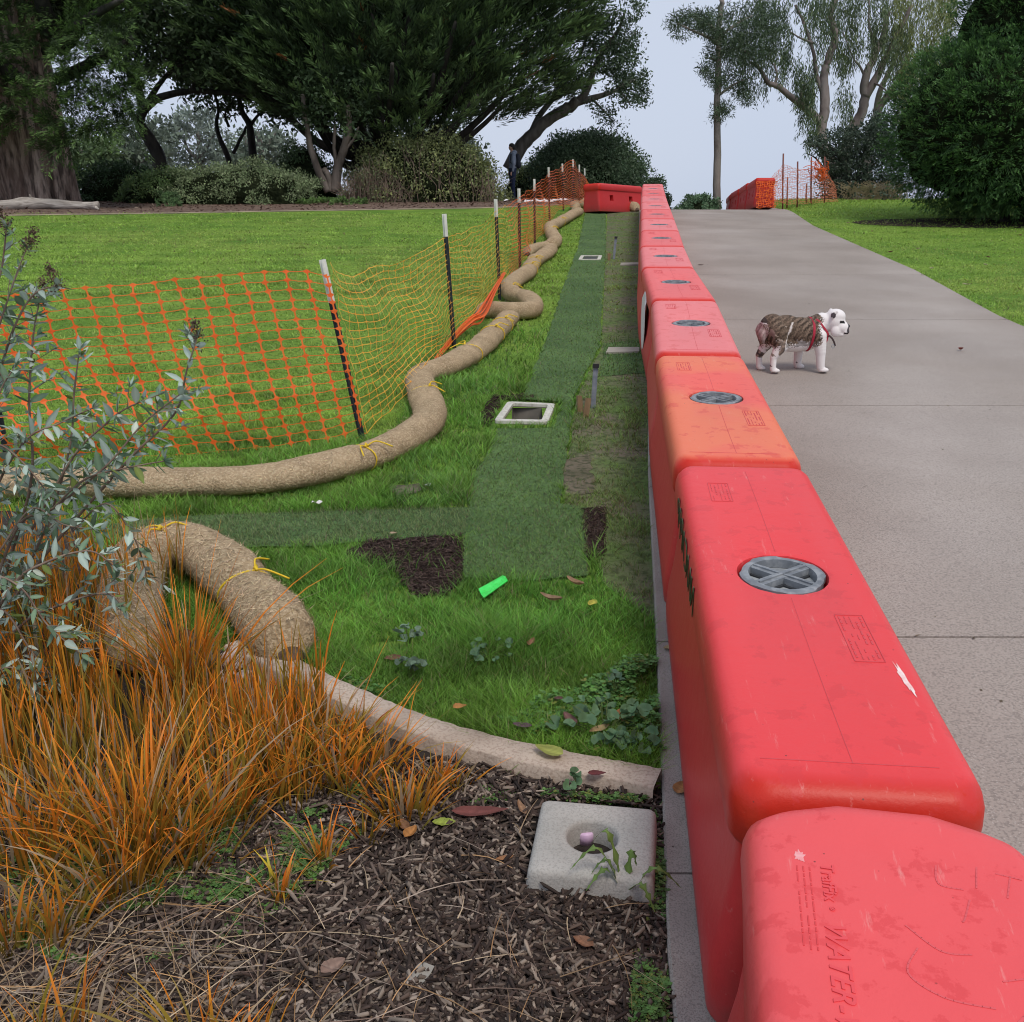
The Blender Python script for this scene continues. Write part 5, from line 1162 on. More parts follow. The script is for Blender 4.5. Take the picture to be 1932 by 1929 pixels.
# fallen leaves, each one a thing
def fallen(px, L_, wd, az, colr, lab, seed, lift=.012, curl=.35, name='fallen_leaf', on=0.0):
    r = random.Random(seed); p = G(px[0], px[1], on) if on else G(*px); n = 12; V = []; C = []; Fc = []; az = R(az); d = np.array([math.cos(az), math.sin(az), 0]); s_ = np.array([-math.sin(az), math.cos(az), 0]); tw = r.uniform(-.6, .6)
    for i in range(n + 1):
        t = i / n; w_ = wd / 2 * math.sin(math.pi * t ** .85) ** .75 + .0008; ce = np.array(p) + d * (t - .5) * L_ + np.array([0, 0, lift + curl * L_ * .5 * (t - .45) ** 2 * 2 + SL * (d[1]) * (t - .5) * L_])
        for j, sj_ in enumerate((-1, -.5, 0, .5, 1)):
            V.append(ce + s_ * w_ * sj_ * (1 + r.uniform(-.05, .05)) + np.array([0, 0, abs(sj_) ** 1.5 * w_ * curl + tw * sj_ * w_ * (t - .5) + r.uniform(-.0008, .0008)])); k = r.uniform(.8, 1.2); C.append([q * k * (1.35 if j == 2 else 1) for q in colr])
    for i in range(n):
        for j in range(4): a = i * 5 + j; Fc.append((a, a + 1, a + 6, a + 5))
    me = bpy.data.meshes.new(name); me.from_pydata([tuple(v_) for v_ in V], [], Fc); me.update(); me.polygons.foreach_set('use_smooth', np.ones(len(me.polygons), bool)); at_ = me.color_attributes.new('Col', 'FLOAT_COLOR', 'POINT'); cc_ = np.ones((len(V), 4), np.float32); cc_[:, :3] = C; at_.data.foreach_set('color', cc_.ravel())
    return tag(link(name, me, leafm), lab, 'leaf', 'fallen leaves on lawn, mulch and path')
BR = (.20, .10, .05); RB = (.16, .055, .04); OR = (.38, .17, .05); TN = (.34, .23, .13)
FL = [((906, 1550), .15, .045, 2, (.17, .055, .045), 'large reddish brown leaf lying at the foot of the curb', .2), ((838, 1570), .062, .034, 0, (.30, .36, .06), 'small lime green leaf beside the large reddish one', .2),
      ((775, 1590), .05, .030, 60, OR, 'orange brown curled leaf left of the lime green leaf', .5), ((762, 1575), .05, .025, 120, BR, 'dull brown leaf under the spiky sedge clump', .4), ((952, 1640), .045, .018, 15, (.30, .14, .06), 'small orange brown leaf on the chips left of the block', .5),
      ((985, 1545), .06, .018, 110, (.28, .16, .09), 'narrow folded tan leaf near the block corner', .6), ((1100, 1800), .05, .03, 150, (.24, .12, .07), 'torn brown leaf on the chips below the block', .5), ((630, 1845), .06, .04, 40, (.26, .17, .13), 'faded pinkish leaf on the straw litter', .3),
      ((1085, 1124), .085, .030, 140, (.30, .18, .10), 'curled tan leaf at the tip of the turf strip, upper one', .9), ((1040, 1155), .09, .032, 160, (.27, .17, .10), 'curled tan leaf below the turf strip, lower one', .9), ((1118, 1162), .05, .035, 60, (.40, .36, .06), 'yellow green leaf right of the two tan curled ones', .4),
      ((742, 1268), .06, .045, 10, (.15, .06, .04), 'dark red brown round leaf in the grass by the pale mallow', .3), ((1002, 1238), .055, .022, 70, (.28, .12, .08), 'upright reddish leaf in the middle of the lawn corner', .6), ((868, 1362), .045, .03, 10, OR, 'bright orange brown leaf low in the lawn corner', .5),
      ((1175, 1378), .075, .06, 80, (.38, .17, .07), 'broad rusty leaf behind the largest mallow', .3), ((1035, 1455), .09, .05, 150, (.28, .30, .07), 'big yellowing green leaf lying on the curb', .2), ((1130, 1405), .07, .03, 30, (.36, .25, .12), 'long tan leaf under the mallow leaves', .4),
      ((1125, 1500), .05, .025, 0, (.12, .03, .03), 'dark maroon leaf tucked beneath the mallow on the curb', .3), ((1285, 1508), .06, .045, 60, (.36, .17, .06), 'rusty round leaf on the concrete band against the red barrier', .2), ((1262, 1240), .045, .03, 20, (.40, .32, .17), 'pale tan leaf in the gap between two barriers', .3),
      ((985, 1398), .06, .028, 170, (.10, .06, .07), 'dark purplish leaf in the grass near the curb', .4), ((1075, 1385), .07, .03, 120, (.16, .08, .07), 'maroon leaf left of the largest mallow', .4), ((1812, 668), .05, .035, 20, (.16, .04, .03), 'curled dark red leaf alone on the path', 1.0),
      ((743, 1018), .035, .02, 0, (.42, .30, .20), 'tiny tan leaf on the crosswise turf strip', .4), ((1322, 505), .09, .03, 0, (.09, .05, .04), 'dark leaf pair on the path beside the bend of the barriers', .4), ((1053, 1345), .03, .02, 0, (.1, .05, .04), 'tiny dark leaf in the lawn left of the mallow', .4)]
for i, (px, L_, wd, az, cl, lab, cu) in enumerate(FL):
    lf = .012
    if px[1] < 1460 and px[0] < 1240 and px[1] > 1100: lf = .048
    elif px[0] < 1240: lf = .028
    if px[0] > 1240: lf = .034
    if 'on the curb' in lab: lf = .065
    fallen(px, L_, wd, az, cl, lab, 100 + i, lift=lf, curl=cu)
rl = random.Random(8)
for i in range(26):     # small leaves strewn on the right lawn
    px = rl.uniform(1500, 1925); py = rl.uniform(408, 600)
    p = G(px, py)
    if p.x < float(xr(p.y)) + .1: continue
    o = fallen((px, py), rl.uniform(.07, .12), rl.uniform(.04, .06), rl.uniform(0, 180), rl.choice([(.30, .24, .14), (.14, .08, .04), (.38, .34, .22)]), 'small dead leaf scattered on the lawn right of the path', 200 + i, lift=.03, curl=.6)
    o['group'] = 'small dead leaves scattered on the right lawn'
# paper scrap and white scraps
def scrap(px, L_, wd, az, mat, lab, lift, bend=.004, seed=0):
    p = G(*px); a = R(az); r = random.Random(seed); V = []; Fc = []; n = 6
    for i in range(n + 1):
        for j in range(4):
            u = (i / n - .5) * L_ + (r.uniform(-.003, .003) if i in (0, n) else 0); v_ = (j / 3 - .5) * wd * (1 - .1 * i / n); x = p.x + u * math.cos(a) - v_ * math.sin(a); y = p.y + u * math.sin(a) + v_ * math.cos(a); V.append((x, y, SL * y + lift + bend * math.sin(i * 1.2 + j)))
    for i in range(n):
        for j in range(3): q = i * 4 + j; Fc.append((q, q + 1, q + 5, q + 4))
    b_ = len(V); V += [(x, y, z - .0015) for x, y, z in V]; Fc += [tuple(k + b_ for k in f[::-1]) for f in Fc]
    return tag(pydata('scrap', V, Fc, mat), lab, 'scrap')
scrap((795, 1852), .055, .038, 65, M('grey_card', (.26, .24, .21), (.32, .30, .26), scale=20, rough=.9), 'torn grey cardboard scrap on the wood chips', .022, .002)
scrap((600, 968), .05, .02, 0, white_paint, 'white crumpled scrap in the grass under the long wattle', .055, .006, 3)
scrap((808, 925), .03, .016, 30, M('pale_card', (.45, .48, .44)), 'small pale scrap near the sharp dark soil above the turf', .03, .006, 4)
# white plastic debris behind the net on the mulch
tb_ = TB(); cpl = np.array(at(1025, 380, 29.0)); cpl[2] = float(zg(cpl[0], 29.0))
V = []; Fc = []
for k in range(26):
    c = cpl + np.array([rng.normal(0, .35), rng.normal(0, .3), abs(rng.normal(0, .03)) + .02]); s_ = rng.uniform(.04, .12); 
    V += [c + np.array([-s_, 0, 0]), c + np.array([0, -s_ * .7, .02]), c + np.array([s_, 0, .03]), c + np.array([0, s_ * .7, .06])]; q = len(V) - 4; Fc.append((q, q + 1, q + 2, q + 3))
tag(pydata('white_sheeting', V, Fc, M('white_plastic', (.80, .76, .76), rough=.6)), 'crumpled white sheeting on the mulch behind the far orange net', 'sheeting', kind='stuff')

# ------------------------------------------------------------------ trees and shrubs
def limbs(paths, mat, e, name='trunk', sides=9, noise=.05):
    """paths: list of ([(px,py,Y)...], r0, r1)"""
    tb_ = TB()
    for pts, r0, r1 in paths:
        P = crom([np.array(at(*p)) for p in pts], 5); P += rng.normal(0, r1 * .25, P.shape) * np.linspace(0, 1, len(P))[:, None]
        tb_.tube(P, np.linspace(r0, r1, len(P)), sides, noise=noise)
    return tb_.obj(name, mat, e)
def in_px(poly, n, r=rng):
    xs_ = [p[0] for p in poly]; ys_ = [p[1] for p in poly]; out = []
    while len(out) < n:
        x = r.uniform(min(xs_), max(xs_), n); y = r.uniform(min(ys_), max(ys_), n); k = inpoly(x, y, poly); out += list(zip(x[k], y[k]))
    return np.array(out[:n])
def px3(P2, Y):       # vectorised at()
    u = (P2[:, 0] - CX) / F; v = (P2[:, 1] - CY) / F; dy = math.cos(PITCH) - v * math.sin(PITCH); dz = -math.sin(PITCH) - v * math.cos(PITCH); t = Y / dy
    return np.stack([t * u, Y, ZC + t * dz], 1)
def sprays(C, A, Ls, K, lsize, lw, col, tip, name, e, flat=.35, upn=.5, rr=rng, wide=.34):
    """C centres, A axes, Ls lengths, K leaflets on each"""
    n = len(C); s = rr.uniform(0, 1, (n, K)); side = unit(np.cross(A, np.array([0, 0, 1.]) + rr.normal(0, .25, (n, 3)))); up = unit(np.cross(side, A))
    lat = rr.uniform(-1, 1, (n, K)) * (wide * (1 - s * .75)) * Ls[:, None]; ver = rr.normal(0, flat * .12, (n, K)) * Ls[:, None]
    P = C[:, None] + A[:, None] * (s * Ls[:, None])[..., None] + side[:, None] * lat[..., None] + up[:, None] * ver[..., None]
    D = A[:, None] * 1.0 + side[:, None] * (np.sign(lat) * rr.uniform(.2, .9, (n, K)))[..., None] + up[:, None] * (rr.uniform(-.2, .7, (n, K)) * upn)[..., None]
    P = P.reshape(-1, 3); D = unit(D.reshape(-1, 3)); m = len(P); c = np.repeat(col * rr.uniform(.6, 1.4, (n, 1)), K, 0) * rr.uniform(.75, 1.25, (m, 1)); w_ = (s.reshape(-1, 1)) ** 2
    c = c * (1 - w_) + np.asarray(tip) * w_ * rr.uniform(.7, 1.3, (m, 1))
    return leaves_mesh(P, D, lsize * rr.uniform(.6, 1.4, m), lw * rr.uniform(.7, 1.3, m), np.clip(c, 0, 1), name, e, N=unit(np.repeat(up, K, 0) + rr.normal(0, .5, (m, 3))))
def blobleaves(C, Rd, K, ls, lw, col, name, e, var=.4, sq_=(1, 1, .7), lit=None, rr=rng, updir=.2):
    n = len(C); m = n * K; d = rr.normal(size=(m, 3)); d = unit(d) * (rr.uniform(0, 1, (m, 1)) ** .45); P = np.repeat(C, K, 0) + d * np.repeat(np.broadcast_to(Rd, (n,)), K)[:, None] * np.array(sq_)
    D = unit(rr.normal(size=(m, 3)) + d * .8 + np.array([0, 0, updir])); c = np.repeat(np.asarray(col) * rr.uniform(1 - var, 1 + var, (n, 1)), K, 0) * rr.uniform(.7, 1.35, (m, 1))
    if lit is not None: k = rr.random(m) < .15; c[k] = np.asarray(lit) * rr.uniform(.7, 1.2, (k.sum(), 1))
    return leaves_mesh(P, D, ls * rr.uniform(.6, 1.4, m), lw * rr.uniform(.6, 1.4, m), np.clip(c, 0, 1), name, e)
def dome_pts(c, r, n, z0=-.2, rough=.12, seed=0, sq_=1.0):
    rr = np.random.default_rng(seed); d = rr.normal(size=(n * 2, 3)); d = unit(d); d = d[d[:, 2] > z0][:n]; d = np.sign(d) * np.abs(d) ** sq_; k = 1 + rough * (np.sin(d[:, 0] * 7 + seed) * np.cos(d[:, 1] * 6) + .6 * np.sin(d[:, 2] * 13 + d[:, 0] * 9)) + rr.uniform(-.14, .02, len(d))
    return np.array(c) + d * np.array(r) * k[:, None], d
def ellip(name, c, r, mat, e, seed=0, z0=None, pw_=1.0):
    bm = bmesh.new(); bmesh.ops.create_icosphere(bm, subdivisions=4, radius=1)
    for v_ in bm.verts:
        v_.co = Vector([math.copysign(abs(q_) ** pw_, q_) for q_ in v_.co]); k = 1 + .07 * math.sin(v_.co.x * 9 + seed) * math.cos(v_.co.y * 8 + v_.co.z * 7); v_.co = Vector((c[0] + v_.co.x * r[0] * k, c[1] + v_.co.y * r[1] * k, c[2] + v_.co.z * r[2] * k))
    return bm_obj(name, bm, mat, e)
inner_m = M('shade_core', (.010, .014, .007), (.022, .028, .013), scale=8, rough=1, bump=1, bscale=12, bdist=.08, spec=.02)  # solid dark cores added for the shaded inside of crowns, hiding sky
def base_at(px, Y): x = (px - CX) / F * Y * 1.005; return (x, Y, float(zg(x, Y)))

# 1 giant fluted conifer at the left edge
e = empty('giant_cypress', base_at(40, 27.5), 'giant old conifer with a massive fluted trunk at the left edge', 'tree')
V = []; nz_, na = 44, 200; bx0, by0, bz0 = base_at(12, 28.6); rr_ = np.random.default_rng(5); ph = rr_.uniform(0, 6.28, 6)
for i in range(nz_):
    t = i / (nz_ - 1); z = t * 7.5 - .2
    for j in range(na):
        a = 2 * math.pi * j / na; fl = .16 * abs(math.sin(a * 6.5 + ph[0] + .35 * math.sin(z * .8))) + .06 * math.sin(a * 9 + ph[1] + z * .3) + .035 * math.sin(a * 17 + ph[2] + z * .5) + .015 * math.sin(a * 31 + z)
        r = (2.28 - .03 * z + .15 * math.exp(-z * 1.6)) * (.86 + fl); V.append((bx0 + r * math.cos(a), by0 + r * math.sin(a) * .9, bz0 + z))
idx = np.arange(nz_ * na).reshape(nz_, na); q = np.stack([idx[:-1], np.roll(idx, -1, 1)[:-1], np.roll(idx, -1, 1)[1:], idx[1:]], -1).reshape(-1, 4)
np_mesh('trunk', V, q, bark_fluted, e, smooth=True)
limbs([([(95, 60, 27), (85, 20, 26.5), (60, -40, 26)], .25, .12), ([(30, 150, 27), (-30, 90, 26.5), (-80, 40, 26)], .2, .1), ([(110, 150, 27.2), (190, 110, 26), (250, 70, 25.5)], .16, .05), ([(90, 100, 27), (160, 40, 26), (230, 0, 25)], .18, .05)], bark_dark, e, 'branch')
poly = [(-260, -160), (300, -160), (262, 20), (215, 60), (262, 130), (266, 200), (235, 250), (180, 250), (165, 262), (128, 258), (118, 292), (88, 285), (80, 235), (40, 238), (10, 235), (-260, 250)]
ellip('shade_core', (bx0 + .6, by0 + 1.2, bz0 + 7.2), (3.3, 1.6, 3.6), inner_m, e, 3)
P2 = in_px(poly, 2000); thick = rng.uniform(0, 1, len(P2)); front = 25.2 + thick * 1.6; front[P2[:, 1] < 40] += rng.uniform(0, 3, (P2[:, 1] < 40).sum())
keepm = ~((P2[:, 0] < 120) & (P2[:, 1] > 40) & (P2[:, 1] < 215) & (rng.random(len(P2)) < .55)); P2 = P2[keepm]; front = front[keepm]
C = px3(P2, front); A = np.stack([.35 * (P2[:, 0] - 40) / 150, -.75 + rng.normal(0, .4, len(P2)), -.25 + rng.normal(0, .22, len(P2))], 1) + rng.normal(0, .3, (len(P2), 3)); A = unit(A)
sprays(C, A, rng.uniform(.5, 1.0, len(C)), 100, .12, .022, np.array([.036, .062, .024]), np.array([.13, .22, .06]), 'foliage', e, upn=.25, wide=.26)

# 2 dark leaning tree between
def tree(name, basep, lab, paths, mat, leaf, cat='tree', group=None):
    e = empty(name, base_at(*basep), lab, cat, group); limbs(paths, mat, e); leaf(e); return e
def lf_dark(poly, Y, n, K, rad, ls, lw, col, dep=2.0, lit=None, var=.4, sq_=(1, 1, .6)):
    def f(e):
        P2 = in_px(poly, n); C = px3(P2, Y + rng.uniform(-dep, dep, n)); blobleaves(C, rng.uniform(rad * .6, rad * 1.3, n), K, ls, lw, np.array(col) * 1.9, 'foliage', e, lit=None if lit is None else tuple(v * 1.9 for v in lit), var=var, sq_=sq_)
    return f
tree('oak_tree', (300, 33), 'dark tree with a crooked leaning trunk right of the giant conifer',
     [([(300, 345, 33), (300, 300, 33), (285, 268, 33), (265, 235, 33), (268, 205, 33), (262, 170, 33), (240, 120, 33), (230, 60, 33)], .24, .07), ([(268, 212, 33), (300, 185, 32.6), (360, 172, 32.2), (430, 176, 32), (470, 182, 32)], .13, .05), ([(275, 200, 33), (300, 160, 33), (330, 130, 33), (380, 110, 33)], .10, .03), ([(262, 175, 33), (235, 130, 33.5), (210, 110, 34)], .08, .03),
      ([(430, 176, 32), (455, 150, 32), (470, 110, 32)], .05, .02), ([(360, 172, 32.2), (380, 140, 32), (420, 120, 32)], .05, .02), ([(330, 130, 33), (300, 80, 33), (310, 20, 33)], .07, .03)], bark_dark,
     lf_dark([(170, -80), (520, -80), (520, 120), (480, 175), (400, 160), (340, 145), (300, 130), (255, 150), (215, 130), (180, 60)], 33, 560, 42, .55, .17, .085, (.022, .036, .016), 2.6, lit=(.05, .085, .035)))
tree('slender_tree', (440, 35), 'slender dark tree with bare twisting stems behind the green shrubs',
     [([(438, 320, 35), (425, 285, 35), (415, 262, 35), (408, 235, 35), (412, 205, 35), (402, 170, 35)], .10, .04), ([(480, 320, 35), (474, 260, 35), (470, 235, 35), (455, 205, 35), (450, 150, 35), (460, 90, 35)], .14, .05), ([(440, 290, 35), (455, 260, 35), (465, 240, 35)], .06, .04), ([(470, 240, 35), (490, 215, 35), (520, 190, 35)], .06, .02), ([(432, 240, 35), (425, 215, 35), (440, 190, 35)], .05, .02)], bark_dark,
     lf_dark([(330, 60), (560, 40), (570, 230), (520, 235), (500, 205), (440, 215), (390, 200), (340, 170)], 36, 330, 36, .5, .15, .08, (.022, .036, .016), 2.0, lit=(.05, .08, .03)))
tree('forked_tree', (622, 30), 'forked tree with two pale grey trunks in front of the spreading cypress',
     [([(620, 362, 30), (604, 330, 30), (592, 298, 30), (583, 262, 30), (578, 225, 30), (570, 180, 30)], .12, .06), ([(632, 362, 30), (638, 315, 30), (650, 278, 30), (660, 240, 30), (655, 200, 30)], .15, .07), ([(634, 310, 30), (630, 270, 30), (632, 235, 30)], .06, .04), ([(625, 362, 30), (622, 340, 30), (612, 320, 30)], .11, .08), ([(645, 290, 30), (668, 262, 30), (676, 240, 30)], .05, .02)], bark_red,
     lf_dark([(540, 130), (700, 130), (700, 235), (640, 245), (560, 240)], 30.5, 120, 36, .4, .13, .06, (.022, .038, .016), 1.2))

# 3 spreading Monterey style cypress
e = empty('spreading_cypress', base_at(722, 34), 'huge dark spreading cypress with layered upswept branches in the middle', 'tree')
br = []; bs = (722, 318)
for (tx, ty, dy) in [(560, 150, -3), (500, 60, -2), (600, 60, -4), (660, 30, -3), (700, -30, 0), (780, 0, -3), (860, 40, -4), (930, 80, -3), (990, 140, -2), (960, 190, 1), (900, 180, -4), (820, 140, -4), (740, 120, -5), (650, 160, -4), (580, 210, -2), (1020, 40, 1), (960, -30, 0), (450, 120, 0)]:
    mx = (bs[0] + tx) / 2 + rng.uniform(-15, 15); my = (bs[1] + ty) / 2 + 45; br.append(([(bs[0] + rng.uniform(-18, 18), bs[1] + 40, 34), (bs[0] * .9 + tx * .1, bs[1] - 15, 34), (mx, my, 34 + dy * .5), (tx, ty, 34 + dy)], rng.uniform(.2, .3), .05))
limbs(br, bark_dark, e, 'trunk')
poly = [(330, 95), (400, 60), (440, -60), (460, -160), (1160, -160), (1130, 0), (1085, 30), (1100, 60), (1050, 95), (1075, 130), (1040, 150), (1060, 185), (1010, 205), (990, 222), (950, 232), (900, 232), (850, 245), (800, 250), (760, 275), (700, 268), (660, 250), (600, 238), (540, 225), (510, 200), (440, 170), (470, 140), (400, 110)]
for (cx_, cy_, w_, h_, Yc) in ((730, 130, 190, 80, 36), (860, 130, 90, 60, 36), (600, 60, 110, 80, 36), (740, -40, 280, 90, 36)):
    q0 = at(cx_, cy_, Yc); k_ = Yc / F; ellip('shade_core', tuple(q0), (w_ * k_, 2.2, h_ * k_), inner_m, e, cx_)
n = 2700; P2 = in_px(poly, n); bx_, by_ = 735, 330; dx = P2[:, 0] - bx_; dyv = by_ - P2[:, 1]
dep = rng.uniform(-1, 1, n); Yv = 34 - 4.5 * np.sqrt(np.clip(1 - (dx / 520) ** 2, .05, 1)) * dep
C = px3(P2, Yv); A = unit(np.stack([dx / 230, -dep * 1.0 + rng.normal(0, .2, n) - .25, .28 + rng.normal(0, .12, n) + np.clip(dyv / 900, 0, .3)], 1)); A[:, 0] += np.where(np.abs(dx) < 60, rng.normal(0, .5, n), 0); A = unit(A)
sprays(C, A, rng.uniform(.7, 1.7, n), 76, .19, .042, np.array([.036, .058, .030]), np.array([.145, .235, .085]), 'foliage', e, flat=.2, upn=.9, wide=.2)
k = rng.random(n) < .012; 
sprays(C[k] - np.array([0, .8, 0]), A[k], rng.uniform(.4, .6, k.sum()), 40, .14, .03, np.array([.26, .10, .04]), np.array([.34, .14, .05]), 'dead_sprays', e)

# 4 pale leaning broadleaf right of the cypress
def lf_lean(e):
    cl = [((1020, -100), (1190, -110), (1212, 20), (1205, 60), (1180, 110), (1150, 120), (1080, 90), (1060, 40)), ((1120, 30), (1200, 60), (1202, 115), (1160, 150), (1090, 125)), ((1150, 135), (1215, 130), (1225, 185), (1195, 205), (1150, 185)), ((1110, 190), (1165, 215), (1170, 240), (1130, 235)), ((1040, 110), (1100, 130), (1120, 170), (1060, 190))]
    Cs = []; 
    for p, n in zip(cl, (230, 110, 70, 16, 40)): Cs.append(in_px(p, n))
    P2 = np.concatenate(Cs); C = px3(P2, 36 + rng.uniform(-2, 2, len(P2))); blobleaves(C, rng.uniform(.18, .45, len(C)), 34, .11, .05, np.array([.06, .095, .05]), 'foliage', e, lit=(.11, .16, .09))
tree('leaning_tree', (975, 36), 'pale barked tree leaning right with airy crown clumps against the sky',
     [([(960, 320, 36), (985, 275, 36), (1010, 250, 36), (1050, 215, 36), (1085, 195, 36)], .24, .17), ([(1085, 195, 36), (1105, 175, 36), (1130, 110, 36), (1165, 60, 35.6), (1180, 20, 35)], .15, .03), ([(1080, 197, 36), (1120, 185, 36), (1165, 170, 36), (1200, 150, 36)], .13, .03), ([(1000, 258, 36), (1020, 215, 36.4), (1065, 160, 36.5), (1100, 90, 36.5), (1120, 20, 36)], .12, .03), ([(1165, 170, 36), (1180, 185, 36), (1190, 200, 36)], .05, .015),
      ([(1112, 183, 36), (1135, 205, 35.7), (1160, 232, 35.5)], .05, .012), ([(1105, 172, 36), (1075, 140, 36), (1040, 140, 36)], .07, .03), ([(1130, 110, 36), (1110, 70, 36), (1080, 50, 36)], .06, .02), ([(1165, 170, 36), (1185, 150, 36.3), (1205, 160, 36.3)], .05, .015), ([(1150, 85, 36), (1180, 80, 36), (1200, 60, 36)], .05, .015)], bark_grey, lf_lean)
# background trees, distance haze painted into their paler leaf colours
for k, (x0, x1, y0, Y, col) in enumerate([(190, 330, 215, 52, (.075, .095, .07)), (310, 440, 195, 56, (.10, .12, .10)), (420, 560, 245, 50, (.08, .10, .075)), (770, 900, 235, 54, (.05, .065, .05)), (120, 220, 260, 50, (.06, .09, .04)), (650, 760, 225, 52, (.05, .06, .045))]):
    lab = ['hazy grey green tree behind the leaning dark trunk', 'palest hazy tree behind the gap in the dark branches', 'hazy tree behind the slender stems', 'dark distant tree right of the spreading cypress base', 'olive distant tree right of the giant trunk', 'distant tree behind the foot of the spreading cypress'][k]
    xm = (x0 + x1) / 2; w2 = (x1 - x0) / 2; poly = [(xm + w2 * math.cos(a), 300 + (300 - y0) * -math.sin(a) if math.sin(a) > 0 else 300 - 60 * math.sin(a)) for a in np.linspace(0, 6.28, 20)[:-1]]
    tree('background_tree', (xm, Y), lab, [([(xm, 340, Y), (xm + 4, 300, Y), (xm - 3, 250, Y)], .25, .1), ([(xm, 300, Y), (xm + 20, 270, Y), (xm + 30, 250, Y)], .12, .05), ([(xm, 305, Y), (xm - 22, 280, Y), (xm - 28, 255, Y)], .12, .05)], bark_grey,
         lf_dark(poly, Y, 90, 40, .75, .26, .13, col, 2.0, lit=tuple(c * 1.5 for c in col)), group='hazy trees behind the park edge')

# shrubs under the trees
def shrub(px0, px1, ytop, ybot, Y, lab, col, n=140, K=60, ls=.07, lw=.035, lit=None, depth=None, core=True, name='shrub', rough=.15, seed=0, stems=None, stemcol=None):
    L_ = at(px0, ybot, Y); R_ = at(px1, ybot, Y); T_ = at((px0 + px1) / 2, ytop, Y); g = float(zg((L_.x + R_.x) / 2, Y)); a = (R_.x - L_.x) / 2; h = T_.z - g; dp = depth or a * .7
    e = empty(name, ((L_.x + R_.x) / 2, Y, g), lab, 'shrub'); c = (e.location.x, Y, g + h * .12); r = (a, dp, h * .88)
    if core: ellip('shade_core', (c[0], c[1], c[2] - .05), (r[0] * .84, r[1] * .8, r[2] * .82), inner_m, e, seed)
    P, d = dome_pts(c, (r[0] * .94, r[1] * .94, r[2] * .93), n, -.15, rough, seed); P = P[(d[:, 1] < .45) | (d[:, 2] > .2)]
    blobleaves(P, rng.uniform(.6, 1.2, len(P)) * min(a, h) * .20, K, ls, lw, np.array(col) * 1.8, 'foliage', e, lit=None if lit is None else tuple(v * 1.7 for v in lit))
    if stems:
        tb_ = TB()
        for k in range(stems):
            x = c[0] + rng.uniform(-.9, .9) * a; y = Y + rng.uniform(-.85, .1) * dp; hh = h * rng.uniform(.35, .88) * math.sqrt(max(.1, 1 - ((x - c[0]) / a) ** 2)); b = np.array([x, y, float(zg(x, y))]); tb_.tube(crom([b, b + [rng.normal(0, .08), 0, hh * .5], b + [rng.normal(0, .2), rng.normal(0, .1), hh]], 3), rng.uniform(.004, .008), 3, cap=False)
        tb_.obj('stems', M('shrub_stems', stemcol or (.15, .105, .08), (.26, .19, .145), scale=2), e, smooth=False)
    return e
shrub(300, 610, 306, 388, 29, 'wide low grey green shrub at the mulch edge under the trees', (.115, .150, .075), 340, 60, .06, .03, lit=(.20, .23, .13), depth=1.3)
shrub(225, 400, 318, 386, 29.6, 'mid green shrub left of the wide grey green one', (.055, .09, .032), 190, 50, .07, .035, lit=(.11, .15, .05), depth=1.2, seed=2)
shrub(148, 305, 305, 366, 31.5, 'dark green shrub just right of the giant trunk', (.022, .042, .018), 160, 50, .08, .04, depth=1.3, seed=3)
shrub(290, 345, 364, 388, 27, 'small bright green tuft of foliage at the front of the mulch', (.07, .12, .05), 40, 40, .06, .03, lit=(.12, .19, .08), core=False, seed=4)
shrub(520, 640, 262, 370, 31.5, 'upright dark shrub behind the forked tree', (.035, .058, .026), 150, 50, .08, .04, lit=(.07, .10, .05), depth=1.3, seed=5)
shrub(655, 948, 252, 388, 31, 'tall tangled shrub with bare brown stems below and yellow green leaves above', (.11, .13, .055), 520, 34, .085, .045, lit=(.22, .24, .09), depth=1.8, stems=420, seed=6)
shrub(640, 790, 300, 384, 30, 'twiggy brown undergrowth left of the tall tangled shrub', (.075, .085, .045), 90, 26, .07, .035, lit=(.15, .16, .07), stems=340, seed=7, core=False)
shrub(945, 1060, 308, 392, 38, 'pale green bush right behind the standing person', (.15, .19, .07), 150, 34, .08, .04, lit=(.28, .32, .14), depth=1.3, seed=8)
shrub(560, 700, 372, 392, 28.3, 'low bright green weeds along the mulch by the forked tree', (.07, .12, .035), 90, 40, .05, .03, lit=(.12, .19, .06), core=False, depth=.6, seed=9)
shrub(985, 1225, 246, 400, 38, 'large rounded dark evergreen shrub beyond the crosswise barrier', (.045, .072, .038), 800, 60, .10, .05, lit=(.10, .135, .08), depth=3, seed=10, rough=.06)
shrub(1180, 1268, 335, 410, 36, 'smaller dark evergreen bush at the right foot of the large rounded one', (.045, .072, .036), 150, 50, .09, .05, lit=(.09, .12, .07), depth=1.2, seed=11)
shrub(1273, 1358, 369, 404, 31, 'low rounded bush beyond the path crest, left of the thin trunk', (.055, .095, .05), 160, 50, .07, .035, lit=(.12, .17, .10), depth=1, seed=12)

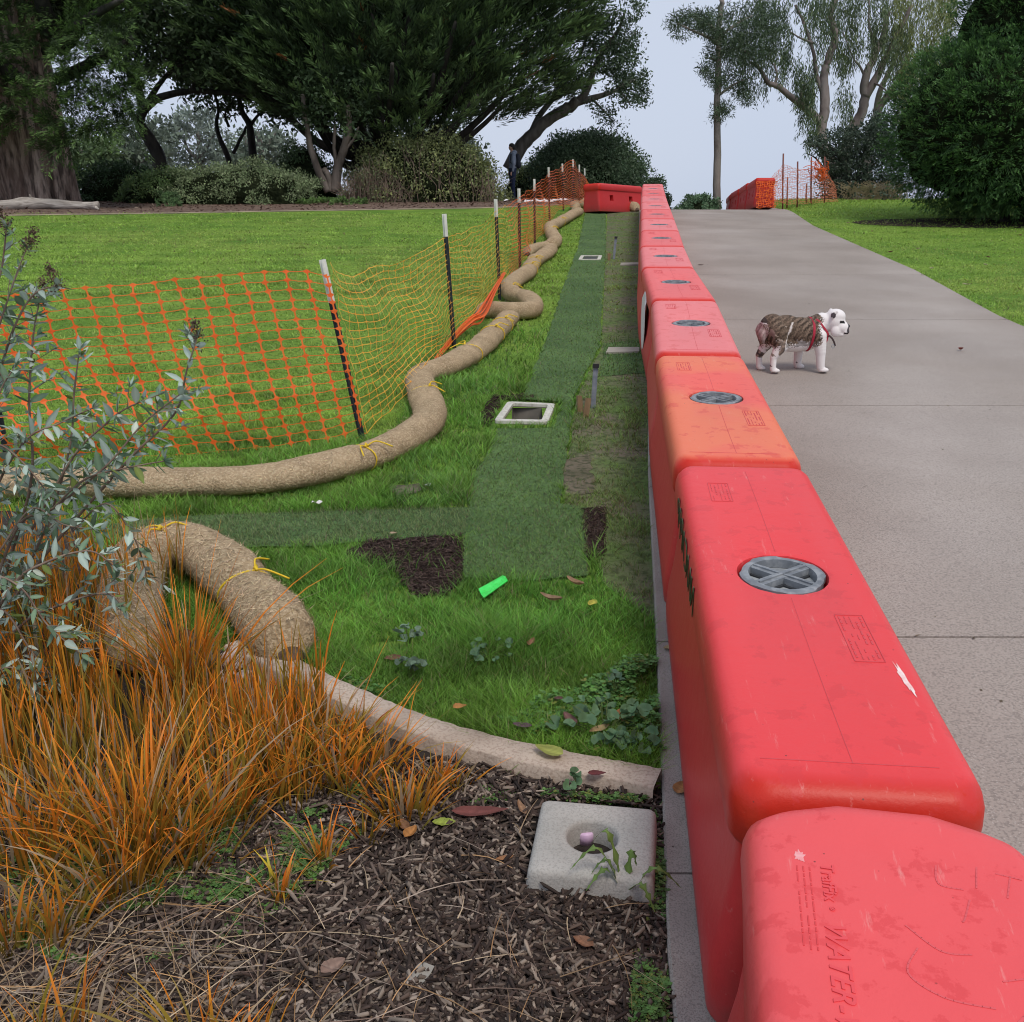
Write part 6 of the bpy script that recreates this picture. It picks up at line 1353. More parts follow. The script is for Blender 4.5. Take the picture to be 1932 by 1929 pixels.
# tall thin tree right of the crest
def lf_tall(e):
    Cs = [in_px(p, n) for p, n in (([(1268, 28), (1310, 15), (1345, 40), (1340, 62), (1300, 50), (1262, 48)], 60), ([(1320, 20), (1400, 5), (1470, 20), (1480, 75), (1430, 125), (1370, 110), (1330, 80)], 190), ([(1340, 60), (1372, 60), (1390, 140), (1420, 190), (1380, 170), (1345, 175), (1325, 130)], 110), ([(1342, 198), (1378, 193), (1372, 225), (1345, 228)], 22), ([(1400, 140), (1422, 170), (1412, 205), (1392, 180)], 22), ([(1265, 60), (1300, 60), (1290, 70)], 6))]
    P2 = np.concatenate(Cs); C = px3(P2, 32 + rng.uniform(-1.4, 1.4, len(P2))); blobleaves(C, rng.uniform(.15, .36, len(C)), 40, .12, .022, np.array([.055, .085, .045]), 'foliage', e, lit=(.10, .15, .075), updir=-.3)
tree('tall_thin_tree', (1353, 32), 'tall thin tree with a bare straight trunk at the path crest', [([(1353, 410, 32), (1352, 350, 32), (1354, 280, 32), (1352, 200, 32), (1356, 120, 32), (1356, 50, 32), (1362, 0, 32)], .125, .07), ([(1355, 82, 32), (1330, 68, 31.7), (1300, 55, 31.5), (1275, 42, 31.3)], .05, .015), ([(1355, 60, 32), (1330, 42, 32), (1300, 30, 32)], .045, .012), ([(1358, 70, 32), (1390, 45, 32), (1420, 30, 32)], .05, .02),
     ([(1356, 180, 32), (1385, 160, 32), (1405, 150, 31.8)], .045, .015), ([(1352, 215, 32), (1362, 206, 31.8)], .03, .012), ([(1356, 120, 32), (1342, 110, 31.8), (1330, 112, 31.7)], .03, .012)], M('bark_pole', (.15, .125, .11), (.27, .24, .21), scale=5, stretch=(1, 1, .4), bump=.6, bscale=12, bdist=.03), lf_tall)
# eucalyptus with weeping foliage
def weep(polys, ns, Y, dep, col, lit, Lr=(.6, 1.5)):
    def f(e):
        P2 = np.concatenate([in_px(p, n) for p, n in zip(polys, ns)]); n = len(P2); C = px3(P2, Y + rng.uniform(-dep, dep, n)); K = 46; L_ = rng.uniform(*Lr, n); s = rng.uniform(0, 1, (n, K)); sw = rng.normal(0, .10, (n, 3)); sw[:, 2] = -1
        P = C[:, None] + sw[:, None] * (s * L_[:, None])[..., None] + rng.normal(0, .075, (n, K, 3)) * (1.1 - s[..., None] * .6); D = unit(np.array([0, 0, -1.]) + rng.normal(0, .35, (n, K, 3))); m = n * K
        c = np.repeat(np.array(col) * rng.uniform(.6, 1.4, (n, 1)), K, 0) * rng.uniform(.7, 1.3, (m, 1)); k = rng.random(m) < .2; c[k] = np.array(lit) * rng.uniform(.7, 1.2, (k.sum(), 1)); leaves_mesh(P.reshape(-1, 3), D.reshape(-1, 3), rng.uniform(.09, .2, m), rng.uniform(.018, .032, m), c, 'foliage', e)
    return f
bark_euc = M('bark_eucalyptus', (.12, .09, .085), (.30, .25, .24), scale=2.5, stretch=(1, 1, .3), bump=.4, bscale=8, bdist=.03, rough=.85)
GE = 'weeping eucalyptus trees on the rise'
tree('eucalyptus_tree', (1580, 34), 'weeping eucalyptus with a long bare limb reaching left over the crest', [([(1588, 385, 34), (1575, 330, 34), (1556, 285, 34), (1549, 250, 34), (1556, 200, 34), (1554, 150, 34), (1563, 110, 34), (1576, 70, 34), (1568, 30, 34), (1590, -30, 34)], .22, .07), ([(1549, 235, 34), (1530, 212, 33.8), (1500, 190, 33.5), (1470, 165, 33.4), (1448, 155, 33.3), (1432, 128, 33.2), (1415, 118, 33.1)], .13, .04), ([(1462, 160, 33.4), (1466, 140, 33.4), (1460, 120, 33.4)], .05, .02), ([(1552, 175, 34), (1540, 140, 34), (1535, 100, 34), (1515, 40, 34), (1500, 10, 34)], .08, .03), ([(1512, 190, 33.6), (1512, 175, 33.6), (1520, 160, 33.6)], .04, .02), ([(1535, 82, 34), (1510, 72, 33.7), (1490, 60, 33.6)], .04, .015), ([(1430, 125, 33.2), (1410, 100, 33.2), (1385, 90, 33.2)], .04, .012)],
     bark_euc, weep([[(1370, 0), (1420, -60), (1490, -60), (1500, 60), (1470, 105), (1400, 100)], [(1500, -60), (1590, -60), (1580, 60), (1520, 40)], [(1500, 95), (1545, 105), (1535, 200), (1520, 190), (1505, 150)], [(1530, 195), (1552, 210), (1548, 232), (1534, 220)], [(1470, 80), (1505, 85), (1500, 125), (1480, 120)]], (150, 85, 62, 12, 14), 33.8, 1.2, (.08, .12, .06), (.17, .21, .10)))
tree('eucalyptus_tree', (1600, 35), 'middle eucalyptus with a thick trunk curving right', [([(1592, 390, 35), (1593, 330, 35), (1596, 285, 35), (1605, 250, 35), (1622, 222, 35), (1632, 185, 35), (1632, 150, 35), (1648, 110, 35), (1665, 70, 35), (1678, 20, 35)], .24, .07), ([(1632, 183, 35), (1652, 150, 35), (1668, 115, 35), (1695, 60, 35), (1720, 10, 35)], .15, .05), ([(1634, 150, 35), (1622, 125, 35), (1610, 110, 35), (1590, 60, 35)], .05, .015), ([(1645, 155, 35), (1665, 165, 34.6), (1675, 175, 34.5)], .04, .015), ([(1655, 92, 35), (1640, 50, 35), (1640, 0, 35)], .06, .02)],
     bark_euc, weep([[(1560, -60), (1680, -60), (1690, 40), (1640, 70), (1600, 60), (1570, 20)], [(1575, 60), (1610, 70), (1600, 110), (1585, 100)], [(1582, 155), (1612, 150), (1608, 200), (1588, 195)], [(1640, 40), (1720, 30), (1700, 110), (1655, 100)]], (110, 26, 20, 62), 35, 1.2, (.09, .125, .06), (.18, .22, .10)))
tree('eucalyptus_tree', (1645, 36), 'rightmost eucalyptus with yellow green foliage behind the big round conifer', [([(1640, 390, 36), (1636, 330, 36), (1640, 260, 36), (1650, 225, 36), (1668, 190, 36), (1690, 160, 36), (1712, 140, 36), (1730, 110, 36)], .19, .06), ([(1652, 222, 36), (1658, 180, 36), (1675, 140, 36), (1690, 110, 36), (1705, 60, 36)], .11, .04), ([(1672, 188, 36), (1700, 175, 36), (1722, 160, 36)], .09, .04)],
     bark_euc, weep([[(1690, -60), (1810, -60), (1800, 30), (1800, 110), (1760, 160), (1700, 150), (1690, 80)], [(1690, 120), (1720, 130), (1712, 210), (1700, 200)]], (300, 26), 35.6, 1.2, (.18, .21, .075), (.30, .32, .12)))
# airy dark shrub tree at the crest
def lf_airy(e):
    P2 = in_px([(1520, 270), (1560, 255), (1600, 235), (1625, 250), (1650, 215), (1690, 210), (1700, 385), (1560, 385), (1550, 340), (1560, 300)], 620); C = px3(P2, 29.5 + rng.uniform(-1.0, 1.2, len(P2))); blobleaves(C, rng.uniform(.14, .30, len(C)), 30, .085, .04, np.array([.055, .08, .055]), 'foliage', e, lit=(.10, .13, .09), sq_=(1.3, 1.3, .45))
tree('airy_shrub_tree', (1600, 29.5), 'airy dark leaved small tree at the crest against the pale sky', [([(1600, 385, 29.5), (1598, 350, 29.5), (1590, 310, 29.5), (1570, 280, 29.5)], .09, .03), ([(1602, 385, 29.5), (1615, 340, 29.5), (1630, 290, 29.5), (1645, 240, 29.5)], .08, .02), ([(1598, 350, 29.5), (1565, 330, 29.3), (1540, 300, 29.2), (1522, 290, 29.1)], .04, .01), ([(1612, 345, 29.5), (1650, 310, 29.7), (1680, 270, 29.8)], .05, .015), ([(1606, 365, 29.5), (1640, 345, 29.4), (1680, 330, 29.3)], .05, .015), ([(1600, 372, 29.5), (1570, 355, 29.3), (1556, 345, 29.2)], .03, .01), ([(1590, 312, 29.5), (1560, 285, 29.3), (1530, 275, 29.2)], .03, .01)], bark_dark, lf_airy)
tb_ = TB()
for k in range(240):
    b = np.array(at(rng.normal(1650, 30), 384, 28.6)); b[2] = float(zg(b[0], b[1])); tb_.tube([b, b + [rng.normal(0, .12), 0, rng.uniform(.1, .3)], b + [rng.normal(0, .35), 0, rng.uniform(.2, .5)]], .007, 3, cap=False)
tag(tb_.obj('dry_tussock', M('dry_stalks', (.22, .17, .10), (.32, .26, .16), scale=3)), 'dry brown stalks at the foot of the airy small tree', 'dry grass', kind='stuff')

# big clipped round conifer at the right edge
e = empty('round_conifer', (10.05, 21.4, float(zg(10.05, 21.4))), 'large dense dark green clipped conifer at the right edge', 'tree')
g0 = float(zg(10.05, 21.4)); parts_ = [((10.4, 21.6, g0 + 1.85), (2.85, 2.3, 1.75)), ((10.75, 21.6, g0 + 3.6), (2.1, 1.9, 1.6)), ((11.0, 21.6, g0 + 4.9), (1.55, 1.4, 1.7))]
for i, (c, r) in enumerate(parts_): ellip('conifer_shade_core', c, (r[0] * .86, r[1] * .86, r[2] * .86), inner_m, e, i, pw_=.8)  # solid dark bodies added for the shade inside the foliage
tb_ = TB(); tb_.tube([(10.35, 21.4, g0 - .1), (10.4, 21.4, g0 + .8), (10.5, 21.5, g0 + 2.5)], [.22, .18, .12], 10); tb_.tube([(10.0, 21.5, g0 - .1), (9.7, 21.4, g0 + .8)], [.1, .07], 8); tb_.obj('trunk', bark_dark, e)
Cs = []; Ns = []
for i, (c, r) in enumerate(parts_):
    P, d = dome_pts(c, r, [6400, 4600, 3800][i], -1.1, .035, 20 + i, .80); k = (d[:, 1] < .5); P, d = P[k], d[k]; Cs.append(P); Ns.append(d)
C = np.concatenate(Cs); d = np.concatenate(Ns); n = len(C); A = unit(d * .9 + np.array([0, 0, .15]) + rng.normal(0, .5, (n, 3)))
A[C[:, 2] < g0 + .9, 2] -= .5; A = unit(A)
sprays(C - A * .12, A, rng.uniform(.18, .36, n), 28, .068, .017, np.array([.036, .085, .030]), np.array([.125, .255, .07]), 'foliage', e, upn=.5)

# fallen log on the mulch
e = empty('fallen_log', base_at(90, 25.4), 'pale weathered log lying on the mulch under the giant conifer', 'log')
log_m = M('weathered_wood', (.34, .30, .26), (.52, .47, .42), scale=4, stretch=(.3, 2, 2), bump=.8, bscale=18, bdist=.02, c3=(.14, .11, .09), s3=9, f3=.5)
tb_ = TB(); P = crom([np.array(at(*p)) for p in [(-60, 392, 25.2), (10, 388, 25.3), (60, 384, 25.4), (110, 386, 25.4), (150, 388, 25.3), (184, 389, 25.2)]], 6); tb_.tube(P, [.09, .12, .15, .12, .11, .08, .11], 12, noise=.12); tb_.obj('log_body', log_m, e)
tb_ = TB(); tb_.tube([np.array(at(66, 381, 25.4)), np.array(at(58, 374, 25.4)), np.array(at(56, 368, 25.3))], [.05, .03, .015], 7); tb_.tube([np.array(at(175, 388, 25.3)), np.array(at(186, 395, 25.0))], [.06, .02], 7); tb_.obj('branch_stub', log_m, e)

# ------------------------------------------------------------------ butterfly bush on the left
e = empty('butterfly_bush', tuple(G(-20, 1280)), 'grey green butterfly bush with dried flower heads at the left edge', 'shrub')
tb_ = TB(); LP = []; LD = []; LS = []; rb = np.random.default_rng(12)
def stem(pts, r0, r1, dens=1.0, side_n=0, lsz=.07):
    P = crom([np.array(at(*p)) for p in pts], 7); tb_.tube(P, np.linspace(r0, r1, len(P)), 5, cap=False); T = unit(np.gradient(P, axis=0)); s = np.concatenate([[0], np.cumsum(np.linalg.norm(np.diff(P, axis=0), axis=1))])
    d = s[-1] * .18
    while d < s[-1]:
        i = min(int(np.searchsorted(s, d)), len(P) - 1); a = rb.uniform(0, 6.28); u = unit(np.cross(T[i], [0.2, 1, .1])); v_ = np.cross(T[i], u)
        for sg in (1, -1):
            if rb.random() < .9 * dens: LP.append(P[i]); LD.append(unit(u * math.cos(a) * sg + v_ * math.sin(a) * sg + T[i] * .55 + np.array([0, 0, -.12]))); LS.append(lsz * rb.uniform(.55, 1.25))
        if rb.random() < .55:       # short leafy side shoot
            q = unit(u * math.cos(a + 1) + v_ * math.sin(a + 1) + T[i] * .9); L_ = rb.uniform(.03, .10); tb_.tube([P[i], P[i] + q * L_], .0012, 3, cap=False)
            for _ in range(6): b = rb.normal(size=3); LP.append(P[i] + q * L_ * rb.uniform(.6, 1)); LD.append(unit(q + b * .8)); LS.append(lsz * rb.uniform(.3, .7))
        d += rb.uniform(.020, .038) / dens
    for _ in range(7): b = rb.normal(size=3); LP.append(P[-1]); LD.append(unit(T[-1] + b * .7)); LS.append(lsz * rb.uniform(.35, .8))
    return P
ST = [([(-40, 1250, 3.3), (20, 1050, 3.3), (60, 900, 3.25), (55, 760, 3.2), (62, 640, 3.2), (75, 565, 3.2)], .007, .0022), ([(-60, 1200, 3.2), (-40, 1000, 3.2), (-20, 800, 3.15), (15, 650, 3.1), (60, 560, 3.1), (108, 540, 3.1)], .007, .002),
      ([(-40, 1230, 3.3), (60, 1080, 3.3), (160, 960, 3.25), (250, 860, 3.2), (330, 780, 3.2), (352, 700, 3.15), (372, 640, 3.15)], .007, .002), ([(-50, 1150, 3.1), (-60, 900, 3.1), (-40, 650, 3.1), (0, 520, 3.1), (12, 430, 3.1)], .006, .002),
      ([(-30, 1240, 3.35), (80, 1010, 3.35), (130, 850, 3.3), (140, 740, 3.3), (150, 660, 3.3)], .006, .002), ([(-60, 1300, 3.0), (40, 1180, 3.0), (120, 1140, 3.0), (200, 1120, 2.95), (235, 1150, 2.95)], .006, .002), ([(-70, 1280, 2.9), (20, 1110, 2.95), (90, 1060, 2.95), (170, 1040, 2.95), (215, 1070, 2.95)], .006, .002),
      ([(-40, 1200, 3.2), (30, 1000, 3.2), (100, 960, 3.15), (200, 880, 3.1), (270, 800, 3.1), (345, 740, 3.1)], .006, .002), ([(60, 1000, 3.2), (140, 860, 3.2), (200, 800, 3.2), (240, 770, 3.2), (300, 745, 3.2)], .005, .002), ([(-50, 1100, 3.05), (-10, 930, 3.05), (50, 830, 3.0), (110, 800, 3.0), (175, 770, 3.0)], .005, .002),
      ([(-60, 1000, 3.0), (-20, 820, 3.0), (0, 740, 3.0), (30, 690, 3.0)], .005, .002), ([(-60, 1220, 2.9), (0, 1150, 2.9), (60, 1230, 2.9), (110, 1290, 2.9)], .005, .002), ([(-80, 1150, 2.85), (-20, 1090, 2.85), (40, 1110, 2.85), (90, 1180, 2.85), (160, 1240, 2.85)], .005, .002), ([(140, 1000, 3.15), (200, 950, 3.1), (250, 1010, 3.1), (270, 1060, 3.1), (275, 1090, 3.1)], .003, .0015),
      ([(-50, 900, 2.95), (-10, 840, 2.95), (40, 870, 2.95), (90, 930, 2.95)], .004, .002), ([(100, 960, 3.15), (160, 905, 3.1), (230, 885, 3.1), (310, 870, 3.1)], .004, .002), ([(0, 1040, 3.1), (60, 960, 3.1), (120, 990, 3.05), (190, 1000, 3.0)], .004, .002), ([(-30, 700, 3.05), (0, 610, 3.05), (30, 520, 3.05), (50, 470, 3.05)], .004, .0015), ([(-60, 1330, 2.8), (10, 1260, 2.8), (70, 1290, 2.8)], .004, .002)]
heads = []
for k, (p, a, b) in enumerate(ST): P = stem(p, a, b, 1.0, lsz=.068 if k not in (3, 17) else .05); heads.append(P[-1]) if k in (0, 1, 2, 3, 17) else None
tb_.obj('branch', M('bush_stem', (.16, .10, .08), (.27, .20, .15), scale=20), e)
n = len(LP); P = np.array(LP); D = np.array(LD); Ls = np.array(LS); Ls = Ls * .92; W_ = Ls * rb.uniform(.28, .38, n); N = unit(rb.normal(size=(n, 3)) * .6 + np.array([0, 0, 1.])); Sx = unit(np.cross(D, N)); Ux = unit(np.cross(Sx, D)); c = np.zeros((n, 3)); k = rb.random(n)
c[:] = np.array([.15, .23, .14]); c[k < .40] = (.34, .42, .36); c[k > .9] = (.45, .50, .42); c[(k > .82) & (k < .9)] = (.17, .22, .05); c *= rb.uniform(.65, 1.25, (n, 1)); V = []; cur = rb.uniform(-.25, .25, n)
ts_ = [(0, .05), (.2, .75), (.45, 1.0), (.72, .7), (1.0, .04)]
for t, w_ in ts_:
    ce = P + D * (Ls * t)[:, None] - Ux * (Ls * cur * t * t)[:, None]
    for sg in (-1, 0, 1): V.append(ce + Sx * (W_ * .5 * w_ * sg)[:, None] + Ux * (abs(sg) * W_ * .16 * w_)[:, None])
V = np.stack(V, 1); base = np.arange(n)[:, None] * 15; q = np.concatenate([base + np.array([r * 3 + j, r * 3 + j + 1, (r + 1) * 3 + j + 1, (r + 1) * 3 + j]) for r in range(4) for j in range(2)]); cc_ = np.repeat(c, 15, 0).reshape(n, 5, 3, 3); cc_[:, :, 1] *= 1.35
np_mesh('leaves', V.reshape(-1, 3), q, leafm, e, cc_.reshape(-1, 3), smooth=True)
for h in heads:
    m = 260; k0_ = 0; ax = np.array([rb.normal(0, .3), 0, 1.]); t = rb.uniform(-.01, .055, m); P = h + ax * t[:, None] + rb.normal(0, .011, (m, 3)) * (1.2 - t[:, None] * 12).clip(.3, 1.2); leaves_mesh(P, rdir(m, .4), .008, .005, cvar(m, (.12, .075, .055), .45), 'flower_head', e, mat=attrm)

# ------------------------------------------------------------------ bulldog and person
def blob_mesh(name, prims, voxel, mat, parent=None, smooth_it=4):
    bm = bmesh.new()
    for p in prims:
        if p[0] == 'e':
            c, r = Vector(p[1]), p[2]; rot = Matrix.Rotation(R(p[3]) if len(p) > 3 else 0, 4, 'Y'); bmesh.ops.create_icosphere(bm, subdivisions=3, radius=1, matrix=Matrix.Translation(c) @ rot @ Matrix.Diagonal((*r, 1)))
        else:
            a, b, ra, rb_ = Vector(p[1]), Vector(p[2]), p[3], p[4]; nn = max(2, int((b - a).length / (min(ra, rb_) * .5)))
            for k in range(nn + 1):
                t = k / nn; bmesh.ops.create_icosphere(bm, subdivisions=2, radius=ra + (rb_ - ra) * t, matrix=Matrix.Translation(a.lerp(b, t)))
    me = bpy.data.meshes.new(name); bm.to_mesh(me); bm.free(); tmp = bpy.data.objects.new('tmp', me); COL.objects.link(tmp); m = tmp.modifiers.new('r', 'REMESH'); m.mode = 'VOXEL'; m.voxel_size = voxel; m.use_smooth_shade = True
    s_ = tmp.modifiers.new('s', 'SMOOTH'); s_.factor = .5; s_.iterations = smooth_it; dg = bpy.context.evaluated_depsgraph_get(); me2 = bpy.data.meshes.new_from_object(tmp.evaluated_get(dg)); bpy.data.objects.remove(tmp); me2.name = name; me2.materials.clear(); me2.materials.append(mat)
    me2.polygons.foreach_set('use_smooth', np.ones(len(me2.polygons), bool)); o = bpy.data.objects.new(name, me2); COL.objects.link(o)
    if parent: o.parent = parent
    return o
def paint(o, fn):
    me = o.data; co = np.zeros(len(me.vertices) * 3); me.vertices.foreach_get('co', co); co = co.reshape(-1, 3); c = np.ones((len(co), 4), np.float32); c[:, :3] = fn(co); a = me.color_attributes.new('Col', 'FLOAT_COLOR', 'POINT'); a.data.foreach_set('color', c.ravel())
fur = M('fur', (0, 0, 0), attr=True, rough=.85, spec=.15, bump=.35, bscale=160, bdist=.004)
dp_ = G(1432, 707); dz_ = float(zg(dp_.x, dp_.y)) + .022
dog = empty('bulldog', (dp_.x + .03, dp_.y, dz_), 'white and brindle bulldog in a red harness standing on the path', 'dog', rz=R(6))
# local frame: x forward, y away from the camera, z up
HC = np.array([.50, -.045, .365]); HS = 1.14
DG = [('e', (.045, .0, .325), (.095, .098, .105)), ('e', (.15, 0, .315), (.13, .105, .105)), ('e', (.255, 0, .285), (.12, .115, .118)), ('e', (.32, 0, .285), (.10, .12, .115)), ('e', (.37, -.01, .315), (.085, .10, .10)), ('e', (.22, 0, .215), (.17, .095, .07)), ('e', (.30, 0, .225), (.10, .10, .075)), ('e', (.10, -.01, .24), (.09, .09, .07)), ('e', (.40, -.02, .27), (.06, .08, .075)),
      ('e', (.41, -.01, .375), (.075, .07, .055)), ('e', (.415, -.015, .400), (.045, .055, .035)), ('c', (.40, -.015, .35), (.475, -.04, .37), .078, .072), 
      ('e', (.50, -.045, .375), (.070, .075, .072)), ('e', (.505, -.05, .405), (.062, .068, .048)), ('e', (.535, -.075, .335), (.052, .056, .045)), ('e', (.50, -.095, .315), (.038, .03, .042)), ('e', (.525, -.03, .315), (.035, .035, .038)), ('e', (.552, -.092, .312), (.034, .036, .026)), ('e', (.572, -.088, .345), (.015, .019, .013)), ('e', (.53, -.085, .293), (.036, .036, .018)),
      # near fore leg, far fore leg
      ('c', (.375, -.085, .27), (.395, -.095, .155), .052, .036), ('c', (.395, -.095, .155), (.405, -.095, .04), .034, .027), ('e', (.425, -.10, .020), (.042, .030, .020)), ('c', (.335, .075, .25), (.30, .095, .15), .048, .034), ('c', (.30, .095, .15), (.30, .10, .04), .032, .026), ('e', (.318, .10, .020), (.040, .028, .020)),
      # near hind: thigh, shank, hock, foot
      ('c', (.06, -.055, .30), (.095, -.075, .20), .075, .048), ('c', (.095, -.075, .20), (.045, -.075, .115), .044, .024), ('c', (.045, -.075, .115), (.045, -.078, .03), .022, .021), ('e', (.062, -.082, .018), (.036, .026, .018)),
      ('c', (.02, .055, .30), (.035, .07, .20), .070, .044), ('c', (.035, .07, .20), (-.018, .065, .115), .040, .024), ('c', (-.018, .065, .115), (-.012, .062, .03), .022, .021), ('e', (.004, .06, .018), (.034, .025, .018)),
      ('e', (-.022, -.02, .37), (.022, .018, .022)), ('e', (-.035, -.02, .27), (.03, .05, .06))]
# ears
DG += [('c', (.468, -.098, .430), (.455, -.118, .405), .014, .011), ('c', (.468, -.098, .430), (.485, -.105, .440), .013, .010), ('c', (.50, .02, .435), (.49, .035, .415), .015, .010)]
HX = 19    # head prims scaled up about the skull
for k_, p_ in enumerate(DG):
    cx_ = p_[1][0]
    if (p_[0] == 'e' and cx_ >= .498) or (p_[0] == 'c' and cx_ >= .46):
        f_ = lambda v: tuple(HC + (np.array(v) - HC) * HS)
        DG[k_] = ('e', f_(p_[1]), tuple(q * HS for q in p_[2])) if p_[0] == 'e' else ('c', f_(p_[1]), f_(p_[2]), p_[3] * HS, p_[4] * HS)
for k_, p_ in enumerate(DG):
    if p_[0] == 'c' and p_[1][2] < .31 and p_[2][2] < .22: DG[k_] = ('c', p_[1], p_[2], p_[3] * 1.14, p_[4] * 1.14)
body = blob_mesh('body', DG, .0062, fur, dog, 3)
def dogcol(co):
    x, y, z = co.T; n1 = fbm(x * 1.0 + z * .7, z * 1.1 - y * .5 + x * .3, 42, 1); n2 = fbm(x * 1.6 + z * .6 + y * .5, z * .8 - x * .5 + y, 120, 2) * .7 + .5 * fbm(x * 2 + .3 * z, z, 210, 9); c = np.tile(np.array([.78, .73, .71]), (len(x), 1)); brn = np.array([.125, .088, .064])
    jt = np.random.default_rng(2).normal(0, 1, len(x)); m = (z > .21 + .03 * n1 + .012 * jt) & (x < .38 + .02 * n1 + .010 * jt) & (x > -.02 + .01 * n1); s_ = np.clip(.5 + .9 * n2, 0, 1)[:, None]; bc = brn * (.35 + 1.3 * s_) * np.random.default_rng(1).uniform(.6, 1.4, (len(x), 1)); c[m] = bc[m]
    wst = (np.abs(x - .140 - (z - .3) * .35) < .006 + .06 * np.clip(z - .29, 0, .2) + .006 * n1) & (z > .2) & (z < .375); c[wst] = (.62, .56, .52)
    shade_ = m & (n1 > .65) & (x < .16); c[shade_] = (.42, .34, .28)
    th = (x < .11) & (z < .24) & (z > .10) & (n1 > -.15) & (y < .2); c[th] = bc[th] * 1.3 + .05
    sp = (x < .1) & (z < .14) & (z > .05) & (n1 > .45); c[sp] = (.08, .06, .055)
    pk = (x < -.012 + .01 * n1) & (z < .36) & (z > .22); c[pk] = np.array([.46, .34, .32]) * (1 - .35 * s_[pk]); pd = pk & (n1 + .4 * jt > .35); c[pd] = bc[pd] * 1.2; tl = (x < -.015) & (z > .365); c[tl] = (.06, .045, .04); ch = (x < .025) & (x >= -.005) & (z < .33) & (z > .22) & (n1 > 0); c[ch] = (.22, .14, .12)
    hd = (x > .455); x = HC[0] + (x - HC[0]) / HS; y = HC[1] + (y - HC[1]) / HS; z = HC[2] + (z - HC[2]) / HS
    ear = (np.sqrt((x - .463) ** 2 + (y + .115) ** 2 + (z - .415) ** 2) < .020); c[ear] = (.06, .045, .05)
    nose = (np.sqrt((x - .580) ** 2 + (y + .094) ** 2 + (z - .346) ** 2) < .021) ; c[nose] = (.018, .018, .024)
    mz = (np.sqrt(((x - .578)) ** 2 + (y + .11) ** 2 + ((z - .318) * 1.0) ** 2) < .026); c[mz] = (.07, .06, .065)
    mouth = (np.abs(z - .303) < .005) & (x > .54) & (y < -.06); c[mouth] = (.03, .02, .02)
    eye = (np.sqrt((x - .527) ** 2 + (y + .118) ** 2 + (z - .372) ** 2) < .021) & (np.abs(z - .372) < .008); c[eye] = (.02, .018, .018)
    e2 = (np.sqrt((x - .572) ** 2 + (y + .05) ** 2 + (z - .378) ** 2) < .018) & (np.abs(z - .378) < .006); c[e2] = (.03, .025, .03)
    x, y, z = co.T
    paw = (z < .008); c[paw] = (.12, .09, .08); du = (x > .28) & (x < .33) & (z < .07) & (z > .04) & (n1 > .3); c[du] = (.10, .08, .07)
    gd = (z > .19) & (z < .235) & (x > .12) & (x < .36) & (n1 > 0); c[gd] = (.30, .27, .26); return c
paint(body, dogcol)
# eye, nose and tongue details as small parts
for nm, c, r, cl in (('eye', (.525, -.1105, .372), .0065, (.015, .012, .012)), ('eye', (.563, -.048, .377), .006, (.015, .012, .012)), ('nose', (.579, -.094, .345), .011, (.02, .02, .026))):
    c = tuple(HC + (np.array(c) - HC) * HS); bm = bmesh.new(); bmesh.ops.create_icosphere(bm, subdivisions=2, radius=r, matrix=Matrix.Translation(c)); bm_obj(nm, bm, M(nm + '_gloss', cl, rough=.2, spec=.6), dog, world=False, smooth=True)
har_m = M('harness_webbing', (.30, .012, .03), (.40, .025, .05), scale=60, rough=.7); dark_web = M('dark_webbing', (.035, .018, .018), rough=.7)
def band(tb_, pts, wd, th=.003, closed=True, nrmc=None):
    P = crom(pts + ([pts[0]] if closed else []), 6); T = unit(np.gradient(P, axis=0)); V = []; k0 = tb_.n; n = len(P)
    for i in range(n):
        o_ = P[i] - (np.array(nrmc) if nrmc is not None else P.mean(0)); o_ = unit(o_ - T[i] * np.dot(o_, T[i])); s_ = unit(np.cross(T[i], o_)); 
        for a, b in ((-1, 0), (1, 0), (1, 1), (-1, 1)): V.append(P[i] + s_ * wd / 2 * a + o_ * th * b)
    tb_.V.append(np.array(V)); tb_.n += len(V)
    for i in range(n - 1):
        for j in range(4): tb_.Fc.append((k0 + i * 4 + j, k0 + i * 4 + (j + 1) % 4, k0 + (i + 1) * 4 + (j + 1) % 4, k0 + (i + 1) * 4 + j))
hb = empty('tmp', (0, 0, 0), 'x', 'x'); bpy.data.objects.remove(hb)
tb_ = TB(); band(tb_, [(.322 + .012 * math.cos(a), .118 * math.sin(a) * 1.02, .275 + .124 * math.cos(a)) for a in np.linspace(0, 2 * math.pi, 17)[:-1]], .018); band(tb_, [(.322, -.02, .398), (.36, -.075, .385), (.395, -.102, .34), (.43, -.108, .295), (.445, -.09, .26)], .016, closed=False, nrmc=(.38, 0, .30)); band(tb_, [(.445, -.09, .285), (.435, -.10, .25), (.428, -.10, .225)], .014, closed=False, nrmc=(.38, 0, .25)); band(tb_, [(.322, .02, .398), (.37, .07, .38), (.42, .07, .32), (.455, -.02, .27), (.445, -.09, .262)], .016, closed=False, nrmc=(.38, 0, .30))
o = pydata('harness', np.concatenate(tb_.V), tb_.Fc, har_m, None); o.parent = dog
tb_ = TB(); band(tb_, [(.445, -.10, .275), (.465, -.115, .255), (.482, -.12, .225), (.492, -.118, .200)], .014, closed=False, nrmc=(.40, 0, .30)); o = pydata('leash_end', np.concatenate(tb_.V), tb_.Fc, dark_web, None); o.parent = dog
tb_ = TB(); tb_.tube([(.476 + .011 * math.cos(a), -.122, .198 + .013 * math.sin(a)) for a in np.linspace(0, 6.28, 13)], .0022, 5, cap=False); o = tb_.obj('tag_ring', steel, None); o.parent = dog

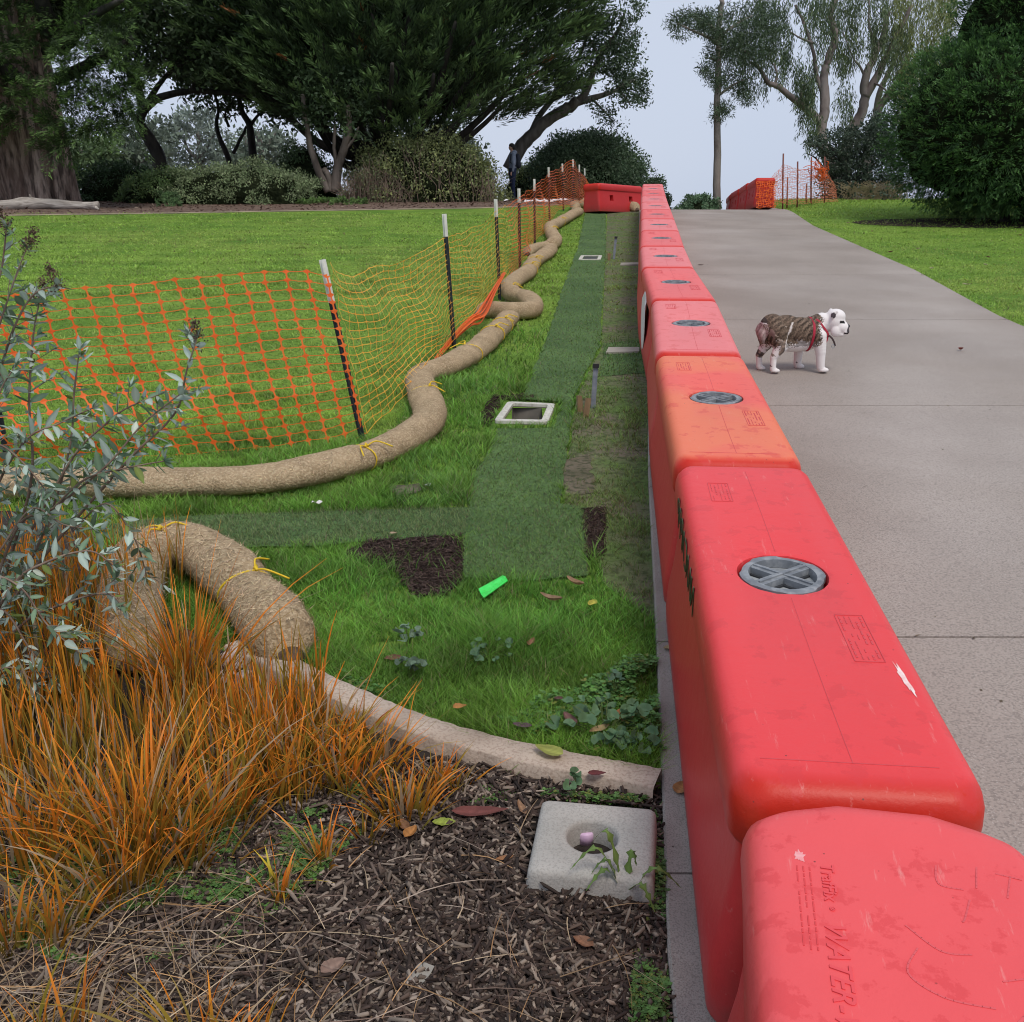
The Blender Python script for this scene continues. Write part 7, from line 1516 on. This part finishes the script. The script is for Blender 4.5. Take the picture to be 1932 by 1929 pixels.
pp = base_at(967, 32.6); man = empty('person', pp, 'person in a grey hoodie and dark jeans with a backpack, standing on the mulch', 'person', rz=0)
skin = M('skin', (.45, .27, .20), rough=.6); hood = M('hoodie_cloth', (.20, .24, .32), (.28, .32, .40), scale=12, rough=.9); jean = M('dark_jeans', (.012, .020, .05), (.025, .035, .08), scale=14, rough=.85); hair = M('dark_hair', (.015, .011, .010), rough=.6); pack = M('backpack_cloth', (.018, .022, .035), (.035, .04, .055), scale=20, rough=.7); shoe = M('shoe', (.10, .03, .02), rough=.6)
# he faces left, three quarters away from the camera
blob_mesh('body', [('e', (-.04, 0, 1.60), (.085, .072, .115)), ('e', (-.115, -.01, 1.585), (.022, .015, .02)), ('e', (-.04, -.07, 1.59), (.018, .012, .03)), ('c', (-.01, 0, 1.5), (.0, 0, 1.42), .055, .06), ('e', (0, 0, 1.18), (.11, .17, .28)), ('c', (0, -.18, 1.38), (-.02, -.22, 1.12), .05, .042), ('c', (-.01, -.22, 1.12), (-.03, -.20, .88), .04, .03), ('e', (-.085, -.20, .82), (.03, .02, .05)), ('c', (-.105, -.20, .82), (-.12, -.195, .77), .012, .009), ('c', (-.09, -.205, .79), (-.105, -.205, .735), .012, .008), ('c', (-.08, -.20, .79), (-.09, -.20, .73), .012, .008), ('c', (-.07, -.20, .79), (-.07, -.20, .735), .011, .008),
      ('c', (0, .18, 1.38), (.0, .22, 1.12), .05, .042), ('c', (0, .22, 1.12), (-.07, .20, .88), .04, .03), ('e', (-.085, .20, .81), (.03, .02, .06)), ('e', (0, 0, .95), (.11, .15, .12)), ('c', (0, -.09, .9), (-.01, -.10, .5), .085, .055), ('c', (-.01, -.10, .5), (.02, -.10, .08), .052, .035), ('c', (0, .09, .9), (.0, .10, .5), .085, .055), ('c', (0, .10, .5), (.04, .11, .08), .052, .035), ('e', (-.03, -.10, .04), (.12, .045, .04)), ('e', (-.01, .11, .04), (.12, .045, .04))], .014, skin, man)
blob_mesh('hoodie', [('e', (0, 0, 1.20), (.120, .185, .27)), ('e', (0, 0, 1.0), (.122, .165, .12)), ('e', (.05, 0, 1.44), (.10, .12, .085)), ('c', (0, -.18, 1.38), (-.02, -.235, 1.12), .075, .062), ('c', (-.01, -.235, 1.12), (-.03, -.21, .89), .052, .04), ('c', (0, .18, 1.38), (0, .235, 1.12), .075, .062), ('c', (0, .235, 1.12), (-.02, .21, .89), .052, .04)], .016, hood, man)
blob_mesh('jeans', [('e', (0, 0, .93), (.130, .168, .13)), ('c', (0, -.085, .9), (-.01, -.10, .5), .105, .078), ('c', (-.01, -.10, .5), (.02, -.10, .07), .074, .062), ('c', (0, .085, .9), (0, .10, .5), .105, .078), ('c', (0, .10, .5), (.04, .11, .07), .074, .062)], .016, jean, man)
blob_mesh('hair', [('e', (-.025, 0, 1.645), (.095, .082, .085)), ('e', (.01, 0, 1.60), (.075, .080, .09)), ('c', (-.045, -.068, 1.62), (-.04, -.068, 1.60), .02, .018)], .012, hair, man)
blob_mesh('backpack', [('e', (.17, 0, 1.20), (.09, .15, .22)), ('e', (.19, 0, 1.08), (.09, .14, .12)), ('c', (.12, -.10, 1.38), (-.08, -.12, 1.38), .022, .022), ('c', (-.08, -.12, 1.38), (-.11, -.13, 1.15), .022, .02), ('c', (-.11, -.13, 1.15), (.1, -.15, 1.02), .02, .018)], .014, pack, man)
blob_mesh('shoes', [('e', (-.03, -.10, .035), (.14, .055, .045)), ('e', (-.01, .11, .035), (.14, .055, .045))], .012, shoe, man)
man.rotation_euler = (0, 0, R(12)); man.scale = (.95, .95, .95)
